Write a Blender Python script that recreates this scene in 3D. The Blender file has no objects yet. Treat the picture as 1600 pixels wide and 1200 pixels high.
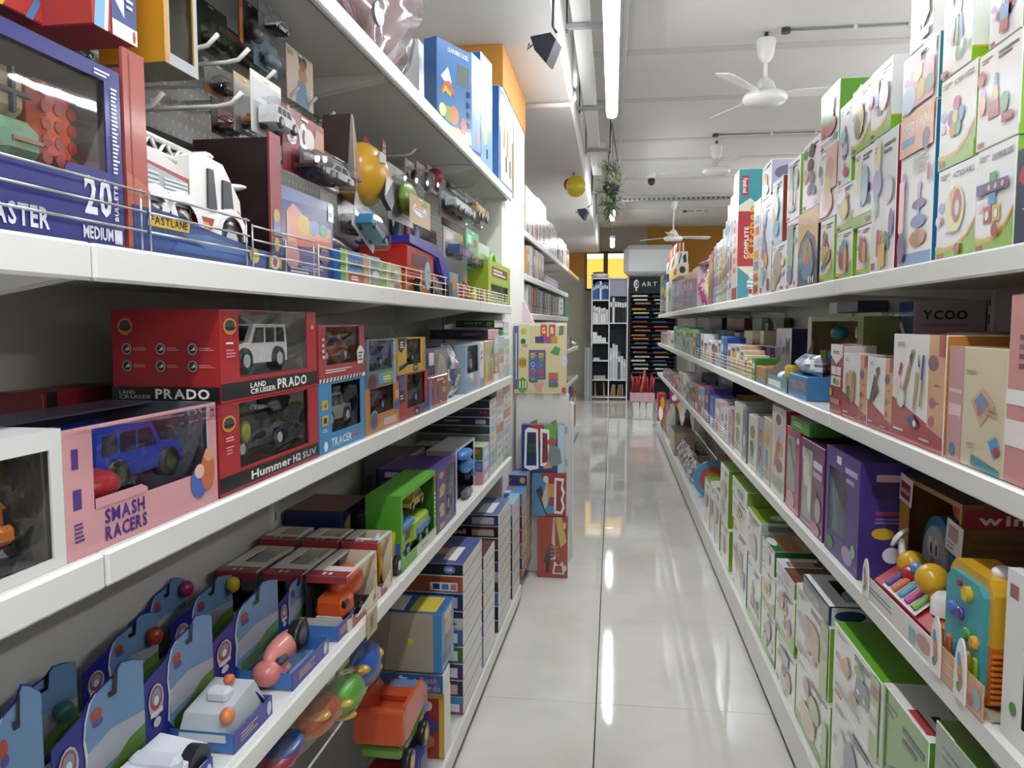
import bpy, math, random
import numpy as np
from math import sin, cos, tan, pi, radians, sqrt, atan2
from mathutils import Matrix, Vector
SC = bpy.context.scene
COL = SC.collection
# ------------------------------------------------------------------ camera
FPX = 1200.0
YAW, PITCH = radians(7.45), radians(4.48)
CAM = Vector((0, 0, 1.5))
FW = Vector((-sin(YAW)*cos(PITCH), cos(YAW)*cos(PITCH), -sin(PITCH)))
RT = Vector((cos(YAW), sin(YAW), 0))
UP = RT.cross(FW)
cd = bpy.data.cameras.new('camera'); cam = bpy.data.objects.new('camera', cd); COL.objects.link(cam)
cd.sensor_fit = 'HORIZONTAL'; cd.sensor_width = 36.0; cd.lens = FPX/1600*36.0; cd.clip_start = .02
cam.matrix_world = Matrix((RT, UP, -FW)).transposed().to_4x4()
cam.location = CAM
SC.camera = cam
# ------------------------------------------------------------------ world, exposure
wd = bpy.data.worlds.new('world'); SC.world = wd; wd.use_nodes = True
wd.node_tree.nodes['Background'].inputs[0].default_value = (.8, .88, 1, 1)
wd.node_tree.nodes['Background'].inputs[1].default_value = .6
vs = SC.view_settings
vs.view_transform = 'Standard'; vs.look = 'None'; vs.gamma = 1; vs.use_curve_mapping = False
vs.exposure = 1.3
TUBE = 30.0            # radiance of the ceiling tubes
try:
    SC.cycles.max_bounces = 8; SC.cycles.diffuse_bounces = 4; SC.cycles.glossy_bounces = 3
    SC.cycles.transparent_max_bounces = 10; SC.cycles.caustics_reflective = False; SC.cycles.caustics_refractive = False
    SC.cycles.use_denoising = True; SC.cycles.sample_clamp_indirect = 6
except Exception: pass
# ------------------------------------------------------------------ colours
HEX = dict(w='e9e8e4', k='141418', r='c3202b', dr='84161f', b='1f45a8', nb='1a2050', lb='4f9fdc', g='3d9a2c', dg='1d6a34', lg='8ec81c',
 y='f2c322', o='e86a1c', p='e8a0ac', hp='d6358c', pu='5b2f92', lp='b9a6da', s='c4c6c8', gr='96979a', dk='3e3f44', br='7d5132', kr='b28d62',
 cr='ecdcae', t='2396a0', mt='7fd0c4', pe='f2b48c', wg='d6d4cc', bl='2a6fd0', ma='7a2048', ol='7c8a2c', sk='a9d4ee', pk='f4cfd6', yo='f0a81e')
def lin(h):
    h = HEX.get(h, h)
    c = [int(h[i:i+2], 16)/255 for i in (0, 2, 4)]
    g = .3*c[0]+.55*c[1]+.15*c[2]; c = [x*.9+g*.1 for x in c]; f = 1-.16*(max(c)-min(c)); c = [x*f for x in c]
    return tuple(x/12.92 if x <= .04045 else ((x+.055)/1.055)**2.4 for x in c)
CN = dict(w='white', k='black', r='red', dr='dark red', b='blue', nb='navy', lb='light blue', g='green', dg='dark green', lg='lime green', y='yellow', o='orange',
 p='pink', hp='hot pink', pu='purple', lp='lilac', s='silver', gr='grey', dk='charcoal', br='brown', kr='kraft brown', cr='cream', t='teal', mt='mint', pe='peach',
 wg='off-white', bl='bright blue', ma='maroon', ol='olive', sk='sky blue', pk='pale pink', yo='amber')
# ------------------------------------------------------------------ materials
def newmat(name):
    m = bpy.data.materials.new(name); m.use_nodes = True
    n = m.node_tree; b = n.nodes['Principled BSDF']
    return m, n, b
def attr_mat(name, rough, metal=0, coat=0, var=.06, scale=30, bump=0, spec=.5, trans=0):
    m, n, b = newmat(name)
    a = n.nodes.new('ShaderNodeAttribute'); a.attribute_name = 'Col'
    t = n.nodes.new('ShaderNodeTexCoord'); z = n.nodes.new('ShaderNodeTexNoise'); z.inputs['Scale'].default_value = scale; z.inputs['Detail'].default_value = 3
    n.links.new(t.outputs['Object'], z.inputs['Vector'])
    r = n.nodes.new('ShaderNodeMapRange'); r.inputs['To Min'].default_value = 1-var; r.inputs['To Max'].default_value = 1+var
    n.links.new(z.outputs['Fac'], r.inputs['Value'])
    x = n.nodes.new('ShaderNodeVectorMath'); x.operation = 'SCALE'
    n.links.new(a.outputs['Color'], x.inputs[0]); n.links.new(r.outputs[0], x.inputs['Scale'])
    n.links.new(x.outputs[0], b.inputs['Base Color'])
    b.inputs['Roughness'].default_value = rough; b.inputs['Metallic'].default_value = metal
    b.inputs['Coat Weight'].default_value = coat; b.inputs['Coat Roughness'].default_value = .12
    b.inputs['Specular IOR Level'].default_value = spec
    if bump:
        u = n.nodes.new('ShaderNodeBump'); u.inputs['Strength'].default_value = bump; u.inputs['Distance'].default_value = .003
        n.links.new(z.outputs['Fac'], u.inputs['Height']); n.links.new(u.outputs[0], b.inputs['Normal'])
    return m
def solid(name, col, rough, metal=0, scale=12, var=.05, bump=0, emit=0):
    m, n, b = newmat(name)
    t = n.nodes.new('ShaderNodeTexCoord'); z = n.nodes.new('ShaderNodeTexNoise'); z.inputs['Scale'].default_value = scale; z.inputs['Detail'].default_value = 4
    n.links.new(t.outputs['Object'], z.inputs['Vector'])
    r = n.nodes.new('ShaderNodeValToRGB'); c = lin(col)
    r.color_ramp.elements[0].color = (*[x*(1-var) for x in c], 1); r.color_ramp.elements[1].color = (*[x*(1+var) for x in c], 1)
    r.color_ramp.elements[0].position = .3; r.color_ramp.elements[1].position = .7
    n.links.new(z.outputs['Fac'], r.inputs['Fac']); n.links.new(r.outputs[0], b.inputs['Base Color'])
    b.inputs['Roughness'].default_value = rough; b.inputs['Metallic'].default_value = metal
    if bump:
        u = n.nodes.new('ShaderNodeBump'); u.inputs['Strength'].default_value = bump; u.inputs['Distance'].default_value = .01
        n.links.new(z.outputs['Fac'], u.inputs['Height']); n.links.new(u.outputs[0], b.inputs['Normal'])
    if emit:
        b.inputs['Emission Color'].default_value = (*c, 1); b.inputs['Emission Strength'].default_value = emit
    return m
def film_mat(name, gloss, tint=(.96, .97, .98), rough=.06, haze=0.0):
    m, n, b = newmat(name); n.nodes.remove(b)
    o = n.nodes['Material Output']
    tr = n.nodes.new('ShaderNodeBsdfTransparent'); tr.inputs[0].default_value = (*tint, 1)
    gl = n.nodes.new('ShaderNodeBsdfGlossy'); gl.inputs['Roughness'].default_value = rough; gl.inputs[0].default_value = (1, 1, 1, 1)
    lw = n.nodes.new('ShaderNodeLayerWeight'); lw.inputs[0].default_value = .35
    mr = n.nodes.new('ShaderNodeMapRange'); mr.inputs['To Min'].default_value = gloss; mr.inputs['To Max'].default_value = min(.9, gloss+.35)
    n.links.new(lw.outputs['Fresnel'], mr.inputs['Value'])
    mx = n.nodes.new('ShaderNodeMixShader'); n.links.new(mr.outputs[0], mx.inputs[0]); n.links.new(tr.outputs[0], mx.inputs[1]); n.links.new(gl.outputs[0], mx.inputs[2])
    last = mx
    if haze:
        df = n.nodes.new('ShaderNodeBsdfDiffuse'); df.inputs[0].default_value = (.85, .86, .87, 1)
        m2 = n.nodes.new('ShaderNodeMixShader'); m2.inputs[0].default_value = haze
        n.links.new(mx.outputs[0], m2.inputs[1]); n.links.new(df.outputs[0], m2.inputs[2]); last = m2
    n.links.new(last.outputs[0], o.inputs[0])
    return m
CARTON = attr_mat('printed_carton', .38, coat=.25, var=.03, scale=9)
GLOSS = attr_mat('shrink_wrapped_carton', .22, coat=.7, var=.03, scale=9)
PLASTIC = attr_mat('moulded_plastic', .28, var=.03, scale=14)
MATTE = attr_mat('matte_board', .75, var=.08, scale=25)
METAL = attr_mat('painted_metal', .33, var=.02, scale=4, bump=.05)
WIRE = attr_mat('chromed_wire', .3, metal=.8, var=.04)
FOIL = attr_mat('crinkled_plastic_bag', .16, coat=.6, var=.12, scale=22, bump=.5)
FILM = film_mat('clear_film', .065, rough=.025)
HAZE = film_mat('hazy_bag_film', .08, haze=.07, rough=.12)
EMIT = solid('tube_light', 'f4f9ff', .5, emit=TUBE)
# ------------------------------------------------------------------ mesh builder
class MB:
    def __init__(s): s.v = []; s.f = []; s.c = []; s.sm = []; s.M = None
    def add(s, pts, faces, col, smooth=False):
        o = len(s.v)
        if s.M is not None: pts = [tuple(s.M @ Vector(p)) for p in pts]
        s.v += [tuple(p) for p in pts]
        for i, f in enumerate(faces):
            s.f.append(tuple(o+k for k in f)); s.c.append(lin(col[i] if isinstance(col, list) else col)); s.sm.append(smooth)
        return s
    def poly(s, pts, col): return s.add(pts, [tuple(range(len(pts)))], col)
    def box(s, a, b, col, ch=0):
        (x0, y0, z0), (x1, y1, z1) = a, b
        if x0 > x1: x0, x1 = x1, x0
        if y0 > y1: y0, y1 = y1, y0
        if z0 > z1: z0, z1 = z1, z0
        if ch <= 0:
            p = [(x0,y0,z0),(x1,y0,z0),(x1,y1,z0),(x0,y1,z0),(x0,y0,z1),(x1,y0,z1),(x1,y1,z1),(x0,y1,z1)]
            return s.add(p, [(0,3,2,1),(4,5,6,7),(0,1,5,4),(1,2,6,5),(2,3,7,6),(3,0,4,7)], col)
        ch = min(ch, (x1-x0)*.45, (y1-y0)*.45, (z1-z0)*.45)
        p = []; ix = {}
        for i in (0, 1):
            for j in (0, 1):
                for k in (0, 1):
                    for ax in range(3):
                        q = [(x0, x1)[i], (y0, y1)[j], (z0, z1)[k]]
                        for m in range(3):
                            if m != ax: q[m] += ch*(1-2*(i, j, k)[m])
                        ix[i, j, k, ax] = len(p); p.append(tuple(q))
        F = []; C = []
        isl = isinstance(col, list)
        # faces order: -z +z -y +x +y -x
        for n, (ax, sgn) in enumerate(((2, 0), (2, 1), (1, 0), (0, 1), (1, 1), (0, 0))):
            a1, a2 = [(1, 2), (2, 0), (0, 1)][ax]
            loop = []
            for (u, w) in ((0, 0), (1, 0), (1, 1), (0, 1)):
                t = [0, 0, 0]; t[ax] = sgn; t[a1] = u; t[a2] = w; loop.append(ix[t[0], t[1], t[2], ax])
            F.append(tuple(loop if sgn else loop[::-1])); C.append(col[n] if isl else col)
        ec = col[6] if isl and len(col) > 6 else (col[2] if isl else col)
        for ax in range(3):
            a1, a2 = [(1, 2), (2, 0), (0, 1)][ax]
            for u in (0, 1):
                for w in (0, 1):
                    def key(e, w_ax):
                        t = [0, 0, 0]; t[ax] = e; t[a1] = u; t[a2] = w; return ix[t[0], t[1], t[2], w_ax]
                    q = (key(0, a1), key(1, a1), key(1, a2), key(0, a2))
                    F.append(q if (u + w) % 2 else q[::-1]); C.append(ec)
        for i in (0, 1):
            for j in (0, 1):
                for k in (0, 1):
                    t = (ix[i, j, k, 0], ix[i, j, k, 1], ix[i, j, k, 2])
                    F.append(t if (i+j+k) % 2 else t[::-1]); C.append(ec)
        return s.add(p, F, C)
    def prism(s, poly, ax, a, b, col, cols=None):
        # polygon given in the two other axes (in order), extruded along ax
        def P(u, w, h): return {'x': (h, u, w), 'y': (u, h, w), 'z': (u, w, h)}[ax]
        n = len(poly); p = [P(u, w, a) for u, w in poly] + [P(u, w, b) for u, w in poly]
        F = [tuple(range(n))[::-1], tuple(range(n, 2*n))] + [(i, (i+1) % n, n+(i+1) % n, n+i) for i in range(n)]
        return s.add(p, F, col)
    def lathe(s, prof, n, col, c=(0, 0, 0), ax='z', smooth=True):
        p = []
        for r, h in prof:
            for i in range(n):
                t = 2*pi*i/n; u, w = r*cos(t), r*sin(t)
                q = {'z': (u, w, h), 'x': (h, u, w), 'y': (w, h, u)}[ax]
                p.append((q[0]+c[0], q[1]+c[1], q[2]+c[2]))
        m = len(prof)
        F = [(k*n+i, k*n+(i+1) % n, (k+1)*n+(i+1) % n, (k+1)*n+i) for k in range(m-1) for i in range(n)]
        s.add(p, F, col, smooth)
        s.add(p[:n], [tuple(range(n))[::-1]], col); s.add(p[-n:], [tuple(range(n))], col)
        return s
    def cyl(s, c, r, h, col, ax='z', n=14): return s.lathe([(r, 0), (r, h)], n, col, c, ax)
    def ell(s, c, rad, col, n=14, m=8):
        p = []; F = []
        for j in range(m+1):
            t = pi*j/m
            for i in range(n):
                u = 2*pi*i/n; rr = max(sin(t), .002)
                p.append((c[0]+rad[0]*rr*cos(u), c[1]+rad[1]*rr*sin(u), c[2]+rad[2]*cos(t)))
        for j in range(m):
            for i in range(n): F.append((j*n+i, (j+1)*n+i, (j+1)*n+(i+1) % n, j*n+(i+1) % n))
        return s.add(p, F, col, True)
    def tube(s, path, r, col, n=6, closed=False):
        P = [Vector(q) for q in path]; L = len(P); rings = []
        for i in range(L):
            a = P[i-1] if i else (P[-1] if closed else P[0]); b = P[i+1] if i < L-1 else (P[0] if closed else P[-1])
            d = (b-a).normalized(); u = d.cross(Vector((0, 0, 1)))
            if u.length < .1: u = d.cross(Vector((1, 0, 0)))
            u.normalize(); w = d.cross(u)
            rr = r[i] if isinstance(r, (list, tuple)) else r
            rings.append([tuple(P[i]+u*rr*cos(2*pi*k/n)+w*rr*sin(2*pi*k/n)) for k in range(n)])
        p = [q for g in rings for q in g]
        F = [(i*n+k, i*n+(k+1) % n, ((i+1) % L)*n+(k+1) % n, ((i+1) % L)*n+k) for i in range(L if closed else L-1) for k in range(n)]
        if not closed: F += [tuple(range(n))[::-1], tuple(range((L-1)*n, L*n))]
        return s.add(p, F, col, True)
    def mesh(s, name, mat):
        me = bpy.data.meshes.new(name); me.from_pydata(s.v, [], s.f); me.materials.append(mat)
        a = me.attributes.new('Col', 'FLOAT_COLOR', 'CORNER')
        n = np.array([len(f) for f in s.f]); c = np.array([(*q, 1) for q in s.c], dtype=np.float32)
        if len(n):
            a.data.foreach_set('color', np.repeat(c, n, axis=0).ravel())
            me.polygons.foreach_set('use_smooth', np.array(s.sm, dtype=bool))
        return me
    def build(s, name, mat=None, parent=None, M=None):
        o = bpy.data.objects.new(name, s.mesh(name, mat or CARTON)); COL.objects.link(o)
        if parent is not None: o.parent = parent
        if M is not None: o.matrix_basis = M
        return o
SEEN = {}
def tag(o, label, cat, group=None, kind=None):
    if label in SEEN and not group: print('DUP LABEL', label, o.name)
    SEEN[label] = 1
    n = len(label.split())
    if n < 4 or n > 16: print('LABEL LEN', n, label)
    o['label'] = label; o['category'] = cat
    if group: o['group'] = group
    if kind: o['kind'] = kind
    return o
def thing(name, label, cat, M=None, group=None):
    o = bpy.data.objects.new(name, None); COL.objects.link(o); o.empty_display_size = .05
    if M is not None: o.matrix_basis = M
    return tag(o, label, cat, group)
def struct(o): o['kind'] = 'structure'; return o
def inst(o, parent=None, M=None):
    c = o.copy(); COL.objects.link(c)
    c.parent = parent if parent is not None else o.parent
    if M is not None: c.matrix_basis = M
    return c
def copy_tree(o, M):
    r = o.copy(); COL.objects.link(r); r.matrix_basis = M
    for ch in list(o.children):
        c = ch.copy(); COL.objects.link(c); c.parent = r
        for g in list(ch.children):
            d = g.copy(); COL.objects.link(d); d.parent = c
    return r
T = Matrix.Translation
def RZ(a): return Matrix.Rotation(radians(a), 4, 'Z')
def RX_(a): return Matrix.Rotation(radians(a), 4, 'X')
def RY_(a): return Matrix.Rotation(radians(a), 4, 'Y')
ONES = 'first second third fourth fifth sixth seventh eighth ninth tenth eleventh twelfth thirteenth fourteenth fifteenth sixteenth seventeenth eighteenth nineteenth'.split()
TENS = {2: 'twent', 3: 'thirt', 4: 'fort', 5: 'fift', 6: 'sixt'}
def nth(i):
    if i < 20: return ONES[i-1]
    t, u = divmod(i, 10)
    return TENS[t]+'ieth' if u == 0 else TENS[t]+'y-'+ONES[u-1]
# ------------------------------------------------------------------ the two gondola planes
LX, LA, RX = -.62, radians(1.3), .62
LD = Vector((sin(LA), cos(LA), 0)); LN = Vector((-cos(LA), sin(LA), 0))
def ray(x, y): return FW + RT*((x-800)/FPX) + UP*((600-y)/FPX)
def Lp(x, y, d=0.0):
    o = Vector((LX, 0, 0)) + LN*d; r = ray(x, y); t = (o-CAM).dot(LN)/r.dot(LN); p = CAM+r*t
    return (p-o).dot(LD), p.z
def Rp(x, y, d=0.0):
    r = ray(x, y); t = (RX+d)/r.x; p = CAM+r*t
    return p.y, p.z
def Yp(x, y, Y):
    r = ray(x, y); return CAM + r*(Y/r.y)
def Zp(x, y, z):
    r = ray(x, y); return CAM + r*((z-CAM.z)/r.z)
def ML(s, d, z, rot=0):
    o = Vector((LX, 0, z)) + LD*s + LN*d
    return T(o) @ Matrix(((LD.x, LN.x, 0), (LD.y, LN.y, 0), (0, 0, 1))).to_4x4() @ RZ(rot)
def MR(s, d, z, rot=0):
    return T((RX+d, s, z)) @ RZ(-90+rot)
# ------------------------------------------------------------------ lettering
CHARS = 'ABCDEFGHIJKLMNOPQRSTUVWXYZabcdefghijklmnopqrstuvwxyz0123456789+&!-.:%/?'
GLY = {}
def load_glyphs():
    obs = []
    for bold in (0, 1):
        for ch in CHARS:
            cu = bpy.data.curves.new('g', 'FONT'); cu.body = ch; cu.size = 1; cu.resolution_u = 2; cu.offset = .028*bold
            o = bpy.data.objects.new('g', cu); COL.objects.link(o); obs.append((ch, bold, o, cu))
    bpy.context.view_layer.update(); dg = bpy.context.evaluated_depsgraph_get()
    for ch, bold, o, cu in obs:
        me = o.evaluated_get(dg).to_mesh()
        pts = [(v.co.x, v.co.y) for v in me.vertices]; fs = [tuple(p.vertices) for p in me.polygons]
        xs = [p[0] for p in pts] or [0, .3]
        x0 = min(xs); w = max(xs)-x0
        GLY[ch, bold] = ([(x-x0, y) for x, y in pts], fs, w)
        o.evaluated_get(dg).to_mesh_clear()
    for ch, bold, o, cu in obs:
        bpy.data.objects.remove(o); bpy.data.curves.remove(cu)
load_glyphs()
def text2d(txt, bold=1):
    pts = []; fs = []; x = 0
    for ch in txt:
        if ch == ' ': x += .3; continue
        g = GLY.get((ch, bold))
        if not g: continue
        o = len(pts); pts += [(a+x, b) for a, b in g[0]]; fs += [tuple(o+k for k in f) for f in g[1]]
        x += g[2]+.09
    ys = [p[1] for p in pts] or [0, 1]
    return pts, fs, max(x-.09, .01), min(ys), max(ys)
# ------------------------------------------------------------------ flat print on the faces of a carton
class Face:
    """maps (u, v) in percent of one face to 3-D; layers are printed in order"""
    def __init__(s, mb, o, u, v, n): s.mb, s.o, s.u, s.v, s.n, s.k = mb, Vector(o), Vector(u), Vector(v), Vector(n).normalized(), 1
    def P(s, a, b): return tuple(s.o + s.u*(a/100) + s.v*(b/100) + s.n*(.0004 + .00016*s.k))
    def poly(s, pts, col): s.mb.poly([s.P(*p) for p in pts], col); s.k += 1
    def draw(s, spec):
        for e in spec.split(';'):
            a = e.split()
            if not a: continue
            c = a[0]
            if c == 'r':
                x, y, w, h = map(float, a[1:5]); s.poly([(x, y), (x+w, y), (x+w, y+h), (x, y+h)], a[5])
            elif c == 'e':
                x, y, rx, ry = map(float, a[1:5]); n = 14
                s.poly([(x+rx*cos(2*pi*i/n), y+ry*sin(2*pi*i/n)) for i in range(n)], a[5])
            elif c == 'p':
                q = list(map(float, a[2:])); s.poly(list(zip(q[::2], q[1::2])), a[1])
            elif c == 'l':
                x, y, w, h = map(float, a[1:5]); n = int(a[5]); rg = random.Random(n*7+int(x))
                for i in range(n):
                    yy = y+h-(i+.75)*h/n; ww = w*(.6+.4*rg.random())
                    s.mb.poly([s.P(x, yy), s.P(x+ww, yy), s.P(x+ww, yy+h/n*.5), s.P(x, yy+h/n*.5)], a[6])
                s.k += 1
            elif c in 'tTvV':
                x, y, w, h = map(float, a[1:5]); txt = ' '.join(a[6:])
                pts, fs, tw, y0, y1 = text2d(txt, 0 if c == 'T' else 1)
                if c in 'tT': q = [(x+w*px/tw, y+h*(py-y0)/(y1-y0)) for px, py in pts]
                elif c == 'v': q = [(x+w*(py-y0)/(y1-y0), y+h-h*px/tw) for px, py in pts]       # reads downwards
                else: q = [(x+w-w*(py-y0)/(y1-y0), y+h*px/tw) for px, py in pts]                # reads upwards
                s.mb.add([s.P(*p) for p in q], fs, a[5]); s.k += 1
        return s
def faces(mb, w, h, d, o=(0, 0, 0)):
    ox, oy, oz = o
    return dict(front=Face(mb, (ox, oy, oz), (w, 0, 0), (0, 0, h), (0, -1, 0)), lo=Face(mb, (ox, oy+d, oz), (0, -d, 0), (0, 0, h), (-1, 0, 0)),
        hi=Face(mb, (ox+w, oy, oz), (0, d, 0), (0, 0, h), (1, 0, 0)), top=Face(mb, (ox, oy, oz+h), (w, 0, 0), (0, d, 0), (0, 0, 1)))
REG = []
class Spot:
    """where a thing stands: side, distance along the aisle, depth behind the lip, height; w and h of its front"""
    def __init__(s, side, n, f, top, z, d=.015, tf=False):
        P = Lp if side == 'L' else Rp
        if tf: _, zt = P(f, top, d); a, _ = P(n, top, d)
        else: a, zt = P(n, top, d)
        # the vertical lean of the picture is tiny: read both edges at the same height as the top
        b, _ = P(f, top, d)
        if 0 <= d < .0135 and z > .3: d = .0135
        h = max(zt-z, .01)
        lv = [q for q in ((2.177, 1.594, 1.228, .795) if side == 'L' and min(a, b) < 4.6 else (2.13, 1.84, 1.575, 1.2, .8) if side == 'L' else (1.624, 1.246, .84)) if q > z+.04]
        if lv: h = min(h, min(lv)-(.049 if side == 'L' and min(a, b) < 4.6 else .061)-z)          # stays clear of the shelf above
        if d < .0125 and z > .3: z += .0026
        s.side, s.z, s.d, s.h = side, z, d, h
        s.s0, s.s1 = min(a, b)+.0006, max(a, b)-.0006; s.w = s.s1-s.s0
        for q in REG:
            if q[0] == side and abs(q[3]-d) < .055 and min(z+h, q[5])-max(z, q[4]) > .002:
                ov = min(s.s1, q[2])-max(s.s0, q[1])
                if 0 < ov < .45*min(s.s1-s.s0, q[2]-q[1]):
                    if s.s0+s.s1 > q[1]+q[2]: s.s0 = q[2]+.0008
                    else: s.s1 = q[1]-.0008
        s.w = s.s1-s.s0; REG.append((side, s.s0, s.s1, d, z, z+h))
        s.room = (.354 if s.s0 < 4.6 else .444) if side == 'L' else .404
    def M(s, rot=0): return ML(s.s0, s.d, s.z, rot) if s.side == 'L' else MR(s.s1, s.d, s.z, rot)
    def near(s): return 'lo' if s.side == 'L' else 'hi'
def carton(sp, label, col='w', depth=.2, front='', near='', top='', ncol=None, tcol=None, name='toy_carton', cat='box', mat=None, rot=0, group=None, w=None, h=None):
    mb = MB(); w = w or sp.w; h = h or sp.h; nc = ncol or col; tc = tcol or col
    depth = max(.01, min(depth, getattr(sp, 'room', 9)-getattr(sp, 'd', 0)))
    mb.box((0, 0, 0), (w, depth, h), [col, tc, col, nc, col, nc, col], min(.0018, w*.1))
    F = faces(mb, w, h, depth)
    if front: F['front'].draw(front)
    if near: F[sp.near()].draw(near)
    if top: F['top'].draw(top)
    # closing flap seam on the top
    mb.box((w*.02, depth*.48, h), (w*.98, depth*.52, h+.0006), tc)
    o = mb.build(name, mat or CARTON, None, sp.M(rot))
    return tag(o, label, cat, group)
def crumple(w, h, amp, nx=12, nz=8, seed=0, bow=0.0):
    """a film sheet in the x-z plane with soft creases; towards -y is out"""
    rg = random.Random(seed); mb = MB(); ph = [rg.uniform(0, 6) for _ in range(6)]
    p = []
    for j in range(nz+1):
        for i in range(nx+1):
            u, v = i/nx, j/nz; e = min(1, 6*min(u, 1-u, v, 1-v))
            y = amp*e*(sin(7*u+3*v+ph[0])+.7*sin(11*v-5*u+ph[1])+.5*sin(19*u+13*v+ph[2])+rg.uniform(-.25, .25)) - bow*e
            p.append((u*w, y, v*h))
    F = [(j*(nx+1)+i, j*(nx+1)+i+1, (j+1)*(nx+1)+i+1, (j+1)*(nx+1)+i) for j in range(nz) for i in range(nx)]
    mb.add(p, F, 'w', True); return mb
def window_carton(sp, label, win, col='w', depth=.2, front='', near='', top='', ncol=None, tcol=None, inner='dk', name='toy_carton', cat='box', rot=0, group=None,
                  open_top=False, film=True, topwin=False, seed=1, amp=.0012, frame_poly=None, mat=None):
    """carton with a real window (percent x0 z0 x1 z1) cut in its front, a film and an empty inside to put a toy in"""
    w, h = sp.w, sp.h; th = .0025; nc = ncol or col; tc = tcol or col
    depth = max(.02, min(depth, sp.room-sp.d))
    x0, z0, x1, z1 = win[0]*w/100, win[1]*h/100, win[2]*w/100, win[3]*h/100
    root = thing(name, label, cat, sp.M(rot), group)
    mb = MB()
    for a, b in (((0, 0, 0), (x0, th, h)), ((x1, 0, 0), (w, th, h)), ((x0, 0, 0), (x1, th, z0)), ((x0, 0, z1), (x1, th, h))):
        if b[0]-a[0] > .0005 and b[2]-a[2] > .0005: mb.box(a, b, [col, tc, col, nc, inner, nc])
    mb.box((0, th, 0), (th, depth, h), [nc, nc, nc, inner, nc, nc]); mb.box((w-th, th, 0), (w, depth, h), [nc, nc, nc, nc, nc, inner])
    mb.box((th, depth-th, 0), (w-th, depth, h), inner); mb.box((th, th, 0), (w-th, depth-th, th), inner)
    if not open_top:
        if topwin: mb.box((th, depth*.55, h-th), (w-th, depth-th, h), [inner, tc, tc, tc, tc, tc])
        else: mb.box((th, th, h-th), (w-th, depth-th, h), [inner, tc, tc, tc, tc, tc])
    F = faces(mb, w, h, depth)
    if front: F['front'].draw(front)
    if near: F[sp.near()].draw(near)
    if top: F['top'].draw(top)
    mb.build('carton_body', mat or CARTON, root)
    if film:
        fm = crumple(x1-x0+.004, z1-z0+.004, amp, seed=seed)
        fm.build('window_film', FILM, root, T((x0-.002, th+.003, z0-.002)))
        if topwin: 
            fm = crumple(w-2*th, depth*.55, .001, seed=seed+1); fm.build('top_film', FILM, root, T((th, .001, h-.003)) @ RX_(-90) @ Matrix.Scale(-1, 4, (0, 0, 1)))
    return root
# ================================================================== the room
def floor_mat():
    m, n, b = newmat('polished_tile')
    t = n.nodes.new('ShaderNodeTexCoord'); z = n.nodes.new('ShaderNodeTexNoise'); z.inputs['Scale'].default_value = 2.3; z.inputs['Detail'].default_value = 6; z.inputs['Distortion'].default_value = .7
    oi = n.nodes.new('ShaderNodeObjectInfo'); ad = n.nodes.new('ShaderNodeVectorMath'); ad.operation = 'ADD'
    sc = n.nodes.new('ShaderNodeVectorMath'); sc.operation = 'SCALE'; sc.inputs['Scale'].default_value = 1.0
    n.links.new(t.outputs['Object'], ad.inputs[0]); n.links.new(oi.outputs['Location'], ad.inputs[1]); n.links.new(ad.outputs[0], z.inputs['Vector'])
    r = n.nodes.new('ShaderNodeValToRGB'); r.color_ramp.elements[0].position = .3; r.color_ramp.elements[1].position = .72
    r.color_ramp.elements[0].color = (*lin('d0cdc3'), 1); r.color_ramp.elements[1].color = (*lin('dfdcd3'), 1)
    n.links.new(z.outputs['Fac'], r.inputs['Fac']); n.links.new(r.outputs[0], b.inputs['Base Color'])
    b.inputs['Roughness'].default_value = .05; b.inputs['Specular IOR Level'].default_value = .95
    z2 = n.nodes.new('ShaderNodeTexNoise'); z2.inputs['Scale'].default_value = 14; u = n.nodes.new('ShaderNodeBump'); u.inputs['Strength'].default_value = .006; u.inputs['Distance'].default_value = .02
    n.links.new(t.outputs['Object'], z2.inputs['Vector']); n.links.new(z2.outputs['Fac'], u.inputs['Height']); n.links.new(u.outputs[0], b.inputs['Normal'])
    return m
FLOORM = floor_mat()
WALLM = solid('painted_wall', 'dedcd6', .8, scale=3, var=.03, bump=.06)
CEILM = solid('painted_ceiling', 'd9d6d2', .85, scale=1.2, var=.04, bump=.1)
BACKW = solid('beige_wall', 'a59e8e', .8, scale=3, var=.04)
ORANGE = solid('orange_paint', 'c07f1c', .7, scale=3, var=.03)
GROUT = solid('dark_grout', '2a2926', .9)
TX0, TY0, TW, TH = -4.85, -1.47, .8, .885
fl = MB(); fl.box((-5, -1.6, -.06), (6.4, 16.2, -.004), '4c4a44'); floor = struct(fl.build('floor', GROUT))
tm = MB(); tm.box((.0024, .0009, -.004), (TW-.0024, TH-.0009, 0), 'c9c4b8', .0008)
t0 = None
for i in range(3, 11):
    for j in range(20):
        M = T((TX0+i*TW, TY0+j*TH, 0))
        if t0 is None: t0 = tm.build('tile', FLOORM, floor, M)
        else: inst(t0, floor, M)
CZ, SZ, SX = 3.45, 2.95, -.285
c = MB(); c.box((-5, -1.6, CZ), (6.4, 16.2, CZ+.1), 'd9d6d2'); ceiling = struct(c.build('ceiling', CEILM))
for y in (2.9, 4.3, 5.77, 6.98, 8.48, 9.46, 10.7, 12.0, 13.4, 14.8):
    b = MB(); b.box((SX+.05, y-.055, CZ-.006), (6.3, y+.055, CZ), 'cfc6c0', .003); struct(b.build('ceiling_seam', attr_mat('seam_plaster', .9) if y == 2.9 else bpy.data.materials['seam_plaster'], ceiling))
b = MB(); b.box((-5, -1.6, SZ), (SX, 16.0, CZ), 'd9d6d2', .01); struct(b.build('trim_1', CEILM))          # dropped beam over the toy shelves
b = MB(); b.box((-5.1, 15.95, 0), (6.5, 16.1, CZ), 'b3a994')
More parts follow.
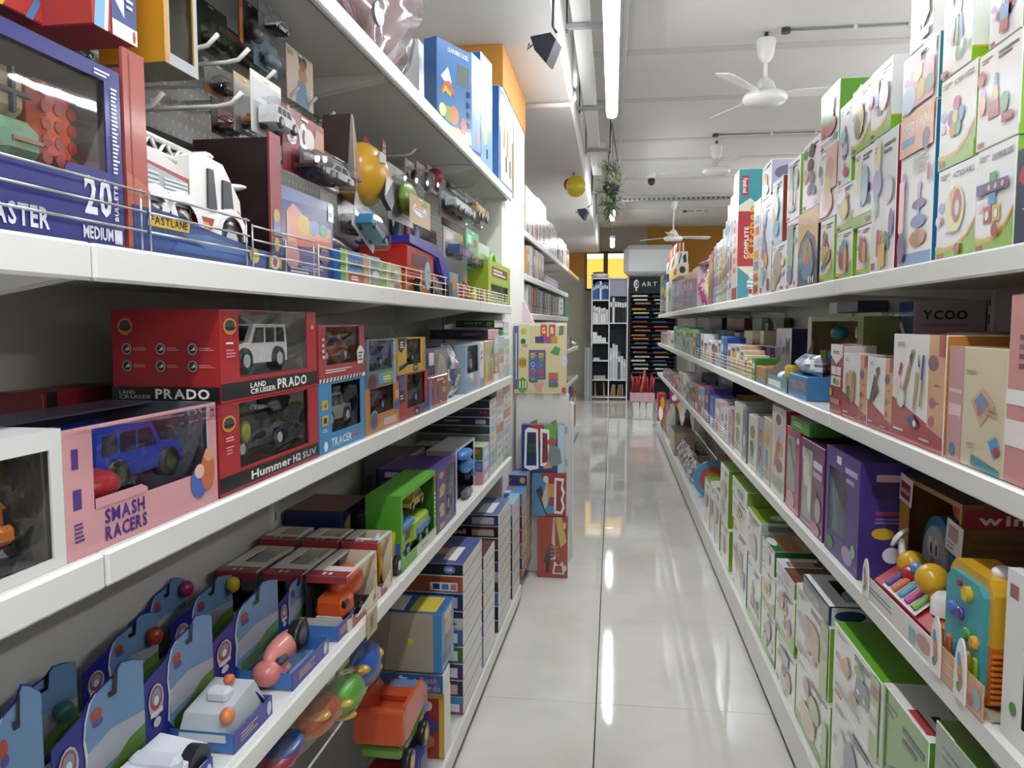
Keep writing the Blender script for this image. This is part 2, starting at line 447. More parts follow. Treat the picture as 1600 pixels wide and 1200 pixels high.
bw = MB()
WX = [(-.535, -.20), (-.11, .62)]; WZ0, WZ1 = 2.22, 2.93
for a, q in (((-5.1, 15.95, 0), (6.5, 16.1, WZ0)), ((-5.1, 15.95, WZ1), (6.5, 16.1, CZ)), ((-5.1, 15.95, WZ0), (WX[0][0], 16.1, WZ1)), ((WX[0][1], 15.95, WZ0), (WX[1][0], 16.1, WZ1)), ((WX[1][1], 15.95, WZ0), (6.5, 16.1, WZ1))):
    bw.box(a, q, 'b3a994')
struct(bw.build('wall_back', BACKW))
for x0, x1 in ((-5, WX[0][0]-.06), (WX[1][1]+.06, 6.4)):
    b = MB(); b.box((x0, 15.925, 2.44), (x1, 15.95, CZ-.01 if x0 > 0 else SZ), 'f0a010'); struct(b.build('trim_2' if x0 < 0 else 'trim_3', ORANGE))
YEL = solid('yellow_window_film', 'ffc640', .4, emit=.62); WHT = solid('bright_sky_pane', 'fff6dc', .4, emit=.6)
for k, (x0, x1) in enumerate(WX):
    b = MB(); f = .035
    for a, q in (((x0-f, 15.9, WZ0-f), (x0, 15.99, WZ1+f)), ((x1, 15.9, WZ0-f), (x1+f, 15.99, WZ1+f)), ((x0-f, 15.9, WZ1), (x1+f, 15.99, WZ1+f)), ((x0-f, 15.9, WZ0-f), (x1+f, 15.99, WZ0))): b.box(a, q, '6a4a35')
    w = struct(b.build('window_%d' % (k+1), MATTE))
    p = MB(); p.box((x0, 16.0, WZ0), (x1, 16.01, WZ1-.1), 'y'); struct(p.build('pane', YEL, w))
    p = MB(); p.box((x0, 16.0, WZ1-.1), (x1, 16.01, WZ1), 'w'); struct(p.build('pane', WHT, w))
# side walls, wall behind the camera, a white column between the two toy gondolas
for nm, a, q in (('wall_left', (-5.1, -1.6, 0), (-5, 16, CZ)), ('wall_right', (6.4, -1.6, 0), (6.5, 16, CZ)), ('wall_front', (-5.1, -1.7, 0), (6.5, -1.6, CZ))):
    b = MB(); b.box(a, q, 'w'); struct(b.build(nm, WALLM))
b = MB(); b.box((-1.15, 4.08, 0), (-.585, 5.1, SZ), 'w', .004); colm = struct(b.build('wall_column', WALLM))
b = MB(); b.box((-1.155, 4.07, 2.735), (-.579, 5.106, SZ-.001), 'f0a010', .002); struct(b.build('trim_4', ORANGE))
# ================================================================== ceiling tubes (the lamps of the shop, then unseen ones added)
def tube_lamp(x, y0, y1, z, label, group=None):
    r = thing('tube_lamp', label, 'lamp', T((x, y0, z)), group); L = y1-y0
    b = MB(); b.box((-.04, 0, .012), (.04, L, .055), 'w', .004); b.build('housing', METAL, r)
    b = MB(); b.prism([(-.035, .012), (-.028, -.01), (0, -.018), (.028, -.01), (.035, .012)], 'y', .008, L-.008, 'ffffff'); b.build('diffuser', EMIT, r)
    for yy in (.15, L-.15):
        b = MB(); b.tube([(0, yy, .05), (0, yy, (CZ if x > SX else SZ)-z)], .004, 's'); b.build('hanging_wire', WIRE, r)
    return r
tube_lamp(-.02, 2.75, 5.36, 2.9, 'long bright white tube lamp hanging over the tiled aisle, closest to the wall speaker')
tube_lamp(-.02, 8.0, 10.6, 2.9, 'bright tube lamp just behind the hanging succulent basket', )
tube_lamp(-.02, 13.0, 14.3, 2.9, 'small bright tube lamp over the aisle end before the yellow windows')
for y in (-1.3,): tube_lamp(-.02, y, y+2.6, 2.9, 'tube lamp overhead where the aisle begins')
k = 0
for x in (-2.5, 2.55, 4.7):  # unseen tubes added over the neighbouring aisles to light the ceiling
    for y in (-1.0, 4.2, 9.4):
        k += 1; tube_lamp(x, y, y+2.6, 2.78 if x < 0 else 3.0, 'added unseen white tube lamp over the %s aisle, %s along' % ({-2.5: 'aisle behind the car shelves', 2.55: 'aisle behind the baby toys', 4.7: 'outermost'}[x].replace('aisle behind', 'space behind'), nth(int((y+1)/5.2)+1)), 'added tube lamps of the neighbouring aisles')
# cable trunking with its brackets, conduits
r = thing('cable_trunking', 'flat white cable trunking hung on grey brackets beside the tube lamps', 'trunking', T((0, 0, 0)))
b = MB(); b.box((-.235, -1, 3.12), (-.135, 8.6, 3.16), 'w', .004); b.build('duct', METAL, r)
b = MB(); b.box((-.09, -1, 3.30), (-.055, 13.5, 3.335), 's', .003); b.build('conduit', METAL, r)
b = MB(); b.box((.045, -1, 3.38), (.075, 12, 3.41), 's', .003); b.build('conduit', METAL, r)
for y in (2.9, 4.3, 5.9, 7.3, 9.6, 11.5):
    b = MB(); b.box((-.27, y-.015, 3.09), (-.03, y+.015, 3.115), 'gr')
    for x in (-.262, -.04): b.tube([(x, y, 3.07), (x, y, CZ)], .006, 'dk')
    b.build('bracket', METAL, r)
def conduit(path, rad, label, col='s'):
    b = MB(); b.tube(path, rad, col, 8); return tag(b.build('conduit_pipe', METAL), label, 'pipe')
conduit([(-.585, 5.16, SZ-.02), (-.36, 5.16, SZ-.02), (-.29, 5.16, SZ-.015), (-.265, 5.16, SZ+.02), (-.262, 5.16, SZ+.1), (-.262, 5.16, 3.40)], .016, 'pale bent conduit pipe crossing the beam above the white column', 'w')
b = MB(); b.box((-.02, 9.55, 2.985), (2.3, 9.62, 3.02), 'gr', .003)
for i in range(38): b.box((.0+i*.058, 9.548, 2.99), (.03+i*.058, 9.549, 3.012), 'dk')
ct = tag(b.build('cable_tray', METAL), 'dark perforated cable tray crossing the ceiling behind the plant', 'tray')
for x in (.0, 2.2):
    b = MB(); b.tube([(x, 9.585, 2.96), (x, 9.585, CZ)], .008, 'dk'); b.build('hanger', METAL, ct)
# ceiling fans
def fan(px, py_hub, Y, a0, label):
    p = Yp(px, py_hub, Y); r = thing('ceiling_fan', label, 'fan', T(p))
    b = MB(); b.lathe([(.02, -.045), (.13, -.04), (.15, -.01), (.135, .02), (.09, .035), (.075, .05), (.055, .1), (.018, .13)], 24, 'w'); b.build('motor', PLASTIC, r)
    b = MB(); b.lathe([(.06, .012), (.078, .014), (.078, .03), (.06, .032)], 20, 'gr'); b.build('ring', METAL, r)
    L = CZ-p.z; b = MB(); b.tube([(0, 0, .1), (0, 0, L-.08)], .014, 'w', 8); b.build('rod', METAL, r)
    b = MB(); b.lathe([(.022, L-.2), (.05, L-.16), (.065, L-.06), (.06, L-.045)], 18, 'w'); b.build('canopy', PLASTIC, r)
    b = MB(); b.box((-.012, -.012, L-.06), (.012, .012, L), 'dk'); b.build('hook', METAL, r)
    b = MB()
    for s in (0,):
        pts = [(.13, -.03), (.2, -.045), (.58, -.065), (.61, -.04), (.61, .045), (.57, .062), (.2, .04), (.13, .03)]
        n = len(pts); th = .006
        lo = [(x, y, .012-y*.22) for x, y in pts]; hi = [(x, y, .012-y*.22+th) for x, y in pts]
        b.add(lo+hi, [tuple(range(n))[::-1], tuple(range(n, 2*n))]+[(i, (i+1) % n, n+(i+1) % n, n+i) for i in range(n)], 'w')
    for i in range(3):
        M = RZ(a0+120*i)
        if i == 0: bl = b.build('fan_blade', PLASTIC, r, M)
        else: inst(bl, r, M)
    return r
fan(1195, 152, 5.5, 235, 'white three-blade ceiling fan above the upper baby toy cartons, largest of the fans')
fan(1119, 266, 8.6, 40, 'white ceiling fan half hidden behind the kitchen carton')
fan(1052, 372, 12.2, 20, 'small distant white ceiling fan with a stubby motor above the display shelf')
for k, (a, q, Y, lab) in enumerate((((1228, 47), (1430, 40), 5.9, 'thin grey wire run clipped to the ceiling beside the big fan'), ((1118, 211), (1290, 203), 8.9, 'thin grey wire run clipped to the ceiling over the middle fan'), ((1070, 330), (1120, 326), 12.6, 'short wire run on the ceiling over the small fan'))):
    A, Q = Yp(*a, Y), Yp(*q, Y); z = CZ-.012
    A = Vector((A.x*(z-1.5)/(A.z-1.5), Y*(z-1.5)/(A.z-1.5), z)); Q = Vector((Q.x*(z-1.5)/(A.z-1.5), A.y, z))
    b = MB(); b.tube([A, Q], .008, 'gr'); r = tag(b.build('wire_run', METAL), lab, 'wire')
    for t in (.0, .45, .8):
        c = A.lerp(Q, t); m = MB(); m.box((c.x-.012, c.y-.014, z-.012), (c.x+.012, c.y+.014, CZ), 'w'); m.build('clip', PLASTIC, r)
    m = MB(); m.lathe([(.03, -.02), (.03, .012)], 12, 'dk', (A.x, A.y, z)); m.build('junction_box', PLASTIC, r)
# ================================================================== shelving
Z1, Z2, Z3, Z4, Z5 = 2.177, 1.594, 1.228, .795, .10
LWHITE = 'dfded8'
def gondola(name, label, side, bays, levels, depth, base_d, base_z, top, off=0):
    M0 = ML(0, off, 0) if side == 'L' else MR(0, off, 0)
    sg = 1 if side == 'L' else -1
    r = thing(name, label, 'shelving', M0)
    def X(s): return s*sg
    for (s0, s1) in bays:
        for lv in levels:
            b = MB(); b.box((X(s0+.003), .012, lv-.022), (X(s1-.003), depth, lv-.003), LWHITE, .002); b.box((X(s0+.02), .03, lv-.03), (X(s1-.02), depth-.02, lv-.022), 'bdbcb6', .002)
            sh = b.build('shelf', METAL, r)
            b = MB(); b.box((X(s0+.0015), -.004, lv-.044), (X(s1-.0015), .012, lv), LWHITE, .004); b.build('shelf_lip', METAL, sh)
            for s in (s0+.012, s1-.012):
                b = MB(); b.prism([(.02, lv-.024), (.02, lv-.04), (depth-.014, lv-(.10 if name == 'gondola_shelving' and side == 'L' and not off else .058)), (depth-.014, lv-.024)], 'x', X(s-.0015), X(s+.0015), LWHITE); b.build('bracket', METAL, sh)
        b = MB(); b.box((X(s0+.0015), base_d, .035), (X(s1-.0015), depth, base_z-.003), LWHITE, .003); b.box((X(s0+.0015), base_d-.004, .035), (X(s1-.0015), base_d+.01, base_z), LWHITE, .003); b.build('base_deck', METAL, r)
        b = MB(); b.box((X(s0), base_d+.012, 0), (X(s1), base_d+.03, .036), '3a3833'); b.build('kick_plate', METAL, r)
        z = base_z; k = 0
        while z < top-.05:
            z2 = min(z+.3, top); b = MB(); b.box((X(s0+.012), depth, z+.002), (X(s1-.012), depth+.012, z2-.002), 'cfcdc7', .003); b.build('back_panel', METAL, r); z = z2
    for s in sorted({q for bb in bays for q in bb}):
        b = MB(); b.box((X(s-.014), depth-.012, 0), (X(s+.014), depth+.03, top), LWHITE, .003)
        z = .3
        while z < top-.05: b.box((X(s-.004), depth-.0125, z), (X(s+.004), depth-.0118, z+.025), '55534e'); z += .05
        b.build('upright', METAL, r)
    return r
DL = .37
LBAYS = [(-.35, .829), (.829, 2.008), (2.008, 3.157), (3.157, 4.02)]
gl = gondola('gondola_shelving', 'white metal toy shelving with red and blue boxed cars along the aisle', 'L', LBAYS, (Z1, Z2, Z3, Z4), DL, -.05, Z5, 2.55)
DR = .42
R1, R2, R3, R4 = 1.624, 1.246, .84, .16
RBAYS = [(-.24, 1.02), (1.02, 2.275), (2.275, 3.53), (3.53, 4.83), (4.83, 6.05), (6.05, 7.3), (7.3, 8.55), (8.55, 9.8), (9.8, 10.75)]
gr_ = gondola('gondola_shelving', 'white metal shelving full of white and green baby toy cartons', 'R', RBAYS, (R1, R2, R3), DR, 0, R4, 1.8)
LF = [(5.2, 6.4), (6.4, 7.6), (7.6, 8.8)]
FZ = (2.13, 1.84, 1.575, 1.2, .8)
gf = gondola('gondola_shelving', 'white metal shelving with dolls beyond the white column', 'L', LF, FZ, DL, -.02, .12, 2.3, off=.09)
gf2 = gondola('gondola_shelving', 'short white shelving run ending the doll side near the bookcase', 'L', [(8.835, 9.7), (9.7, 10.6)], (2.13, 1.2, .8), DL, -.02, .12, 2.2, off=.09)
for s0, s1 in ((8.81, 9.69), (9.71, 10.59)):
    b = MB(); b.box((s0, -.0065, 2.096), (s1, -.0045, 2.124), 'd8b040'); b.build('yellow_label_strip', CARTON, gf2)
# pegboard strip above the second toy shelf
def peg_mat():
    m, n, b = newmat('pegboard')
    t = n.nodes.new('ShaderNodeTexCoord'); mp = n.nodes.new('ShaderNodeVectorMath'); mp.operation = 'SCALE'; mp.inputs['Scale'].default_value = 40
    n.links.new(t.outputs['Object'], mp.inputs[0])
    fr = n.nodes.new('ShaderNodeVectorMath'); fr.operation = 'FRACTION'; n.links.new(mp.outputs[0], fr.inputs[0])
    sx = n.nodes.new('ShaderNodeSeparateXYZ'); n.links.new(fr.outputs[0], sx.inputs[0])
    cb = n.nodes.new('ShaderNodeCombineXYZ'); n.links.new(sx.outputs[0], cb.inputs[0]); n.links.new(sx.outputs[2], cb.inputs[1])
    ds = n.nodes.new('ShaderNodeVectorMath'); ds.operation = 'DISTANCE'; ds.inputs[1].default_value = (.5, .5, 0); n.links.new(cb.outputs[0], ds.inputs[0])
    lt = n.nodes.new('ShaderNodeMath'); lt.operation = 'LESS_THAN'; lt.inputs[1].default_value = .17; n.links.new(ds.outputs['Value'], lt.inputs[0])
    mx = n.nodes.new('ShaderNodeMix'); mx.data_type = 'RGBA'; mx.inputs[6].default_value = (*lin('c4c2bc'), 1); mx.inputs[7].default_value = (*lin('efeeea'), 1)
    n.links.new(lt.outputs[0], mx.inputs[0]); n.links.new(mx.outputs[2], b.inputs['Base Color']); b.inputs['Roughness'].default_value = .45
    return m
PEG = peg_mat()
for s0, s1 in LBAYS:
    b = MB(); b.box((s0+.014, DL-.004, Z2+.01), (s1-.014, DL-.001, Z1-.03), 'c4c2bc'); b.build('pegboard', PEG, gl)
# wire guard rails along the shelf edges
def guard(side, n, f, z, label, h=.055, d=.004, col='s', mat=None, bars=3, z0=.0, step=None):
    P = Lp if side == 'L' else Rp
    a, b_ = P(n[0], n[1], d)[0], P(f[0], f[1], d)[0]; s0, s1 = min(a, b_), max(a, b_); w = s1-s0
    M = ML(s0, d, z+.0025) if side == 'L' else MR(s1, d, z+.0025)
    r = thing('wire_guard', label, 'wire guard', M)
    for k in range(bars):
        zz = h*(k+1)/bars; m = MB(); m.tube([(0, 0, zz), (w, 0, zz)], .0017, col); m.build('rail', mat or WIRE, r)
    m = MB(); ps = max(2, int(round(w/(step or .16)))+1)
    m = None
    for i in range(ps):
        x = .004+(w-.008)*i/(ps-1)
        mm = MB(); mm.tube([(0, .0036, .0016), (0, .0036, h+.004)], .0017, col)
        if m is None: m = mm.build('post', mat or WIRE, r, T((x, 0, 0)))
        else: inst(m, r, T((x, 0, 0)))
    return r
# ================================================================== baby toy cartons (aisle side opposite the cars)
PROD = dict(
 ball='e 50 50 36 42 efe3a6;p y 30 80 50 92 60 60 40 40;e 58 56 18 30 r;e 60 52 9 14 wg;l 20 8 60 6 1 gr',
 stack='r 28 8 44 14 r;r 31 24 38 13 o;r 34 39 32 12 y;r 38 53 24 11 g;e 50 74 11 10 bl',
 blocks='r 14 10 30 26 r;r 48 10 30 26 y;r 30 38 30 26 lb;r 33 66 26 22 g;e 29 22 8 8 w;e 63 22 8 8 w',
 train='r 8 30 52 30 r;r 56 30 30 48 bl;e 24 24 13 14 y;e 70 24 13 14 y;r 14 60 13 22 g;r 62 56 16 14 sk',
 duck='e 45 38 34 26 y;e 62 68 20 20 y;p o 78 68 96 63 78 58;e 66 72 3 4 k;e 40 38 14 12 yo',
 rattle='e 50 70 24 24 pe;e 50 70 13 13 r;r 45 16 10 34 y;e 50 14 12 10 lb',
 xylo='r 10 24 12 58 r;r 25 27 12 52 o;r 40 30 12 46 y;r 55 33 12 40 g;r 70 36 12 34 bl;e 84 76 9 9 pu',
 bear='e 50 36 26 28 c98a55;e 50 70 20 19 c98a55;e 34 86 8 8 c98a55;e 66 86 8 8 c98a55;e 43 73 3 3 k;e 57 73 3 3 k;e 50 66 8 6 cr',
 phone='r 30 10 40 80 lb;r 36 58 28 24 w;e 42 40 6 6 r;e 58 40 6 6 y;e 42 24 6 6 g;e 58 24 6 6 pu',
 drum='r 22 20 56 40 r;e 50 60 28 12 wg;p y 20 84 26 88 50 62 46 60;p y 80 84 74 88 54 62 58 60;r 22 22 56 6 y',
 car='p r 8 30 12 48 30 52 40 70 66 70 76 52 92 48 92 30;e 27 30 11 12 k;e 73 30 11 12 k;p sk 42 66 36 53 52 53 52 66;p sk 56 66 56 53 70 53 64 66',
 cups='p r 20 10 26 40 54 40 60 10;p y 30 40 35 64 50 64 55 40;p lb 36 64 39 84 47 84 50 64;e 76 26 14 18 g',
 keys='e 50 78 20 16 y;p r 34 66 20 20 34 14 42 62;p g 47 62 44 10 58 10 56 62;p bl 62 64 68 16 82 24 68 68',
 ring='e 50 50 34 38 lb;e 50 50 20 23 w;e 26 70 9 10 r;e 74 70 9 10 y;e 50 14 9 10 g;e 50 50 9 10 pk',
 flower='e 50 72 14 14 hp;e 30 50 14 14 pu;e 70 50 14 14 lb;e 40 28 14 14 o;e 60 28 14 14 g;e 50 50 12 12 y',
 tower='e 50 84 9 8 lp;r 44 62 12 16 lp;e 50 60 30 7 pu;r 45 36 10 22 lb;e 50 36 34 9 bl;e 50 13 36 12 o;e 46 13 7 12 g')
PK = list(PROD)
def sub(F, x, y, w, h):
    g = Face(F.mb, F.o+F.u*(x/100)+F.v*(y/100), F.u*(w/100), F.v*(h/100), F.n); g.k = F.k+1; return g
def giggle(prod, title='', style=0, rg=None, pale=0):
    """print of a baby toy front: (main, product) drawn by a carton's front"""
    a = []
    if style == 0: a.append('p lg 0 0 100 0 100 34 80 19 52 10 22 9 0 13;p y 0 13 22 9 52 10 80 19 100 34 100 40 80 25 52 15 22 14 0 17;p o 40 11 60 12 84 22 100 34 100 37 80 22 60 13')
    elif style == 1: a.append('r 0 0 100 9 lb;r 0 88 100 12 pe')
    elif style == 2: a.append('p pk 0 30 100 45 100 0 0 0;e 18 18 10 8 hp')
    elif style == 3: a.append('r 0 0 12 100 t;r 12 0 2 100 y')
    elif style == 4: a.append('p lg 0 0 100 0 100 14 0 14;r 0 14 100 2 g')
    a.append('e 13 58 8 6 lp;e 14 44 7 5 pk;r 6 3 16 5 r' if style != 4 else 'e 86 30 7 6 pu;e 86 46 7 6 pu;r 70 4 22 6 r')
    if title: a.append('t 42 86 52 6 nb '+title)
    else: a.append('l 48 84 46 9 2 nb')
    a.append('l 8 88 26 6 2 gr')
    return ';'.join(a), prod
def gcarton(sp, label, prod='ball', style=0, title='', near='', ncol='lg', tcol='w', depth=.2, col='w', where=(16, 22, 68, 60), name='baby_toy_carton', group=None, top='', extra='', d=None):
    base, p = giggle(prod, title, style)
    mb = MB(); w, h = sp.w, sp.h; depth = min(depth, sp.room-sp.d)
    mb.box((0, 0, 0), (w, depth, h), [col, tcol, col, ncol, col, ncol, 'w'], min(.0018, w*.08))
    F = faces(mb, w, h, depth)
    F['front'].draw(base)
    if p: sub(F['front'], *where).draw(PROD[p])
    if extra: F['front'].k += 14; F['front'].draw(extra)
    if near: F[sp.near()].draw(near)
    if top: F['top'].draw(top)
    mb.box((w*.03, depth*.48, h), (w*.97, depth*.52, h+.0006), tcol)
    return tag(mb.build(name, GLOSS, None, sp.M()), label, 'box', group)
def column(side, z, items, d=.015):
    """items bottom to top: (near px, far px, y top at the near edge, function(spot))"""
    for n, f, yt, fn in items:
        sp = Spot(side, n, f, yt, z, d); fn(sp); z = z+sp.h+.0008
G = lambda *a, **k: (lambda sp: gcarton(sp, *a, **k))
C = lambda *a, **k: (lambda sp: carton(sp, *a, **k))
S1 = 'on the top baby toy shelf'
z1 = R1-.002
column('R', z1, [(1660, 1592, 205, C('navy carton at the entrance end of the top baby toy shelf', 'nb', .25, front='e 30 72 22 12 r;t 20 30 60 8 w TOYS;e 60 50 20 12 w'))])
column('R', z1, [(1590, 1530, 210, G('white carton of numbered learning blocks, green base print, beside the action ball carton', 'blocks', 0, 'LEARNING BLOCKS', extra='r 6 56 84 10 pu;e 40 61 4 3 y;e 58 61 4 3 y;e 76 61 4 3 y;e 60 20 9 7 r')),
  (1600, 1533, 40, G('tall white carton showing red and white cups above the learning blocks', 'cups', 5, near='r 0 0 100 10 lg', extra='e 12 74 9 8 r;e 16 46 10 11 pe;r 66 18 24 8 r')),
  (1602, 1551, -70, G('topmost white carton with blue and red bottle print over the cups carton', 'car', 5, extra='r 40 30 26 22 lb;r 40 12 26 18 r'))])
column('R', z1, [(1530, 1468, 240, G('white carton titled baby action ball with large yellow and red ball', 'ball', 0, 'ACTION BALL', extra='e 10 44 7 6 pk;e 62 10 8 6 r')),
  (1528, 1473, 88, G('white carton with small red and blue toy parts above the action ball', 'flower', 0, 'ACTIVITY PUZZLE', near='r 0 0 100 16 lg;p y 0 16 100 16 100 20 0 19')),
  (1525, 1479, -60, G('glossy white carton with blue, red and green fruit print, white side with lime foot', 'keys', 5, ncol='w', near='r 0 0 100 14 lg;r 0 14 100 2 y;r 20 4 60 9 r', depth=.24, extra='e 30 84 8 12 t;e 60 86 8 12 dr;e 60 18 8 8 g;e 84 22 6 6 g;r 4 2 22 6 r'))])
column('R', z1, [(1464, 1412, 153, G('tall white and orange carton of a stacking tower with bright blue side', 'tower', 1, 'SPEEDY FUN', ncol='1f7ec2', where=(30, 12, 66, 46), extra='r 0 74 100 26 pe;t 8 88 78 7 w SPEEDY FUN;r 6 80 40 5 lb;e 80 79 10 7 pu;l 46 60 40 12 7 gr;r 88 52 8 10 hp;e 16 14 12 10 pu;r 6 24 16 34 pk')),
  (1469, 1414, 46, G('pink and white carton of pastel ducks with a teal side panel', 'duck', 5, ncol='t', extra='r 30 8 64 62 e3a3b4;p w 62 98 98 98 98 66;e 26 26 20 22 sk;e 60 30 12 16 y;e 84 30 14 14 t;e 50 60 14 14 cr;r 44 78 14 14 dr', depth=.24)),
  (1462, 1427, -55, G('shiny white carton with orange and green toy print above the pastel ducks', 'stack', 5, ncol='w', extra='p o 50 70 80 90 90 40 60 20;e 40 24 14 12 g;r 50 8 40 14 lb', near='r 30 20 30 10 g'))])
column('R', z1, [(1404, 1367, 193, G('tall pale grey and green carton with red side beside the stacking tower carton', 'xylo', 5, ncol='b3263a', where=(20, 4, 76, 34), extra='e 26 66 20 10 lp;e 74 58 20 10 s;e 30 86 10 12 cr;r 18 42 10 16 mt;e 90 34 9 10 pu;r 40 4 30 16 y', col='dcdedc')),
  (1396, 1364, 84, G('white and lime carton of red and blue toys with purple dots on its white side', 'keys', 0, ncol='w', near='r 0 0 100 18 lg;p y 0 18 100 18 100 22 0 20;e 50 30 24 9 pu;e 50 62 24 9 pu;l 16 74 66 18 6 k', depth=.22, extra='e 8 58 10 11 r;r 26 44 20 40 bl;e 70 52 22 20 pk'))])
column('R', z1, [(1371, 1340, 344, G('low white carton with a red animal and lime base, second in its stack row', 'bear', 0, '', extra='e 48 50 22 24 r;r 30 60 8 22 r;e 66 46 14 22 yo')),
  (1368, 1337, 220, G('white carton with pale green and blue rattles above the red animal carton', 'rattle', 4, '', extra='e 36 62 14 26 dfe8a4;e 64 52 20 26 a9c6e6')),
  (1363, 1334, 118, G('glossy white carton with a yellow and green turtle toy under the ceiling', 'stack', 0, extra='e 46 48 26 26 c9c860;e 40 40 16 20 ol;e 56 58 10 14 yo;e 88 60 9 10 pk'))])
column('R', z1, [(1340, 1308, 351, G('low white carton with a purple and yellow rider toy over lime base', 'train', 0, '', extra='e 46 42 22 22 dr;e 56 66 18 16 t;e 68 40 12 26 yo')),
  (1338, 1309, 278, G('small white carton with yellow lion print between two rider cartons', 'duck', 0, extra='e 52 44 26 22 d9c257;r 60 66 14 14 r')),
  (1335, 1314, 150, G('tall pale pastel carton of soft toys leaning by the activity ball carton', 'flower', 5, col='dfe6e8', extra='e 40 60 24 8 mt;e 60 42 22 7 lp;e 40 24 20 7 pk;e 70 14 18 6 r'))])
column('R', z1, [(1304, 1283, 337, G('low white carton with red cup and yellow boat, lime side visible', 'car', 0, '', extra='e 40 70 14 13 r;e 52 44 34 14 yo;p g 20 26 70 50 74 42 26 18')),
  (1311, 1283, 219, G('orange and white carton of yellow and pink balls under the activity ball carton', 'ball', 5, ncol='d8631f', extra='r 40 40 60 60 f0b8a0;e 62 66 22 20 d79a94;e 52 42 20 18 e2c35a;e 56 22 26 16 f0a892;r 8 4 50 8 pk;e 8 74 8 9 g')),
  (1313, 1285, 121, G('white activity ball carton with red splash and bright green side', '', 5, near='t 18 74 44 14 w Activity', ncol='57a51c', depth=.26, extra='e 58 34 34 15 b8323c;e 44 50 34 12 5f9f4a;r 10 22 18 26 c23a44;t 10 6 70 7 k Activity Ball;e 88 13 8 7 g;r 56 58 22 22 pk;l 12 80 30 12 2 pe'))])
def kinetic(sp): return carton(sp, 'dark carton with orange top and colourful star toy print', '3c3652', .22, front='r 0 74 100 26 edb45e;p edb45e 0 40 0 76 100 76 100 40 86 62 50 74 14 62;e 48 32 38 26 2a2440;e 50 26 30 18 3f93c8;e 50 44 24 18 c77b3a;p g 40 56 46 40 60 42 58 58;e 18 36 10 14 t;l 14 82 70 6 2 w;r 60 5 5 8 w;r 70 5 5 8 w;r 80 5 5 8 w', ncol='2b2740', mat=GLOSS)
column('R', z1, [(1281, 1249, 318, kinetic), (1283, 1257, 206, G('pale pink carton with three black flower shapes on its front', '', 5, col='f0dfe2', extra='e 56 84 16 10 k;e 50 64 18 9 k;e 62 44 14 10 55504c;e 50 28 15 8 k;e 24 50 14 8 pe;e 76 24 10 8 b;e 20 84 10 7 g;e 80 10 10 6 pk', ncol='e4d4d8'))])
column('R', z1, [(1249, 1230, 338, G('glossy white carton with grey window print and green robot', '', 5, extra='r 16 50 50 44 9aa49c;e 40 40 26 14 7fc090;e 40 22 22 14 8a8fc0;e 80 70 10 6 mt;r 76 6 14 5 r')),
  (1259, 1232, 232, G('white carton with two grey figures and an open window print, pink dot', '', 5, extra='p a5aca8 14 20 30 92 52 90 58 18;e 76 64 18 18 b2b8b4;e 70 36 8 10 pk;r 20 14 50 8 lb;e 40 24 18 8 pe'))])
column('R', z1, [(1230, 1207, 374, G('low white carton with brown owl print and red corner', '', 5, extra='e 46 54 30 34 a89a90;e 84 60 12 10 cr;e 84 40 10 8 pk;e 24 22 16 18 e8b890;r 70 6 20 5 r')),
  (1224, 1208, 272, G('light blue carton with yellow ring toy and red side', '', 5, col='bcdcea', ncol='c22a3c', extra='e 44 54 26 20 yo;e 52 54 14 12 bcdcea;e 50 24 26 12 8cc8d8;e 40 84 14 8 d8a890;p k 60 40 74 52 70 66 66 54'))])
column('R', z1, [(1208, 1190, 302, G('tall white carton with scattered pastel doodles beside the cream strip carton', '', 5, extra='e 40 78 18 8 lp;e 40 48 20 12 8a7fb0;e 60 36 18 8 yo;p k 30 66 44 52 50 60 40 74;e 30 20 16 10 sk;r 74 4 20 12 r;l 30 18 50 12 4 gr', col='dfe1ee')),
  (1206, 1192, 248, G('white carton with orange puzzle print and lilac side, on the doodle carton', '', 5, ncol='b9b4cc', near='e 40 62 34 22 6d6a94;r 0 0 100 8 r', depth=.2, extra='e 40 50 26 24 e8a070;e 50 24 30 14 sk'))])
column('R', z1, [(1189, 1179, 308, C('narrow cream carton with a column of blue and orange picture squares', 'ead7b8', .2, front='r 20 88 60 8 pk;r 20 76 60 8 lb;r 20 64 60 8 o;r 20 52 60 8 sk;r 20 40 60 8 y;r 20 28 60 8 lb;r 20 16 60 8 o;r 20 4 60 8 r', mat=GLOSS))])
# the kitchen carton turned with its broad face to the entrance
def kitchen(sp):
    Y = sp.s0; dep = min(.38, Yp(1193, 268, Y+sp.w).x-RX-.015)
    carton(sp, 'large teal and red toy kitchen carton with orange script lettering facing the entrance', 'f2d7da', dep, front='r 0 0 100 10 r;l 20 20 50 70 9 gr', ncol='2f9aa6', tcol='2f9aa6', mat=GLOSS,
      near='p d9d0c4 0 72 40 78 78 70 100 52 100 24 60 15 0 26;p c22a38 0 68 100 68 100 26 0 26;r 10 80 22 15 c22a38;r 12 81.5 18 12 b81c30;v 13 82 16 11 w Funskool;V 22 32 14 24 w COMPLETE;V 30 32 34 40 f2b01e Kitchen;v 34 3 26 18 w Giggles;e 46 7 6 2 r')
column('R', z1, [(1155, 1147.5, 264, kitchen)])
thin = [(1147, 1142.5, 304, 'pk'), (1142.5, 1138, 318, 'w'), (1138, 1134, 343, 'sk'), (1134, 1130, 355, 'cr'), (1130, 1125, 372, 'dfe6a0'), (1125, 1120, 377, 'w'), (1120, 1116, 383, 'sk'), (1116, 1112, 390, 'hp'), (1112, 1108, 396, 'pe')]
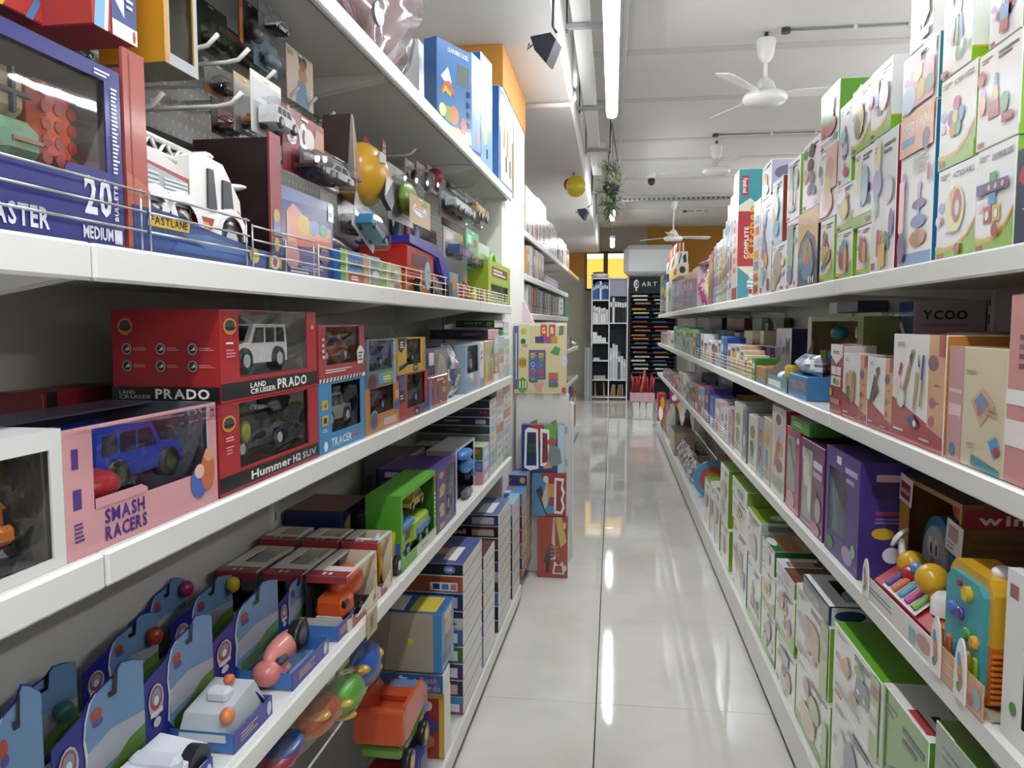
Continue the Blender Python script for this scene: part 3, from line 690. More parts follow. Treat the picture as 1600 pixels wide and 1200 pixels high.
for i, (n, f, yt, c) in enumerate(thin):
    nm = {'dfe6a0': 'pale lime'}.get(c, CN.get(c))
    column('R', z1, [(n, f, yt, C('thin upright %s boxed game, %s one beyond the toy kitchen carton' % (nm, nth(i+1)), c, .22, front='l 20 10 60 80 8 gr;r 10 60 40 20 %s;r 0 0 8 100 8a8a8a;r 20 30 60 14 %s' % ('w' if c != 'w' else 'sk', ('o', 'lb', 'hp', 'g')[i % 4]), near='l 10 10 80 50 5 gr', name='boxed_game', mat=GLOSS))])
def bag(sp, label, cols, depth=.1, group=None, name='bagged_toy', cat='bag', mat=None, header=None, seed=0):
    """a soft filled bag with a gathered top, hung or standing"""
    rg = random.Random(seed+int(sp.s0*1000)); w, h = sp.w, sp.h; root = MB(); nx, nz = 10, 9
    p = []; cl = []
    for side in (0, 1):
        for j in range(nz+1):
            for i in range(nx+1):
                u, v = i/nx, j/nz
                bul = (sin(pi*u)**.6)*(sin(pi*min(1, v*1.02+.02))**.5 if v < .98 else .1)
                y = depth/2+(-1 if side == 0 else 1)*depth/2*bul*(1+.18*sin(9*u+7*v+side)+rg.uniform(-.09, .09))
                pin = 1-.25*v**4
                p.append(((.5+(u-.5)*pin)*w, y, v*h))
    F = []; cc = []; N = (nx+1)*(nz+1)
    for side in (0, 1):
        for j in range(nz):
            for i in range(nx):
                a = side*N+j*(nx+1)+i; q = (a, a+1, a+nx+2, a+nx+1); F.append(q if side == 0 else q[::-1])
                cc.append(cols[int((sin(i*1.3+j*.9+seed)+1)*len(cols)/2) % len(cols)])
    root.add(p, F, cc, True)
    o = root.build(name, mat or FOIL, None, sp.M()); tag(o, label, cat, group)
    if header:
        m = MB(); m.box((w*.1, depth*.47, h*.97), (w*.9, depth*.53, h*1.12), header); m.build('header_card', CARTON, o)
    return o
B_ = lambda *a, **k: (lambda sp: bag(sp, *a, **k))
column('R', z1, [(1107, 1097, 414, B_('shimmering yellow and teal toy bag beyond the thin boxed games', ['cr', 'y', 'mt', 'sk'], .12, header='cr'))])
column('R', z1, [(1097, 1090, 420, B_('hot pink foil toy bag beside the shimmering yellow bag', ['hp', 'pk', 'hp'], .12))])
column('R', z1, [(1090, 1082, 416, C('silver pink blister carton behind the hot pink foil bag', 'c9b3bd', .2, front='e 50 60 30 20 hp;l 20 10 60 30 4 gr', mat=GLOSS)), (1103, 1086, 402, B_('bright magenta and orange toy bag lying on top of the row', ['hp', 'o', 'lp'], .14))])
for i, (n, f, yt, c) in enumerate([(1082, 1078, 424, 'gr'), (1078, 1073, 428, 'c8b4be'), (1073, 1069, 434, 'hp'), (1069, 1065, 438, 'b3a1b5'), (1065, 1061, 440, 'c8b4be'), (1061, 1057, 444, 'a39aa6'), (1057, 1053.5, 446, 'br'), (1053.5, 1050, 448, 'a9b0a4')]):
    nm = dict(c8b4be='dusty pink', b3a1b5='mauve', a39aa6='ash', a9b0a4='sage').get(c, CN.get(c))
    column('R', z1, [(n, f, yt-(i % 3)*3, C('slim %s doll carton, %s along from the magenta bag' % (nm, nth(i+1)), c, .2, front='e 50 62 34 12 pk;l 20 8 60 30 4 gr', mat=GLOSS, name='doll_carton'))], d=.015)
column('R', z1, [(1050, 1044, 438, C('sage carton under the picture box pile at the shelf end', 'a9b0a4', .2, front='e 50 60 30 20 g;l 20 10 60 30 4 gr')), (1060, 1046, 412, C('box with yellow and grey animal print in the end pile', 'd9c9a0', .1, front='e 40 50 20 30 y;e 70 50 16 30 k', near='e 40 50 30 30 k')),
  (1059, 1042, 393, C('black and white striped print box in the end pile', 'd6d6d2', .1, front='p k 10 10 30 90 40 90 20 10;p k 50 10 60 60 80 90 70 20', near='p k 10 10 30 90 40 90 20 10;p k 60 10 50 60 80 90 90 20')), (1058, 1044, 379, C('small red and yellow striped box topping the end pile', 'r', .08, front='r 30 0 20 100 y;r 70 0 14 100 w', near='r 20 0 25 100 y;r 70 0 14 100 w'))])
for i, (n, f, yt, c) in enumerate([(1044, 1041, 440, 'cr'), (1041, 1038, 436, 'b'), (1038, 1035, 428, 'dk'), (1035, 1032, 430, 'g')]):
    column('R', z1, [(n, f, yt, C('narrow %s carton at the display stand end of the shelf' % CN[c], c, .2, front='e 50 60 30 12 y;l 20 8 60 30 4 w'))])
# ------------------------------------------------------------------ second shelf
z2 = R2-.002
column('R', z2, [(1680, 1581, 452, C('rose pink game carton at the near end of the second baby toy shelf', 'd88a88', .25, front='r 0 20 100 14 f1e4e0;r 0 42 60 8 w;l 20 60 60 20 4 7a3a40;l 40 10 50 6 2 w', mat=GLOSS, ncol='d88a88'))])
column('R', z2, [(1578, 1485, 546, C('cream wooden toy carton with rose band and teal ribbon label', 'd9c9a6', .24, front='r 0 0 28 100 cf8f92;r 2 40 24 10 e7c2c0;r 2 60 24 3 e7c2c0;e 12 10 6 6 t;p t 48 12 95 6 95 0 48 3;p d8ae80 44 56 62 68 84 56 62 36;p 6f86b8 50 56 62 64 76 56 62 44;p c0666a 54 50 60 54 64 48 58 44;p lb 76 26 88 32 96 22 86 14;e 90 20 5 4 r;l 34 78 24 4 1 c09a72;l 70 46 20 8 2 c09a72;l 40 18 20 4 1 c09a72', near='l 10 60 60 20 4 b09060', ncol='d3c29c', tcol='e3d8bc', mat=GLOSS))])
INS = 'r 0 0 100 100 w;p c23640 0 0 100 0 100 16 0 40;r 72 0 28 100 e9a878;p c23640 0 0 100 0 100 14 0 38;e 80 %s 9 7 8a5a74;e 80 42 5 5 b0626a;e 80 26 5 5 b0626a;l 84 56 14 3 1 b0626a;l 84 41 14 3 1 b0626a;r 90 82 10 18 c23640;l 10 88 16 5 2 gr;l 6 8 30 4 1 w;l 60 6 30 4 1 e8b8b0'
column('R', z2, [(1480, 1398, 524, lambda sp: carton(sp, 'big white, red and orange carton of toy musical instruments', 'w', .2, front=INS % 76+';p b58a5a 22 44 28 44 46 86 40 86;p k 36 80 40 70 42 84;p r 14 62 18 60 22 72 18 74;p k 54 72 58 70 54 84;p b 60 60 64 60 66 82 62 82;p c8a068 46 32 50 32 56 66 50 66;p b08a60 58 36 62 36 66 60 62 60;e 14 52 6 6 pk;e 22 40 9 9 d9d4c8;e 22 40 6 6 w;p 3c4466 34 22 48 28 60 18 50 14;e 52 20 3 3 w', ncol='e08a3a', tcol='e3a04a', mat=GLOSS))])
column('R', z2, [(1397, 1358, 561, lambda sp: carton(sp, 'small white and red carton with a row of wooden number tiles', 'w', .08, front=INS % 72+';p 4a4038 12 40 30 76 36 72 18 34;p a07a50 20 36 40 76 50 84 30 40;p 5a4a40 24 44 48 62 48 54 26 38;p 4a4038 36 84 50 88 50 80 38 76', tcol='c23640', mat=GLOSS)),])
column('R', z2, [(1357, 1319, 556, lambda sp: carton(sp, 'small white and red carton with wooden animal skittles', 'w', .08, front=INS % 72+';e 20 54 8 18 c09878;e 34 62 9 14 d8b090;e 48 56 8 20 b89070;e 28 40 8 12 g;e 44 38 10 12 d8a070', tcol='d9d2cc', mat=GLOSS))])
column('R', z2, [(1318, 1299, 539, lambda sp: carton(sp, 'red carton with inset toy photos and white rounded crest', 'b8323c', .09, front='p w 0 100 100 100 100 84 50 72 0 84;l 20 86 60 5 2 r;r 10 56 38 12 w;r 52 56 38 12 w;r 10 40 80 14 w;e 40 47 12 5 g;e 66 46 12 5 y;r 10 14 76 8 d88a88;e 12 30 12 6 y', near='e 40 80 30 8 r;e 40 60 30 8 r', ncol='d7cfca', tcol='d9d2cc', mat=GLOSS))])
# open fronted kraft carton with a red toy inside
sp = Spot('R', 1350, 1263, 494, z2, .112)
kr = window_carton(sp, 'large kraft and green carton with open front showing a red toy', (9, 24, 92, 95), '6c8a2c', .1, inner='a58a5c', ncol='7e8a48', tcol='6c8a2c', film=False, front='r 0 0 8 100 d5cfc2;p lg 0 0 60 0 60 22 0 22;p e9d45a 2 22 10 8 34 8 44 22;p w 6 22 12 10 32 10 40 22;l 14 14 18 4 2 nb')
m = MB(); m.box((sp.w*.1, .03, sp.h*.25), (sp.w*.5, .09, sp.h*.62), 'r', .02); m.box((sp.w*.13, .024, sp.h*.38), (sp.w*.24, .03, sp.h*.58), 'lg', .004); m.box((sp.w*.27, .024, sp.h*.38), (sp.w*.4, .03, sp.h*.58), 't', .004); m.build('red_toy', PLASTIC, kr)
m = MB(); m.ell((sp.w*.3, .06, sp.h*.8), (.045, .03, .028), 't'); m.build('teal_dome', PLASTIC, kr)
m = MB(); m.ell((0, 0, 0), (.007, .007, .02), 'e8e6e0', 8, 6); b0 = m.build('white_bell', PLASTIC, kr, T((sp.w*.6, .06, sp.h*.82)))
for i in range(1, 5): inst(b0, kr, T((sp.w*(.6+.06*i), .06, sp.h*.82)))
sp = Spot('R', 1340, 1296, 481, z2+.292, .12); sp.h = .035
carton(sp, 'flat dark navy box lying on the kraft carton', '2a2c58', .09, ncol='2a2c58', front='r 0 0 30 100 c6c0d4')
sp = Spot('R', 1430, 1378, 453, z2, .215); mbk = dict(front='r 0 0 60 100 d9dde2;r 58 0 42 100 2858b4;t 6 82 40 9 k YCOO;p w 60 78 80 62 84 66 64 84;e 80 52 14 7 w;e 80 52 8 4 2858b4;e 82 28 14 7 w;e 82 28 8 4 2858b4;r 4 4 40 60 a9b2ae;p e6e8ea 20 20 40 50 52 46 40 10', near='t 12 84 62 8 k YCOO;l 10 78 80 2 1 gr;e 64 52 18 14 9a8a9c;e 62 60 10 7 6d6070;e 26 30 18 16 3a3638;e 26 40 10 6 5a4a4c;p w 0 40 20 12 0 12')
carton(sp, 'white and blue robot toy carton with pale pink side behind the small red cartons', 'd9dde2', .19, ncol='cbb4b6', mat=GLOSS, **mbk)
sp = Spot('R', 1562, 1478, 520, z2, .225); carton(sp, 'orange carton lying behind the cream wooden toy carton', 'd98a2e', .17, ncol='9a3a22', tcol='c2441e', front='r 0 0 100 40 b8a486')
# toys up to the wire guard
sp = Spot('R', 1262, 1233, 590, z2, .02)
w_ = tag(carton(sp, 'clear bag of blue toy beside the kraft carton, bright blue label', '3f86c8', .1, front='t 10 35 80 40 e0b04a CREATIVE'), 'bright blue creative label tray with yellow lettering', 'box')
sp2 = Spot('R', 1264, 1234, 556, z2+sp.h+.001, .025); bag(sp2, 'hazy clear bag of grey blue toy pieces on the blue tray', ['8a98a8', 'b8c0c8', '6a7890', 'e9e9ea'], .09)
sp = Spot('R', 1232, 1199, 565, z2, .02); 
def tray(sp, label):
    r = thing('display_tray', label, 'tray', sp.M()); w = sp.w; b = MB()
    for x in (0, w-.003): b = MB(); b.prism([(0, 0), (.088, 0), (.088, .2), (.05, .1), (0, .06)], 'x', x, x+.003, '9b958c'); b.build('side_flap', MATTE, r)
    b = MB(); b.box((0, 0, 0), (w, .003, .05), '6aa0a0'); F = Face(b, (0, 0, 0), (w, 0, 0), (0, 0, .05), (0, -1, 0)); F.draw('r 10 20 60 50 w'); b.build('front_flap', CARTON, r)
    b = MB(); b.box((0, .003, 0), (w, .088, .003), '8e877c'); b.build('tray_floor', MATTE, r); return r
sp.w -= .004
tray(sp, 'grey cardboard display tray with sloped sides and teal front')
m = MB(); m.ell((.05, .05, .03), (.035, .03, .03), 'w'); m.ell((.09, .06, .035), (.03, .03, .025), 'lb'); tag(m.build('striped_ball', PLASTIC, None, sp.M() @ T((.0, .01, .004))), 'white and blue toy bundle lying in the grey display tray', 'toy')
m = MB(); m.lathe([(.022, 0), (.026, .01), (.026, .05), (.02, .058)], 14, 'y'); m.lathe([(.028, -.03), (.028, 0)], 14, 'r'); tag(m.build('toy_cup', PLASTIC, None, sp.M() @ T((.13, .07, .034))), 'yellow and red toy cup standing in the grey display tray', 'toy')
column('R', z2, [(1197, 1182, 575, C('orange and green gradient craft box at the end of the wire guard', 'e08050', .12, front='r 60 40 40 60 8aa850;r 20 6 70 24 lb;r 20 34 40 8 y'))])
for i, (n, f, yt, c, tx) in enumerate([(1212, 1203, 542, '5c4a9a', 'BIG'), (1200, 1181, 541, '5c4a9a', 'wide BIG')]):
    sp = Spot('R', n, f, yt, z2, .16); carton(sp, 'purple boxed card game with white letters, %s behind the craft box' % ('narrow one' if i == 0 else 'broader one'), 'd7d2e2', .035, front='r 8 30 84 66 %s;t 26 66 50 8 w BIG;t 22 56 58 8 w CARDS;r 30 36 40 10 c9c0dc' % c, name='boxed_game')
sp = Spot('R', 1237, 1213, 513, z2, .2); carton(sp, 'white boxed game with violet motif and navy side', 'dcdae2', .14, front='e 30 70 8 6 lp;p dk 66 54 78 54 76 80 70 80;p gr 10 10 20 10 16 30;p gr 40 10 50 10 46 30;p gr 70 10 80 10 76 30', ncol='2d2c60', near='p 2d2c60 0 0 100 0 100 100', name='boxed_game')
sp = Spot('R', 1205, 1196, 505, z2, .24); sp.w = .07; carton(sp, 'dark grey book leaning behind the violet motif game', '77746e', .03, rot=0, name='book', cat='book')
# long row behind the wire guard: small boxes in two depths
rowf = [(1181, 1175, 560, 'g'), (1175, 1169, 565, 'ecdcae'), (1169, 1163, 556, 'd9c6a0'), (1163, 1157, 548, 'e2cfb2'), (1157, 1150, 540, 'dcb8a0'), (1150, 1143, 541, 'd7b69a'), (1143, 1137, 538, 'b7c3d6'), (1137, 1131, 528, 'b'), (1131, 1127, 526, 'lb'), (1127, 1122, 534, 'sk'), (1122, 1117, 532, 'b9b9d8'), (1117, 1112, 538, 'r'), (1112, 1106, 533, 'w'), (1106, 1100, 535, 'pk'), (1100, 1095, 522, 'd9dfe6'), (1095, 1088, 521, '4a50a0'), (1088, 1083, 527, 'r')]
for i, (n, f, yt, c) in enumerate(rowf):
    nm = dict(ecdcae='cream', d9c6a0='tan', e2cfb2='beige', dcb8a0='salmon', d7b69a='clay', b7c3d6='steel blue', b9b9d8='periwinkle', d9dfe6='ice white').get(c) or ('indigo' if c == '4a50a0' else CN.get(c))
    column('R', z2, [(n, f, yt, C('small %s card box, %s from the craft box behind the wire guard' % (nm, nth(i+1)), c, .1, front='e 50 64 30 14 %s;l 20 12 60 30 3 gr;r 20 80 60 12 %s' % (('w', 'y', 'r', 'lb')[i % 4], ('lb', 'r', 'w', 'g')[i % 4]), near='l 10 30 70 40 3 gr', name='card_box'))])
rowb = [(1196, 1188, 517, 'cr'), (1188, 1182, 516, 'b9a24a'), (1182, 1176, 516, 'b9a24a'), (1176, 1163, 517, 'ead9ac'), (1155, 1148, 520, '9aa0ae'), (1148, 1142, 517, 'nb'), (1142, 1136, 516, 'nb'), (1136, 1131, 516, 'b'), (1131, 1118, 516, '86b8e0')]
for i, (n, f, yt, c) in enumerate(rowb):
    nm = dict(b9a24a='mustard', ead9ac='ivory').get(c) or ('slate' if c == '9aa0ae' else 'powder blue' if c == '86b8e0' else CN.get(c))
    sp = Spot('R', n, f, yt, z2, .2); carton(sp, 'upright %s boxed game, %s in the hidden back row of the second shelf' % (nm, nth(i+1)), c, .15, front='e 50 50 30 30 %s' % ('br' if i in (1, 2) else 'w'), name='boxed_game')
for i, (n, f, yt, c) in enumerate([(1083, 1078, 515, '9fce8a'), (1078, 1072, 516, '8fc4a8'), (1072, 1067, 512, '7fc27a'), (1067, 1062, 514, 'b8b8a0'), (1062, 1058, 516, 'sk'), (1058, 1053, 510, '84c98a'), (1053, 1048, 519, 'w'), (1048, 1043, 517, 'e6e0dc'), (1043, 1038, 521, 'c9b0a8'), (1038, 1033, 519, 'b9a090')]):
    nm = {'9fce8a': 'leaf green', '8fc4a8': 'sea green', '7fc27a': 'apple green', 'b8b8a0': 'khaki', '84c98a': 'fresh green', 'e6e0dc': 'chalk white', 'c9b0a8': 'dusty rose', 'b9a090': 'taupe'}.get(c) or CN[c]
    column('R', z2, [(n, f, yt, C('thin %s picture book, %s beyond the wire guard' % (nm, nth(i+1)), c, .15, front='r 20 70 60 16 %s;e 50 40 26 14 %s;l 20 8 60 16 3 w' % (('r', 'o', 'w', 'y')[i % 4], ('y', 'lb', 'r', 'pk')[i % 4]), name='picture_book', cat='book'))])
guard('R', (1176, 597), (1083, 556), z2, 'cream wire guard rail along the second baby toy shelf', .075, col='e2d8bc', mat=METAL, bars=4)
# dark blocks seen right under the top shelf
for i, (n, f, c, lab) in enumerate([(1225, 1212, '4a5a4a', 'dark green'), (1190, 1176, '7fb5a5', 'mint'), (1163, 1148, 'a93440', 'crimson'), (1148, 1136, '7a5044', 'rust'), (1128, 1110, '3a302a', 'dark brown')]):
    sp = Spot('R', n, f, 497, z2+.001, .36); carton(sp, 'tall %s box against the back panel of the second shelf' % lab, c, .05)
# ------------------------------------------------------------------ third shelf
z3 = R3-.002
# white carton with an oval window at the entrance end
sp = Spot('R', 1720, 1556, 985, z3, .0)
wb = window_carton(sp, 'white carton with tall oval window beside the yellow music table toy', (22, 12, 86, 62), 'e2e1df', .2, inner='5a5f62', front='r 4 84 10 8 a9605c;e 60 92 8 4 lb;e 40 90 8 5 e0a0a8;r 30 4 40 3 gr;e 14 20 4 4 g', topwin=False, seed=4)
m = MB(); m.box((sp.w*.3, .05, .02), (sp.w*.7, .12, sp.h*.4), 'd9d6d2', .02); m.box((sp.w*.45, .045, .03), (sp.w*.49, .05, sp.h*.5), 'k'); m.build('white_toy', PLASTIC, wb)
# yellow and orange music table
sp = Spot('R', 1541, 1472, 915, z3, .006); sp.z += .003
def music_table(sp):
    r = thing('music_toy', 'yellow and orange music toy with teal panel of keys and buttons', 'toy', sp.M()); w, h = sp.w, sp.h; dp = .075
    b = MB(); pts = [(0, h*.5), (0, h*.9), (w*.12, h), (w*.88, h), (w, h*.9), (w, h*.5)]; b.prism(pts, 'y', .006, dp, 'f0b41e'); b.build('yellow_rim', PLASTIC, r)
    b = MB(); pts = [(w*.0, h*.5), (w, h*.5), (w*.98, h*.05), (w*.85, 0), (w*.15, 0), (w*.02, h*.05)]; b.prism(pts, 'y', .006, dp, 'e8761a'); b.build('orange_base', PLASTIC, r)
    b0 = None
    for i in range(9):
        M = T((w, dp*.5, h*(.08+.045*i)))
        if b0 is None: b = MB(); b.box((-.001, -dp*.42, -.004), (.006, dp*.42, .004), 'e8761a', .003); b0 = b.build('side_rib', PLASTIC, r, M)
        else: inst(b0, r, M)
    b = MB(); pts = [(w*.06, h*.1), (w*.16, h*.05), (w*.84, h*.05), (w*.92, h*.1), (w*.92, h*.86), (w*.8, h*.93), (w*.2, h*.93), (w*.06, h*.84)]; b.prism(pts, 'y', -.004, .008, '35a8b4'); b.build('teal_panel', PLASTIC, r)
    for i, (x, z, c) in enumerate(((.28, .62, '4a62c8'), (.46, .62, 'pu'), (.64, .5, 'g'), (.80, .48, 'yo'))):
        b = MB(); b.lathe([(.012, 0), (.0125, .006), (.008, .009)], 14, c, ax='y'); b.build('button', PLASTIC, r, T((w*x, -.004, h*z)) @ Matrix.Scale(-1, 4, (0, 1, 0)))
    for i, c in enumerate(('e86a1c', '1c7c9c', 'c3202b', 'd8a81c', '8cb41c')):
        b = MB(); b.box((-.008, -.006, 0), (.008, .002, h*.27), c, .003); b.build('piano_key', PLASTIC, r, T((w*(.22+.155*i), -.004, h*.1)))
    b = MB(); b.lathe([(.014, 0), (.014, .01)], 5, 'y', ax='y'); b.build('star_dial', PLASTIC, r, T((w*.62, -.014, h*.82)))
    b = MB(); b.lathe([(.006, 0), (.006, .006)], 10, 'r', ax='y'); b.build('light', PLASTIC, r, T((w*.42, -.010, h*.86)))
    b = MB(); b.ell((0, 0, 0), (.022, .02, .012), 'e3dfe6'); b.build('top_spinner', PLASTIC, r, T((w*.7, dp*.6, h+.004)))
    return r
music_table(sp)
# printed kraft display tray in front of it, red drum toy in a white tray
def low_tray(sp, label, col, fh, art, ear):
    r = thing('display_tray', label, 'tray', sp.M()); w = sp.w; b = MB(); b.box((0, 0, 0), (w, .003, fh), col); F = Face(b, (0, 0, 0), (w, 0, 0), (0, 0, fh), (0, -1, 0)); F.draw(art); b.build('front_panel', CARTON, r)
    for x in ear:
        b = MB(); n = 9; pts = [(-.022, 0)]+[(-.022*cos(pi*i/n), fh*.7+fh*1.15*sin(pi*i/n)) for i in range(n+1)]+[(.022, 0)]
        b.prism(pts, 'y', 0, .003, 'e6e2dc'); F = Face(b, (-.022, 0, 0), (.044, 0, 0), (0, 0, fh*1.8), (0, -1, 0)); F.draw('e 50 50 20 18 yo;e 40 66 16 12 lb;e 60 34 18 12 c3767a;e 46 22 16 8 g'); b.build('ear_card', CARTON, r, T((x, -.004, 0)))
    b = MB(); b.box((0, .003, 0), (w, .05, .0025), 'b9a88c'); b.build('tray_floor', MATTE, r); return r
sp = Spot('R', 1462, 1345, 985, z3, -.002); fh = .05
low_tray(sp, 'white printed display tray holding the red drum toy', 'dcd8d2', fh, 'l 10 30 40 40 2 7a8a9a;e 88 50 9 34 c08a86;r 70 10 8 60 7ab0b8', (.03,))
def drum_toy(sp):
    r = thing('drum_toy', 'red toy drum kit with two yellow ball drumsticks', 'toy', sp.M() @ T((.0, .018, .003))); w = sp.w
    b = MB(); b.prism([(.0, 0), (.085, 0), (.085, .075), (.06, .085), (.0, .04)], 'x', .03, w-.03, 'c31c2a'); b.build('red_body', PLASTIC, r)
    b = MB(); b.ell((w*.3, .055, .085), (.04, .03, .022), 'c31c2a'); b.build('red_drum', PLASTIC, r)
    b = MB(); b.add([(w*.2, -.001, .045), (w*.66, -.001, .045), (w*.66, .05, .088), (w*.2, .05, .088)], [(0, 1, 2, 3)], 'e4e0e0'); b.build('white_key_panel', PLASTIC, r)
    for i, c in enumerate(('pu', 'o', '4aa0d0', 'hp', '7cae3c')):
        b = MB(); b.box((-.011, .0, 0), (.011, .045, .008), c, .003); b.build('colour_key', PLASTIC, r, T((w*(.25+.09*i), .004, .05)) @ RX_(40))
    b = MB(); b.lathe([(.03, 0), (.03, .03), (.022, .042)], 16, 'e4e2de'); b.build('white_knob', PLASTIC, r, T((w*.78, .04, .07)))
    b = MB(); b.lathe([(.032, 0), (.034, .065)], 16, 'e8761a'); b.build('orange_drum', PLASTIC, r, T((w*.9, .038, .0)))
    b = MB(); b.ell((0, 0, 0), (.022, .015, .016), '3f93c8'); b.build('blue_knob', PLASTIC, r, T((w*.36, .05, .105)))
    for px, py, dd, rr in ((1425, 882, .085, .033), (1456, 905, .05, .033)):
        s_, z_ = Rp(px, py, dd); x = sp.s1-s_; y = dd-sp.d-.018; z = z_-sp.z-.003
        b = MB(); b.ell((0, 0, 0), (rr, rr, rr), 'f0b81c', 18, 12); b.build('drumstick_ball', PLASTIC, r, T((x, y, z)))
        b = MB(); b.tube([(x, y, z), (x+.04, y-.005, .06)], .009, 'f0b81c', 8); b.build('drumstick_shaft', PLASTIC, r)
    b = MB(); b.lathe([(.028, 0), (.03, .006), (.015, .012)], 14, 'e8e6e2'); b.build('white_cymbal', PLASTIC, r, T((.02, .06, .14)) @ RX_(50) @ RY_(-30))
    b = MB(); b.tube([(.02, .06, .14), (.05, .06, .06)], .008, 'e8e6e2'); b.build('cymbal_stem', PLASTIC, r)
    return r
drum_toy(sp)
sp = Spot('R', 1540, 1427, 1090, z3, -.006); sp.w -= .01
low_tray(sp, 'orange kraft printed display tray in front of the music table toy', 'd8a07a', .06, 'l 30 30 40 40 3 e8c0a0;e 90 46 8 30 8aa8b8;e 80 30 6 20 c86a5a', (.02, sp.w*.62, ))
b = MB(); b.lathe([(.022, 0), (.022, .05)], 14, '4a2f80'); b.lathe([(.023, .05), (.016, .062)], 14, 'w'); tag(b.build('toy_jar', PLASTIC, None, sp.M() @ T((.045, .042, .0035))), 'purple toy jar between the drum toy and the music table', 'toy')
# open fronted golden carton with a clock toy
sp = Spot('R', 1504, 1406, 789, z3, .11)
wf = window_carton(sp, 'golden brown open carton with blue face toy and tag of a toy maker', (18, 6, 97, 96), 'c8901e', .27, inner='8a5a1c', ncol='7a5526', tcol='6a5a22', film=False, front='r 0 0 17 100 e0a020', near='r 2 82 90 15 a3182c;t 12 85 68 8 f2dfe0 winfun;l 8 10 70 66 9 6d4a20')
m = MB(); pts = [(sp.w*.46+.26*sp.w*cos(t*pi/12), sp.h*.39+.36*sp.h*sin(t*pi/12)) for t in range(24)]; m.prism(pts, 'y', .03, .06, '2a86c0'); m.build('blue_face_rim', PLASTIC, wf)
m = MB(); pts = [(sp.w*.46+.19*sp.w*cos(t*pi/12), sp.h*.37+.30*sp.h*sin(t*pi/12)) for t in range(24)]; m.prism(pts, 'y', .023, .03, 'a9b4b4'); F = Face(m, (sp.w*.27, .023, sp.h*.09), (sp.w*.38, 0, 0), (0, 0, sp.h*.6), (0, -1, 0)); F.draw('e 34 66 12 14 w;e 58 66 12 14 w;e 38 64 5 9 2a3a70;e 60 64 5 9 2a3a70;e 46 40 8 12 c3202b;e 46 40 4 6 d8604a'); m.build('clown_face', PLASTIC, wf)
m = MB(); m.ell((sp.w*.66, .075, sp.h*.86), (sp.w*.16, .04, sp.h*.14), 'e8601a'); m.build('orange_cap', PLASTIC, wf); m = MB(); m.ell((sp.w*.86, .075, sp.h*.52), (sp.w*.1, .04, sp.h*.16), 'd8501a'); m.build('orange_ear', PLASTIC, wf)
m = MB(); m.ell((sp.w*.36, .12, sp.h*.74), (sp.w*.14, .04, sp.h*.18), '9a1a22'); m.build('red_flower', PLASTIC, wf)
for x, z, art, lab in ((.02, .78, 'r 10 16 80 60 a3183a;t 16 34 68 24 f2dfe0 winfun', 0), (.82, .62, 'r 14 40 60 46 b8949a;l 14 8 60 26 2 gr', 1)):
    m = MB(); m.box((0, 0, 0), (sp.w*.22, .002, sp.h*.24), 'e8e4e2'); Face(m, (0, 0, 0), (sp.w*.22, 0, 0), (0, 0, sp.h*.24), (0, -1, 0)).draw(art); m.build('hang_tag', CARTON, wf, T((sp.w*x, -.005, sp.h*z)) @ RY_(6))
# purple doll cartons
sp = Spot('R', 1344, 1291, 723, z3, .012)
dl = window_carton(sp, 'large purple doll carton with tall window and white doll clothes inside', (10, 20, 66, 82), '5d3a92', .2, inner='b8bcc4', front='r 0 92 100 8 4a3488;r 34 88 14 7 e6e4e8;r 60 84 34 5 c9b8dc;r 64 76 22 4 b8a8d0;e 20 10 10 6 g;e 72 12 16 8 b89ac8;e 88 20 6 6 8ac0a0', near='e 30 76 16 8 3a2a5a;r 20 84 40 6 d8a0b8;r 20 56 50 3 c03a60;e 30 40 14 5 y;e 42 22 12 7 e6e4e8;l 20 48 40 6 2 8a7ab8', ncol='44308a', tcol='4f3888', seed=8)
for x, z, a, c_, c in ((.25, .36, .05, .18, 'd8dade'), (.48, .62, .05, .16, 'c9ccd2'), (.36, .2, .07, .12, 'e3d6de'), (.55, .25, .04, .14, 'b9c9c0')):
    m = MB(); m.ell((0, 0, 0), (sp.w*a*2.2, .03, sp.h*c_), c); m.build('doll_dress', FOIL, dl, T((sp.w*x, .07, sp.h*z)) @ RY_(10))
column('R', z3, [(1289, 1253, 703, C('plum doll carton with tall window print and white name panel', '7a2a68', .2, front='r 8 10 44 80 a8b0a0;e 26 66 14 20 dfe0d8;e 40 40 8 22 e8e8e4;r 54 60 42 22 9a3a80;r 56 74 38 8 e6e4e8;r 56 64 38 6 c9a0c0;p 6a4a40 60 10 80 14 74 50 62 46;e 80 30 12 14 b8a8a8;e 70 8 20 7 c868a0;e 14 84 8 8 e0d0d8', mat=GLOSS, ncol='5a2452', tcol='6a2a60', name='doll_carton'))])
column('R', z3, [(1251, 1230, 676, C('rose pink doll carton with grey window print beside the plum one', 'c05a86', .2, front='r 8 24 62 66 9aa49a;p 5a605a 20 80 60 50 64 56 30 86;e 40 14 30 10 d8b0c0;r 74 0 26 100 c05080;e 86 88 9 4 w', mat=GLOSS, name='doll_carton', tcol='b04a78')),])
sp = Spot('R', 1259, 1228, 671, z3+.001, .012); zt = Spot('R', 1251, 1230, 676, z3).h
sp = Spot('R', 1257, 1229, 682, z3+zt, .0); sp.h = .042; carton(sp, 'flat green boxed game lying across the doll cartons', '4a9a34', .22, front='l 20 30 50 50 2 a8d090', top='r 0 0 100 40 d8d0c8;r 40 20 40 40 e0b0b0', ncol='3f8f2a', name='boxed_game')
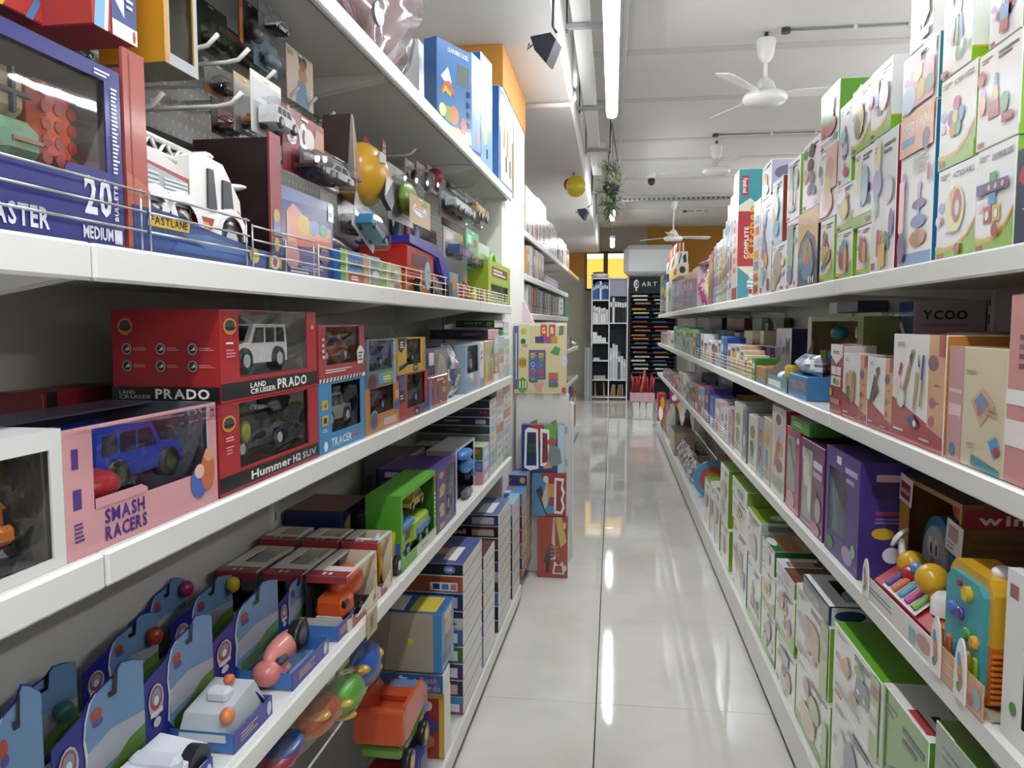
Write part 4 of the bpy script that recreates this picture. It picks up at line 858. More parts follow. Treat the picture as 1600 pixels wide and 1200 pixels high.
column('R', z3, [(1228, 1207, 642, C('tall white and orange picture carton with red side', 'd9d8d2', .2, front='e 50 86 20 6 7a6a60;p e07a3a 20 30 40 60 60 70 50 40;e 70 54 16 8 e0a040;e 60 36 24 8 c03a3a;r 10 10 80 12 a8b88a', ncol='b83240', mat=GLOSS))])
vl = [(1205, 1194, 657, 'd8c8a8', 'ivory'), (1193, 1184, 656, '8aa0b8', 'dusty blue'), (1183, 1170, 654, 'd9d9c8', 'pale grey'), (1168, 1161, 644, '4a5a70', 'slate blue'), (1160, 1148, 634, 'd2d2c8', 'ash white'), (1147, 1143, 645, 'b83a4a', 'red'), (1143, 1138, 642, 'b8a0c8', 'lavender'), (1138, 1132, 638, 'd9dce6', 'white'), (1132, 1126, 640, 'd0c8c8', 'grey rose')]
for i, (n, f, yt, c, nm) in enumerate(vl):
    column('R', z3, [(n, f, yt, C('upright %s toy carton, %s beyond the tall orange picture carton' % (nm, nth(i+1)), c, .18, front='e 50 70 30 12 %s;e 46 40 26 14 %s;l 16 8 66 20 3 gr' % (('y', 'o', 'g', 'bl', 'ol')[i % 5], ('lb', 'r', 'k', 'w', 'g')[i % 5]), mat=GLOSS))])
column('R', z3, [(1160, 1150, 622, C('orange and green topped carton behind the ash white one', '7a9a6a', .14, tcol='e08a3a', ncol='e08a3a'))], d=.2)
for i, (n, f, yt, c, nm) in enumerate([(1126, 1117, 629, 'c8b0b0', 'red framed'), (1116, 1109, 622, '2a62c0', 'cobalt blue'), (1108, 1101, 607, '6a3a90', 'violet'), (1100, 1096, 622, 'b8a898', 'fawn'), (1096, 1091, 608, '88a8c8', 'pale blue'), (1091, 1086, 604, 'd86a5a', 'coral'), (1086, 1081, 608, '5a5a70', 'dusk'), (1081, 1077, 606, '7aa84a', 'grass green'), (1077, 1072, 600, 'a8a8b0', 'pewter'), (1072, 1068, 601, 'e0e0de', 'plain white'), (1068, 1064, 585, 'dcdcd8', 'tall white'), (1064, 1060, 583, 'd0d0cc', 'tall grey'), (1060, 1056, 588, 'c0a040', 'mustard'), (1056, 1051, 590, 'd87a5a', 'terracotta'), (1051, 1046, 587, '6a5a9a', 'grape'), (1046, 1041, 585, 'b0a8a0', 'stone'), (1041, 1036, 580, '8a8078', 'mouse grey')]):
    column('R', z3, [(n, f, yt, C('small %s activity box, %s from the white wire guard on the third shelf' % (nm, nth(i+1)), c, .14, front='e 50 66 30 12 %s;r 20 10 60 24 %s' % (('w', 'lb', 'y', 'r')[i % 4], ('r', 'w', 'pk', 'y')[i % 4]), near='l 10 30 70 40 3 gr', name='activity_box'))])
for k, (n, f, yt, c, lab) in enumerate([(1145, 1122, 592, '20285c', 'upper navy box stacked at the back of the third shelf'), (1118, 1096, 594, '2a5a90', 'blue banner box at the back of the third shelf')]):
    sp = Spot('R', n, f, yt, z3+.0005, .22); carton(sp, lab, c, .12, front='e 40 80 18 6 8a90c0;e 40 62 18 6 8a90c0')
guard('R', (1134, 692), (1096, 650), z3, 'short white wire guard on the third baby toy shelf', .07, col='e6e4de', mat=METAL, bars=4)
# ------------------------------------------------------------------ bottom deck: big white and lime cartons
z4 = R4-.002
Z = lambda *a, **k: G(*a, **dict(dict(depth=.3), **k))
column('R', z4, [(1640, 1453, 1340, Z('lime and blue printed carton lowest at the entrance end of the bottom deck', 'flower', 5, col='8a9a84', tcol='7a9a3a', top='p 5a9a2a 20 0 100 0 100 100 60 100;e 60 40 24 14 8ab0d0;e 40 20 14 8 e0ddd0', extra='r 0 0 100 30 8a9a5a'))])
column('R', z4, [(1452, 1377, 1160, Z('green carton with blue bear print and white top of blue ovals', 'bear', 5, col='7cae54', tcol='e6e6e2', ncol='5aa02a', top='e 40 84 16 6 c33a40;e 66 74 18 7 9acb6a;e 36 60 16 8 4a9ad0;e 52 40 18 9 4a9ad0;e 80 34 14 8 4a9ad0;r 60 14 30 6 nb;r 50 2 40 7 c33a40', where=(4, 8, 60, 60), extra='e 30 30 22 22 7a9ac8;e 66 36 22 26 7a9ac8;e 26 56 12 12 7a9ac8;e 70 60 12 10 7a9ac8;e 84 70 10 10 d8d080;e 60 22 8 7 5a80b8;r 2 0 6 100 b8d8a0'))])
TEACH = 'p e0a060 18 56 34 76 42 60 36 44;e 60 76 10 7 lg;p 56789a 52 40 80 44 84 72 56 70;e 60 52 3 3 w;e 72 50 3 3 w;e 50 34 9 7 d08a5a;p b03a4a 76 70 96 60 98 34 90 40;l 10 16 62 6 2 nb;r 84 0 16 100 9cc45c;r 85 74 13 14 b8404a;r 85 52 13 12 dcdcd0;r 85 30 13 12 dcdcd0'
column('R', z4, [(1377, 1297, 1203, Z('white carton with small figures below the lime topped hammer carton', 'tower', 5, extra='e 26 60 10 16 d8d8d0;e 46 60 14 20 8a90a0;r 70 46 20 30 7a8a90;l 40 84 40 6 2 nb')),
  (1378, 1301, 1068, Z('white carton with lime top, white cloud logo and blue hammer print', '', 5, tcol='6cc41e', ncol='6cbc1e', extra=TEACH, top='e 74 72 16 12 f0ecf0;e 60 60 14 11 f0ecf0;e 86 84 14 10 f0ecf0;e 70 64 8 6 7a3a90;e 74 72 4 3 f0ecf0;e 62 56 4 3 7a3a90;e 82 80 5 4 7a3a90;e 90 90 4 3 7a3a90'))])
def bulb(sp):
    r = window_carton(sp, 'white and grey carton with rounded top window over a blue ball', (99, 99, 99.5, 99.5), '8f9294', .28, inner='8a7a66', ncol='d2d4d2', tcol='e6e6ea', film=False, open_top=True, front='r 6 10 60 50 b8babc', near='e 22 50 16 30 2d3a70;e 82 50 16 30 2d3a70;l 40 20 20 60 4 gr;r 0 0 3 100 2d3a70')
    w, h = sp.w, sp.h; m = MB(); d0, d1 = .06, .25
    for a, q in (((0, 0, h-.003), (w, d0, h)), ((0, d1, h-.003), (w, .28, h)), ((0, d0, h-.003), (w*.18, d1, h)), ((w*.86, d0, h-.003), (w, d1, h))): m.box(a, q, 'e6e6ea')
    m.build('top_frame', CARTON, r); m = MB(); m.ell((w*.5, .15, h*.45), (w*.3, .07, h*.4), '7fb4dc'); m.build('blue_ball', PLASTIC, r)
    m = crumple(w*.7, d1-d0, .0008, seed=3); m.build('top_film', FILM, r, T((w*.17, d0, h-.004)) @ RX_(-90) @ Matrix.Scale(-1, 4, (0, 0, 1)))
column('R', z4, [(1297, 1243, 1105, Z('white carton with peach puppy print, lowest under the blue ball carton', 'bear', 4, extra='e 40 30 26 20 d8b090;e 60 60 16 16 9cb87a;e 36 74 10 12 d08a70;r 84 10 14 60 9cc45c')),
  (1297, 1243, 982, Z('tall white carton with orange jelly shape print under the blue ball carton', '', 5, extra='e 56 60 20 14 d8a67a;r 36 30 40 30 d8a67a;r 40 20 8 14 d8a67a;r 60 18 8 14 d8a67a;e 36 56 14 14 b8a8a0;l 8 10 50 7 2 nb;r 80 0 20 100 9cc45c;r 82 74 14 12 c09a80;r 82 50 14 12 c09a80')), (1295, 1254, 948, bulb)])
column('R', z4, [(1243, 1212, 1036, Z('white carton with grey robot print in the lower tier by the ball carton', 'keys', 5, extra='r 20 60 50 24 8a8f98;e 70 34 14 20 d8a090;e 50 20 20 16 9ab87a')),
  (1242, 1212, 941, Z('white carton with orange pear prints in the middle tier by the ball carton', 'rattle', 0, extra='e 34 70 16 16 d8a07a;e 76 40 12 14 c88a8a;l 40 80 44 7 2 nb')), (1241, 1212, 912, Z('low white carton with navy sticker and orange window lid', '', 5, tcol='8a4a38', top='r 0 0 40 70 e6e6ea;r 40 70 40 30 e6e6ea;r 16 8 20 40 2d3a70;r 18 10 16 30 e0a878;r 60 30 40 40 c2522a', extra='r 20 20 50 50 d0d0d8'))])
column('R', z4, [(1211, 1189, 972, Z('white carton with pink toy print in the lower tier near the striped lid carton', 'flower', 4, extra='e 60 60 18 20 d89aa0;e 40 30 16 16 9ac07a')),
  (1211, 1190, 906, Z('white carton with cream lamb print in the middle tier near the striped lid carton', 'duck', 0)), (1210, 1191, 862, Z('low white carton with orange, yellow and green striped lid', '', 5, tcol='d9b08a', top='r 0 0 100 12 2f7a3a;e 40 6 26 6 dfe6dc;r 0 14 100 22 e0936a;r 0 40 100 16 e8cf8a;r 0 60 70 16 7a9ab0;r 20 80 60 10 c04a4a', extra='r 20 20 50 50 d0d4d0', ncol='2f7a3a'))])
column('R', z4, [(1189, 1168, 900, Z('white carton with blue lizard print in the lower tier under a lime lid', 'cups', 4)), (1189, 1168, 818, Z('tall white carton with lime lid and silver label on its end', '', 5, tcol='98cc1e', ncol='c9ccc6', near='r 10 84 70 10 8a8f90;r 0 0 100 80 d2d6ce', extra='l 20 76 60 16 4 gr;e 50 40 26 20 d0d8b8;e 60 20 18 10 a8c0d0', top='e 40 60 26 18 dfe8a0;e 70 30 14 12 f0f0e8'))])
column('R', z4, [(1168, 1145, 845, Z('white carton with pale toy prints and blue end in the lower tier', 'train', 5, ncol='1f6aa0', extra='r 70 20 20 24 7a9ab8')), (1168, 1144, 798, Z('white carton with green ball print in the middle tier, grey end', 'ball', 5, ncol='8fa3a8')), (1167, 1144, 770, Z('low white carton with glossy lime lid beside the tall lime carton', '', 5, tcol='98cc1e', ncol='9ab04a', extra='e 60 40 20 24 8ab07a', top='e 50 50 24 16 f0f0e0;e 30 70 12 10 d8a080;r 60 20 20 30 dfe8c0'))])
column('R', z4, [(1139, 1126, 830, Z('slim white carton in the lower tier under the tall lime carton', 'stack', 5)), (1139, 1126, 737, Z('tall bright lime carton standing above its neighbours on the bottom deck', '', 5, ncol='86b414', tcol='9ccc1e', near='r 0 0 100 100 86b414', extra='e 50 60 30 16 d8b0a8;l 20 14 60 30 4 gr', top='e 40 50 26 20 e0c890;e 70 60 16 14 e8b0a0'))])
for i, (n, f, yt, c, t) in enumerate([(1125, 1118, 772, 'w', 'lg'), (1117, 1110, 762, 'dfd8d8', 'w'), (1109, 1101, 757, 'w', 'lg')]):
    column('R', z4, [(n, f, yt, Z('slim white carton with %s lid, %s beyond the tall lime carton' % (('lime', 'pale', 'lime speckled')[i], nth(i+1)), 'xylo', 5, tcol='98cc1e' if t == 'lg' else 'e6e4e0', ncol='86b414' if t == 'lg' else 'd8c8c8', depth=.24))])
sp = Spot('R', 1092, 1080, 738, z4, -.004); 
m = MB(); m.lathe([(sp.h*.5, 0), (sp.h*.5, .03)], 28, 'lb', ax='x'); m.lathe([(sp.h*.36, .03), (sp.h*.36, .034)], 24, 'c05a50', ax='x'); m.lathe([(sp.h*.2, .034), (sp.h*.2, .036)], 20, 'e0a040', ax='x')
tag(m.build('round_board', CARTON, None, sp.M() @ T((.02, .16, sp.h*.5+.001))), 'round blue and red game board standing before the slim cartons', 'toy')
for i, (n, f, yt, c, lab) in enumerate([(1100, 1086, 735, 'd8902a', 'yellow and orange toy pack behind the round game board'), (1086, 1076, 726, '5aa83a', 'green foam toy pack behind the round game board'), (1112, 1104, 736, '6a3a90', 'violet and white carton behind the round game board'), (1132, 1121, 722, 'b03a22', 'rust red box leaning behind the lime carton')]):
    sp = Spot('R', n, f, yt, z4, .2+.03*(i % 2)); carton(sp, lab, c, .13, front='e 50 50 26 26 w')
# clear bags heaped beyond the cartons
rg = random.Random(5)
for i, (n, f, yt) in enumerate([(1076, 1071, 720), (1079, 1074, 700), (1071, 1066, 706), (1074, 1068, 690), (1066, 1061.5, 696), (1068, 1063, 684), (1061.5, 1057.5, 690), (1063, 1058, 680)]):
    sp = Spot('R', n, f, yt, z4, .02+.17*(i % 2)); bag(sp, 'hazy clear bag of grey toys, %s in the heap beyond the game board' % nth(i+1), ['b9bbbd', '8a8d92', 'd9d9d8', '6a6a70', 'c9b8ac'], .13, seed=i)
column('R', z4, [(1054, 1047, 676, C('kraft carton beneath the dark box at the far bottom deck', 'a89878', .2, tcol='3a3a3c')),])
sp = Spot('R', 1062, 1046, 640, z4+.16, .12); sp.z += 0; m = MB(); m.lathe([(.085, 0), (.08, .05), (.05, .16), (.02, .3)], 16, 'b8509a'); m.lathe([(.03, .25), (.035, .3), (.01, .36)], 12, 'a8c0d8'); tag(m.build('doll_dress', FOIL, None, MR(9.05, .25, z4+.001)), 'magenta and silver doll dress pack standing in the dark bay', 'doll')
for i, (n, f, yt, c, lab) in enumerate([(1046, 1040.5, 632, 'c8c8c4', 'tall hazy toy bag at the dark end bay'), (1040, 1035.5, 640, 'e0b020', 'yellow sunflower bag at the far end bay'), (1035, 1031.5, 655, '2a8a3a', 'green leaf bag at the far end bay')]):
    sp = Spot('R', n, f, yt, z4, .0); bag(sp, lab, [c, c, 'd8d8d4' if i == 0 else c, 'o' if i == 1 else c], .14, seed=i+40)
# ================================================================== toys on the car side
y1, y2, y3, y4, y5 = Z1-.002, Z2-.002, Z3-.002, Z4-.002, Z5+.0006
def wheel_mesh(r, w, n=16, hub='s'):
    b = MB(); b.lathe([(r*.55, 0), (r*.95, 0), (r, w*.2), (r, w*.8), (r*.95, w), (r*.55, w)], n, '1a1a1c', ax='y'); b.lathe([(r*.5, -w*.06), (r*.55, w*.1), (r*.3, w*.14), (r*.1, w*.1)], n, hub, ax='y'); return b
def toy_car(parent, M, L, W, H, col, kind='car', hub='s', split=True, label=None, name='toy_car'):
    """front along +x, seen from -y; wheels are pieces of their own when split"""
    b = MB(); r = H*(.24 if kind == 'car' else .26); g = r*.75
    def bx(x0, x1, z0, z1, c, ins=0, ch=.08): b.box((L*x0, W*ins, H*z0), (L*x1, W*(1-ins), H*z1), c, H*ch)
    if kind == 'car':
        prof = [(.02, .2), (.02, .48), (.2, .56), (.34, .95), (.72, .95), (.86, .58), (.98, .5), (.99, .2)]
        b.prism([(L*x, H*z) for x, z in prof], 'y', W*.04, W*.96, col)
        for yy in (W*.035, W*.965): 
            b.poly([(L*.27, yy, H*.58), (L*.36, yy, H*.88), (L*.52, yy, H*.88), (L*.52, yy, H*.58)][::1 if yy < W/2 else -1], '20242c')
            b.poly([(L*.55, yy, H*.58), (L*.55, yy, H*.88), (L*.71, yy, H*.88), (L*.8, yy, H*.58)][::1 if yy < W/2 else -1], '20242c')
        b.box((L*.97, W*.1, H*.36), (L*1.0, W*.3, H*.46), 'f0eec8'); b.box((L*.97, W*.7, H*.36), (L*1.0, W*.9, H*.46), 'f0eec8'); b.box((L*0, W*.05, H*.2), (L*1.0, W*.95, H*.28), 'dk')
        wx = (.2, .8)
    elif kind == 'suv':
        prof = [(.0, .2), (.0, .55), (.03, .96), (.62, .97), (.72, .62), (.97, .56), (1, .4), (1, .2)]
        b.prism([(L*x, H*z) for x, z in prof], 'y', W*.03, W*.97, col)
        for yy in (W*.025, W*.975):
            for x0, x1, x2, x3 in ((.05, .07, .22, .22), (.25, .25, .42, .42), (.45, .45, .59, .67)):
                q = [(L*x0, yy, H*.6), (L*x1, yy, H*.9), (L*x2, yy, H*.9), (L*x3, yy, H*.6)]; b.poly(q if yy < W/2 else q[::-1], '20242c')
        q = [(L*.64, W*.1, H*.93), (L*.725, W*.1, H*.64), (L*.725, W*.9, H*.64), (L*.64, W*.9, H*.93)]; b.poly([(x+.001, y, z) for x, y, z in q], '20242c')
        b.box((L*.98, W*.3, H*.3), (L*1.005, W*.7, H*.48), 'dk'); b.ell((L*.99, W*.15, H*.44), (L*.02, W*.08, H*.06), 'f0f0e8', 8, 6); b.ell((L*.99, W*.85, H*.44), (L*.02, W*.08, H*.06), 'f0f0e8', 8, 6)
        wx = (.2, .8)
    elif kind == 'truck':
        bx(.02, .62, .3, .9, col, .02); bx(.66, .98, .24, .92, col, .02, .12); bx(.0, .98, .18, .3, 'dk', .1); bx(.9, .985, .56, .84, '20242c', .1); 
        for yy in (W*.015, W*.985):
            q = [(L*.72, yy, H*.58), (L*.72, yy, H*.84), (L*.88, yy, H*.84), (L*.9, yy, H*.58)]; b.poly(q if yy < W/2 else q[::-1], '20242c')
        bx(.62, .66, .3, .7, 'dk', .1); wx = (.16, .4, .82)
    elif kind == 'dump':
        b.prism([(L*.0, H*.62), (L*.06, H*1.0), (L*.6, H*.92), (L*.66, H*.5), (L*.5, H*.4), (L*.12, H*.4)], 'y', 0, W, col); bx(.64, .98, .26, .86, 'r', .04, .1); bx(.9, .99, .52, .78, '20242c', .14); bx(.02, .98, .2, .36, 'dk', .12); wx = (.18, .42, .82)
    elif kind == 'digger':
        bx(.1, .62, .34, .66, col, .05); bx(.3, .58, .6, 1.0, col, .12); b.box((L*.34, W*.1, H*.68), (L*.54, W*.115, H*.94), '20242c'); bx(.05, .7, .02, .3, 'k', .0, .12)
        b.tube([(L*.58, W*.5, H*.6), (L*.78, W*.5, H*1.15), (L*1.0, W*.5, H*.75), (L*1.05, W*.5, H*.4)], H*.07, col, 6); b.box((L*.94, W*.3, H*.12), (L*1.16, W*.7, H*.4), 'k', H*.04); wx = ()
    o = b.build(name, PLASTIC, parent, M)
    if label: o['label'] = label
    wm = wheel_mesh(r, W*.18, hub=hub) if wx else None; w0 = None
    for x in wx:
        for yy, fl in ((-.02*W, 1), (W*1.02, -1)):
            Mw = T((L*x, yy, r)) @ Matrix.Scale(fl, 4, (0, 1, 0))
            if split and parent is not None:
                if w0 is None: w0 = wm.build('wheel', PLASTIC, o, Mw)
                else: inst(w0, o, Mw)
            else:
                q = [tuple(Mw @ Vector(p)) for p in wm.v]; k = len(b.v)
                b.v += q; b.f += [tuple(k+i for i in (f if fl > 0 else f[::-1])) for f in wm.f]; b.c += wm.c; b.sm += wm.sm
    if wx and not (split and parent is not None): o.data = b.mesh(name, PLASTIC)
    return o
# ------------------------------------------------------------------ second shelf, from the entrance end
# 1 big blue blaster carton
sp = Spot('L', -70, 186, 115, y2, .015, tf=True)
bl = window_carton(sp, 'big dark blue toy blaster carton with large window beside the fire engine', (0, 36, 88, 92), '2a2d82', .22, inner='b0a4a0', ncol='2a2d82', topwin=False, seed=2, amp=.00006,
  front='p 2a2d82 56 36 60 42 100 42 100 36;p w 80 12 80 12 80 12;t 70 17 20 21 e4e4ea 20;V 92 16 3 20 e4e4ea BULLETS;t 2 5 44 11 d9d9e4 BLASTER;t 68 4 22 7 d9d9e4 MEDIUM;r 91 3 6 8 d9d9e4;l 92 42 5 48 22 e4e4ea;l 80 93 14 4 2 e4e4ea', near='r 0 0 100 100 2a2d82')
w, h = sp.w, sp.h
m = MB(); m.box((w*.24, .03, h*.60), (w*.53, .08, h*.86), 'bfa97c', .012); m.build('toy_blaster', PLASTIC, bl)
m = MB(); m.box((w*.28, .024, h*.71), (w*.52, .03, h*.73), '2a2a2c'); m.box((w*.40, .024, h*.62), (w*.42, .03, h*.84), '2a2a2c'); m.build('black_rail', PLASTIC, bl)
m = MB(); m.box((w*.30, .02, h*.38), (w*.58, .07, h*.60), '7aa880', .014); m.box((w*.36, .017, h*.48), (w*.54, .021, h*.50), 'a8705c'); m.build('green_grip', PLASTIC, bl)
m = MB(); m.box((w*.02, .03, h*.42), (w*.26, .08, h*.8), '8a8a78', .012); m.build('blaster_body', PLASTIC, bl)
m = MB(); m.box((0, 0, 0), (w*.27, .04, h*.46), 'f8481c', .014); c0 = m.build('dart_clip', PLASTIC, bl, T((w*.56, .028, h*.40)))
k0 = None
for i in range(3):
    for j in range(5):
        Mx = T((w*(.61+.085*i), .0285, h*(.445+.088*j)))
        if k0 is None: q = MB(); q.lathe([(.0075, -.002), (.0075, .0)], 12, 'b8301a', ax='y'); k0 = q.build('dart_hole', PLASTIC, bl, Mx)
        else: inst(k0, bl, Mx)
# 2 fire engine in its open carton
sp = Spot('L', 190, 435, 90, y2, .015); w = sp.w; h = Spot('L', 190, 435, 210, y2, .015, tf=True).h*1.02; sp.h = h
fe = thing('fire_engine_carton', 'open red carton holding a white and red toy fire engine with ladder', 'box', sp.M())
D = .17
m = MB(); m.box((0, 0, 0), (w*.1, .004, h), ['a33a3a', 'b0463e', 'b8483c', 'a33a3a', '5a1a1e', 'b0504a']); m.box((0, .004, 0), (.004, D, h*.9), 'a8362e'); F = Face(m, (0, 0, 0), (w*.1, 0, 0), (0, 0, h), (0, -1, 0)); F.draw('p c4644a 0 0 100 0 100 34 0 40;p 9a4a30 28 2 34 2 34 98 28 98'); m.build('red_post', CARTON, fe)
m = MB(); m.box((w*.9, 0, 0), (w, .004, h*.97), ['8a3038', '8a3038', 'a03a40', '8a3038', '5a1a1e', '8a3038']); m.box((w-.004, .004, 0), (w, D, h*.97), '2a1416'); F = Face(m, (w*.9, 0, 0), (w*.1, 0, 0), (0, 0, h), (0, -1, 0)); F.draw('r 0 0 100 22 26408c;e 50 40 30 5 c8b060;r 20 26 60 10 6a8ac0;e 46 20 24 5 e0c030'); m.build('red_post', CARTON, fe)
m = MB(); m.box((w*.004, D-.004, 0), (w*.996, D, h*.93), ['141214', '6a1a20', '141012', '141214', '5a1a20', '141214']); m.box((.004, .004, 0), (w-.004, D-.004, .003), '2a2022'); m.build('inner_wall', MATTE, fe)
m = MB(); pts = [(w*.02, 0), (w*.99, 0), (w*.99, h*.13), (w*.76, h*.14), (w*.44, h*.19), (w*.2, h*.24), (w*.02, h*.24)]; m.prism(pts, 'y', -.002, .002, '274a94'); F = Face(m, (0, -.002, 0), (w, 0, 0), (0, 0, h), (0, -1, 0))
F.draw('p 5a86c4 26 14 42 16 62 13 70 8 40 8;p 3460ac 20 4 70 3 74 6 24 9;p y 8 15 30 15 31 22 9 22;t 9.5 16.3 10 4.4 k FAST;t 20 16.3 9 4.4 k LANE;e 74 9 4 5 d8c04a;p 2a2a2c 84 0 99 0 99 13 86 13;e 91 7 5 5 c8c8c8;e 91 7 2 3 b83a3a;r 86 3 2 8 d8b83a;r 95 3 2 8 d8b83a'); m.build('front_panel', CARTON, fe)
Lw = w*.74; Hh = h*.5; yb, Wd = .03, .1; zf = h*.27
def P_(x, z): return (w*x, h*z)
m = MB(); m.prism([P_(.12, .32), P_(.12, .66), P_(.5, .60), P_(.52, .32)], 'y', yb, yb+Wd, 'b01c2c'); m.prism([P_(.5, .3), P_(.5, .74), P_(.56, .78), P_(.72, .76), P_(.84, .56), P_(.86, .3)], 'y', yb-.002, yb+Wd+.002, 'e8e6e0'); m.prism([P_(.1, .28), P_(.1, .34), P_(.86, .34), P_(.86, .28)], 'y', yb+.004, yb+Wd-.004, '8a1a26'); m.prism([P_(.5, .33), P_(.5, .40), P_(.855, .40), P_(.858, .33)], 'y', yb-.0035, yb-.0015, 'c02430'); m.prism([P_(.12, .66), P_(.12, .72), P_(.4, .70), P_(.5, .66), P_(.5, .60)], 'y', yb+.01, yb+Wd-.01, 'dcd9d0'); body = m.build('fire_engine', PLASTIC, fe, T((-w*.07, 0, -h*.105))); body['label'] = 'white cab and red body toy fire engine'
def arch(cx, r1): return [(w*cx+r1*cos(pi*i/10), h*.29+r1*sin(pi*i/10)) for i in range(11)]
for cx, r1 in ((.27, .055), (.42, .055), (.74, .05)):
    q = arch(cx, r1)+arch(cx, r1*.72)[::-1]; m = MB(); n = 11
    for i in range(10):
        a0, a1, b0, b1 = arch(cx, r1)[i], arch(cx, r1)[i+1], arch(cx, r1*.74)[i], arch(cx, r1*.74)[i+1]
        for yy in (yb-.012, ): m.add([(a0[0], yy, a0[1]), (a1[0], yy, a1[1]), (b1[0], yy, b1[1]), (b0[0], yy, b0[1]), (a0[0], yb, a0[1]), (a1[0], yb, a1[1])], [(0, 3, 2, 1), (0, 1, 5, 4)], 'f0eeea')
    m.build('wheel_arch', PLASTIC, body)
wm = wheel_mesh(.034, .022, 20).build('wheel', PLASTIC, body, T((w*.27, yb-.01, h*.28)))
for cx in (.42, .74): inst(wm, body, T((w*cx, yb-.01, h*.28)))
m = MB(); m.prism([P_(.17, .42), P_(.17, .63), P_(.48, .57), P_(.48, .42)], 'y', yb-.004, yb, 'a9adb0')
for i in range(6): m.box((w*.18, yb-.006, h*(.44+.025*i)), (w*.31, yb-.004, h*(.453+.025*i)), 'd0d3d4'); m.box((w*.34, yb-.006, h*(.44+.022*i)), (w*.47, yb-.004, h*(.452+.022*i)), 'd0d3d4')
m.build('shutter', METAL, body)
for a, q in (((.6, .46), (.66, .70)), ((.70, .46), (.78, .66))):
    m = MB(); m.prism([P_(a[0], a[1]), P_(a[0]+.005, q[1]), P_(q[0]-.02, q[1]), P_(q[0], a[1])], 'y', yb-.006, yb-.003, '33323a'); m.build('cab_window', PLASTIC, body)
for nm, art in (('number_lettering', 't 1 60 6 14 f0e0d0 51'), ('badge_print', 'e 94 30 3.5 11 e08a2a'), ('gauge_print', 'r 46 24 10 8 d8c8b0;e 49 28 2 3 6a4a3a'), ('yellow_panel_print', 'r 58 0 8 12 f0c020')):
    m = MB(); Face(m, (w*.12, yb-.003, h*.32), (w*.74, 0, 0), (0, 0, h*.42), (0, -1, 0)).draw(art); m.build(nm, CARTON, body)
# ladder
m = MB(); A0, A1 = Vector((w*.1, 0, h*.735)), Vector((w*.66, 0, h*.70)); up_ = Vector((0, 0, h*.085)); yl = yb+.02
for o_ in (Vector((0, 0, 0)), up_): m.tube([tuple(A0+o_+Vector((0, yl, 0))), tuple(A1+o_*.9+Vector((0, yl, 0)))], .0045, 'e8e6de', 6)
for i in range(9):
    a = A0.lerp(A1, .3+i*.078); c = A0.lerp(A1, .3+(i+1)*.078); 
    if i % 2: m.tube([tuple(a+Vector((0, yl, 0))), tuple(c+up_+Vector((0, yl, 0)))], .003, 'e8e6de', 5)
    else: m.tube([tuple(a+up_+Vector((0, yl, 0))), tuple(c+Vector((0, yl, 0)))], .003, 'e8e6de', 5)
m.tube([tuple(A1+Vector((0, yl, 0))), tuple(A1+Vector((w*.05, yl, -h*.05)))], .0045, 'e8e6de', 6); m.tube([tuple(A1+up_*.9+Vector((0, yl, 0))), tuple(A1+Vector((w*.055, yl, h*.0)))], .0045, 'e8e6de', 6)
lad = m.build('ladder', PLASTIC, body)
m = MB(); m.prism([(A0.x, A0.z+.003), (A0.x, A0.z+up_.z), (A0.x+w*.13, A0.z+up_.z-h*.008), (A0.x+w*.13, A0.z-h*.008)], 'y', yl-.008, yl-.002, 'e8e2de')
F = Face(m, (A0.x, yl-.008, A0.z-.01), (w*.13, 0, 0), (0, 0, up_.z), (0, -1, 0)); F.draw('r 6 20 7 70 b83a44;r 22 20 7 70 b83a44;r 38 16 7 66 b83a44;t 56 20 40 34 c04a54 BUZZ'); m.build('ladder_plate', PLASTIC, body)
m = MB(); m.box((w*.66, yb+.01, h*.78), (w*.72, yb+Wd-.01, h*.83), 'e8e6e0', .006); m.build('light_bar', PLASTIC, body); m = MB(); m.ell((w*.86, yb+.02, h*.66), (w*.03, .03, h*.025), 'e8e6e0'); m.build('sun_visor', PLASTIC, body)
# 3 printed blaster carton
sp = Spot('L', 437, 520, 320, y2, .03, tf=True); sp.h *= 1.0
carton(sp, 'blue toy carton with orange blaster print and white age panel', '3a468c', .12, front='p 6a7ab4 0 84 100 90 100 100 0 100;p e89a7a 10 74 22 84 44 70 94 66 94 46 40 46 30 40 20 20 10 26;e 40 62 12 12 e8c83a;e 60 62 10 9 7aa0d8;e 78 62 8 8 5ab09a;p d8522a 24 46 94 50 94 42 30 36;r 88 76 12 20 e8e8e4;l 89 82 10 6 2 k;e 18 24 12 16 c88a8a;e 80 30 12 10 5a3a6a;l 14 4 50 8 2 c0c8e0;l 34 8 50 6 2 a8b0d8', ncol='2a2d6a', mat=GLOSS)
# things behind the cream wire guard
column('L', y2, [(523, 566, 385, C('lime and blue bat toy carton with red panel behind the wire guard', '2a78c0', .1, front='r 0 0 34 100 6ab42a;r 34 0 66 36 c8362e;p nb 44 50 60 70 70 62 82 72 94 50 80 56 70 48 58 56;l 46 10 40 16 2 w;r 34 34 66 4 60a8d8', tf=False) if False else C('lime and blue toy carton with red panel behind the wire guard', '2a78c0', .1, front='r 0 0 34 100 6ab42a;r 34 0 66 36 c8362e;p nb 44 50 60 70 70 62 82 72 94 50 80 56 70 48 58 56;l 46 10 40 16 2 w;r 34 34 66 4 60a8d8'))])
column('L', y2, [(567, 594, 396, C('grey picture toy carton with orange edge behind the wire guard', '8aa0a8', .1, front='r 0 0 22 100 e0a040;e 60 60 26 24 6a8890;e 70 40 20 14 c8d0d0;r 24 0 76 16 7ab43a', mat=GLOSS))])
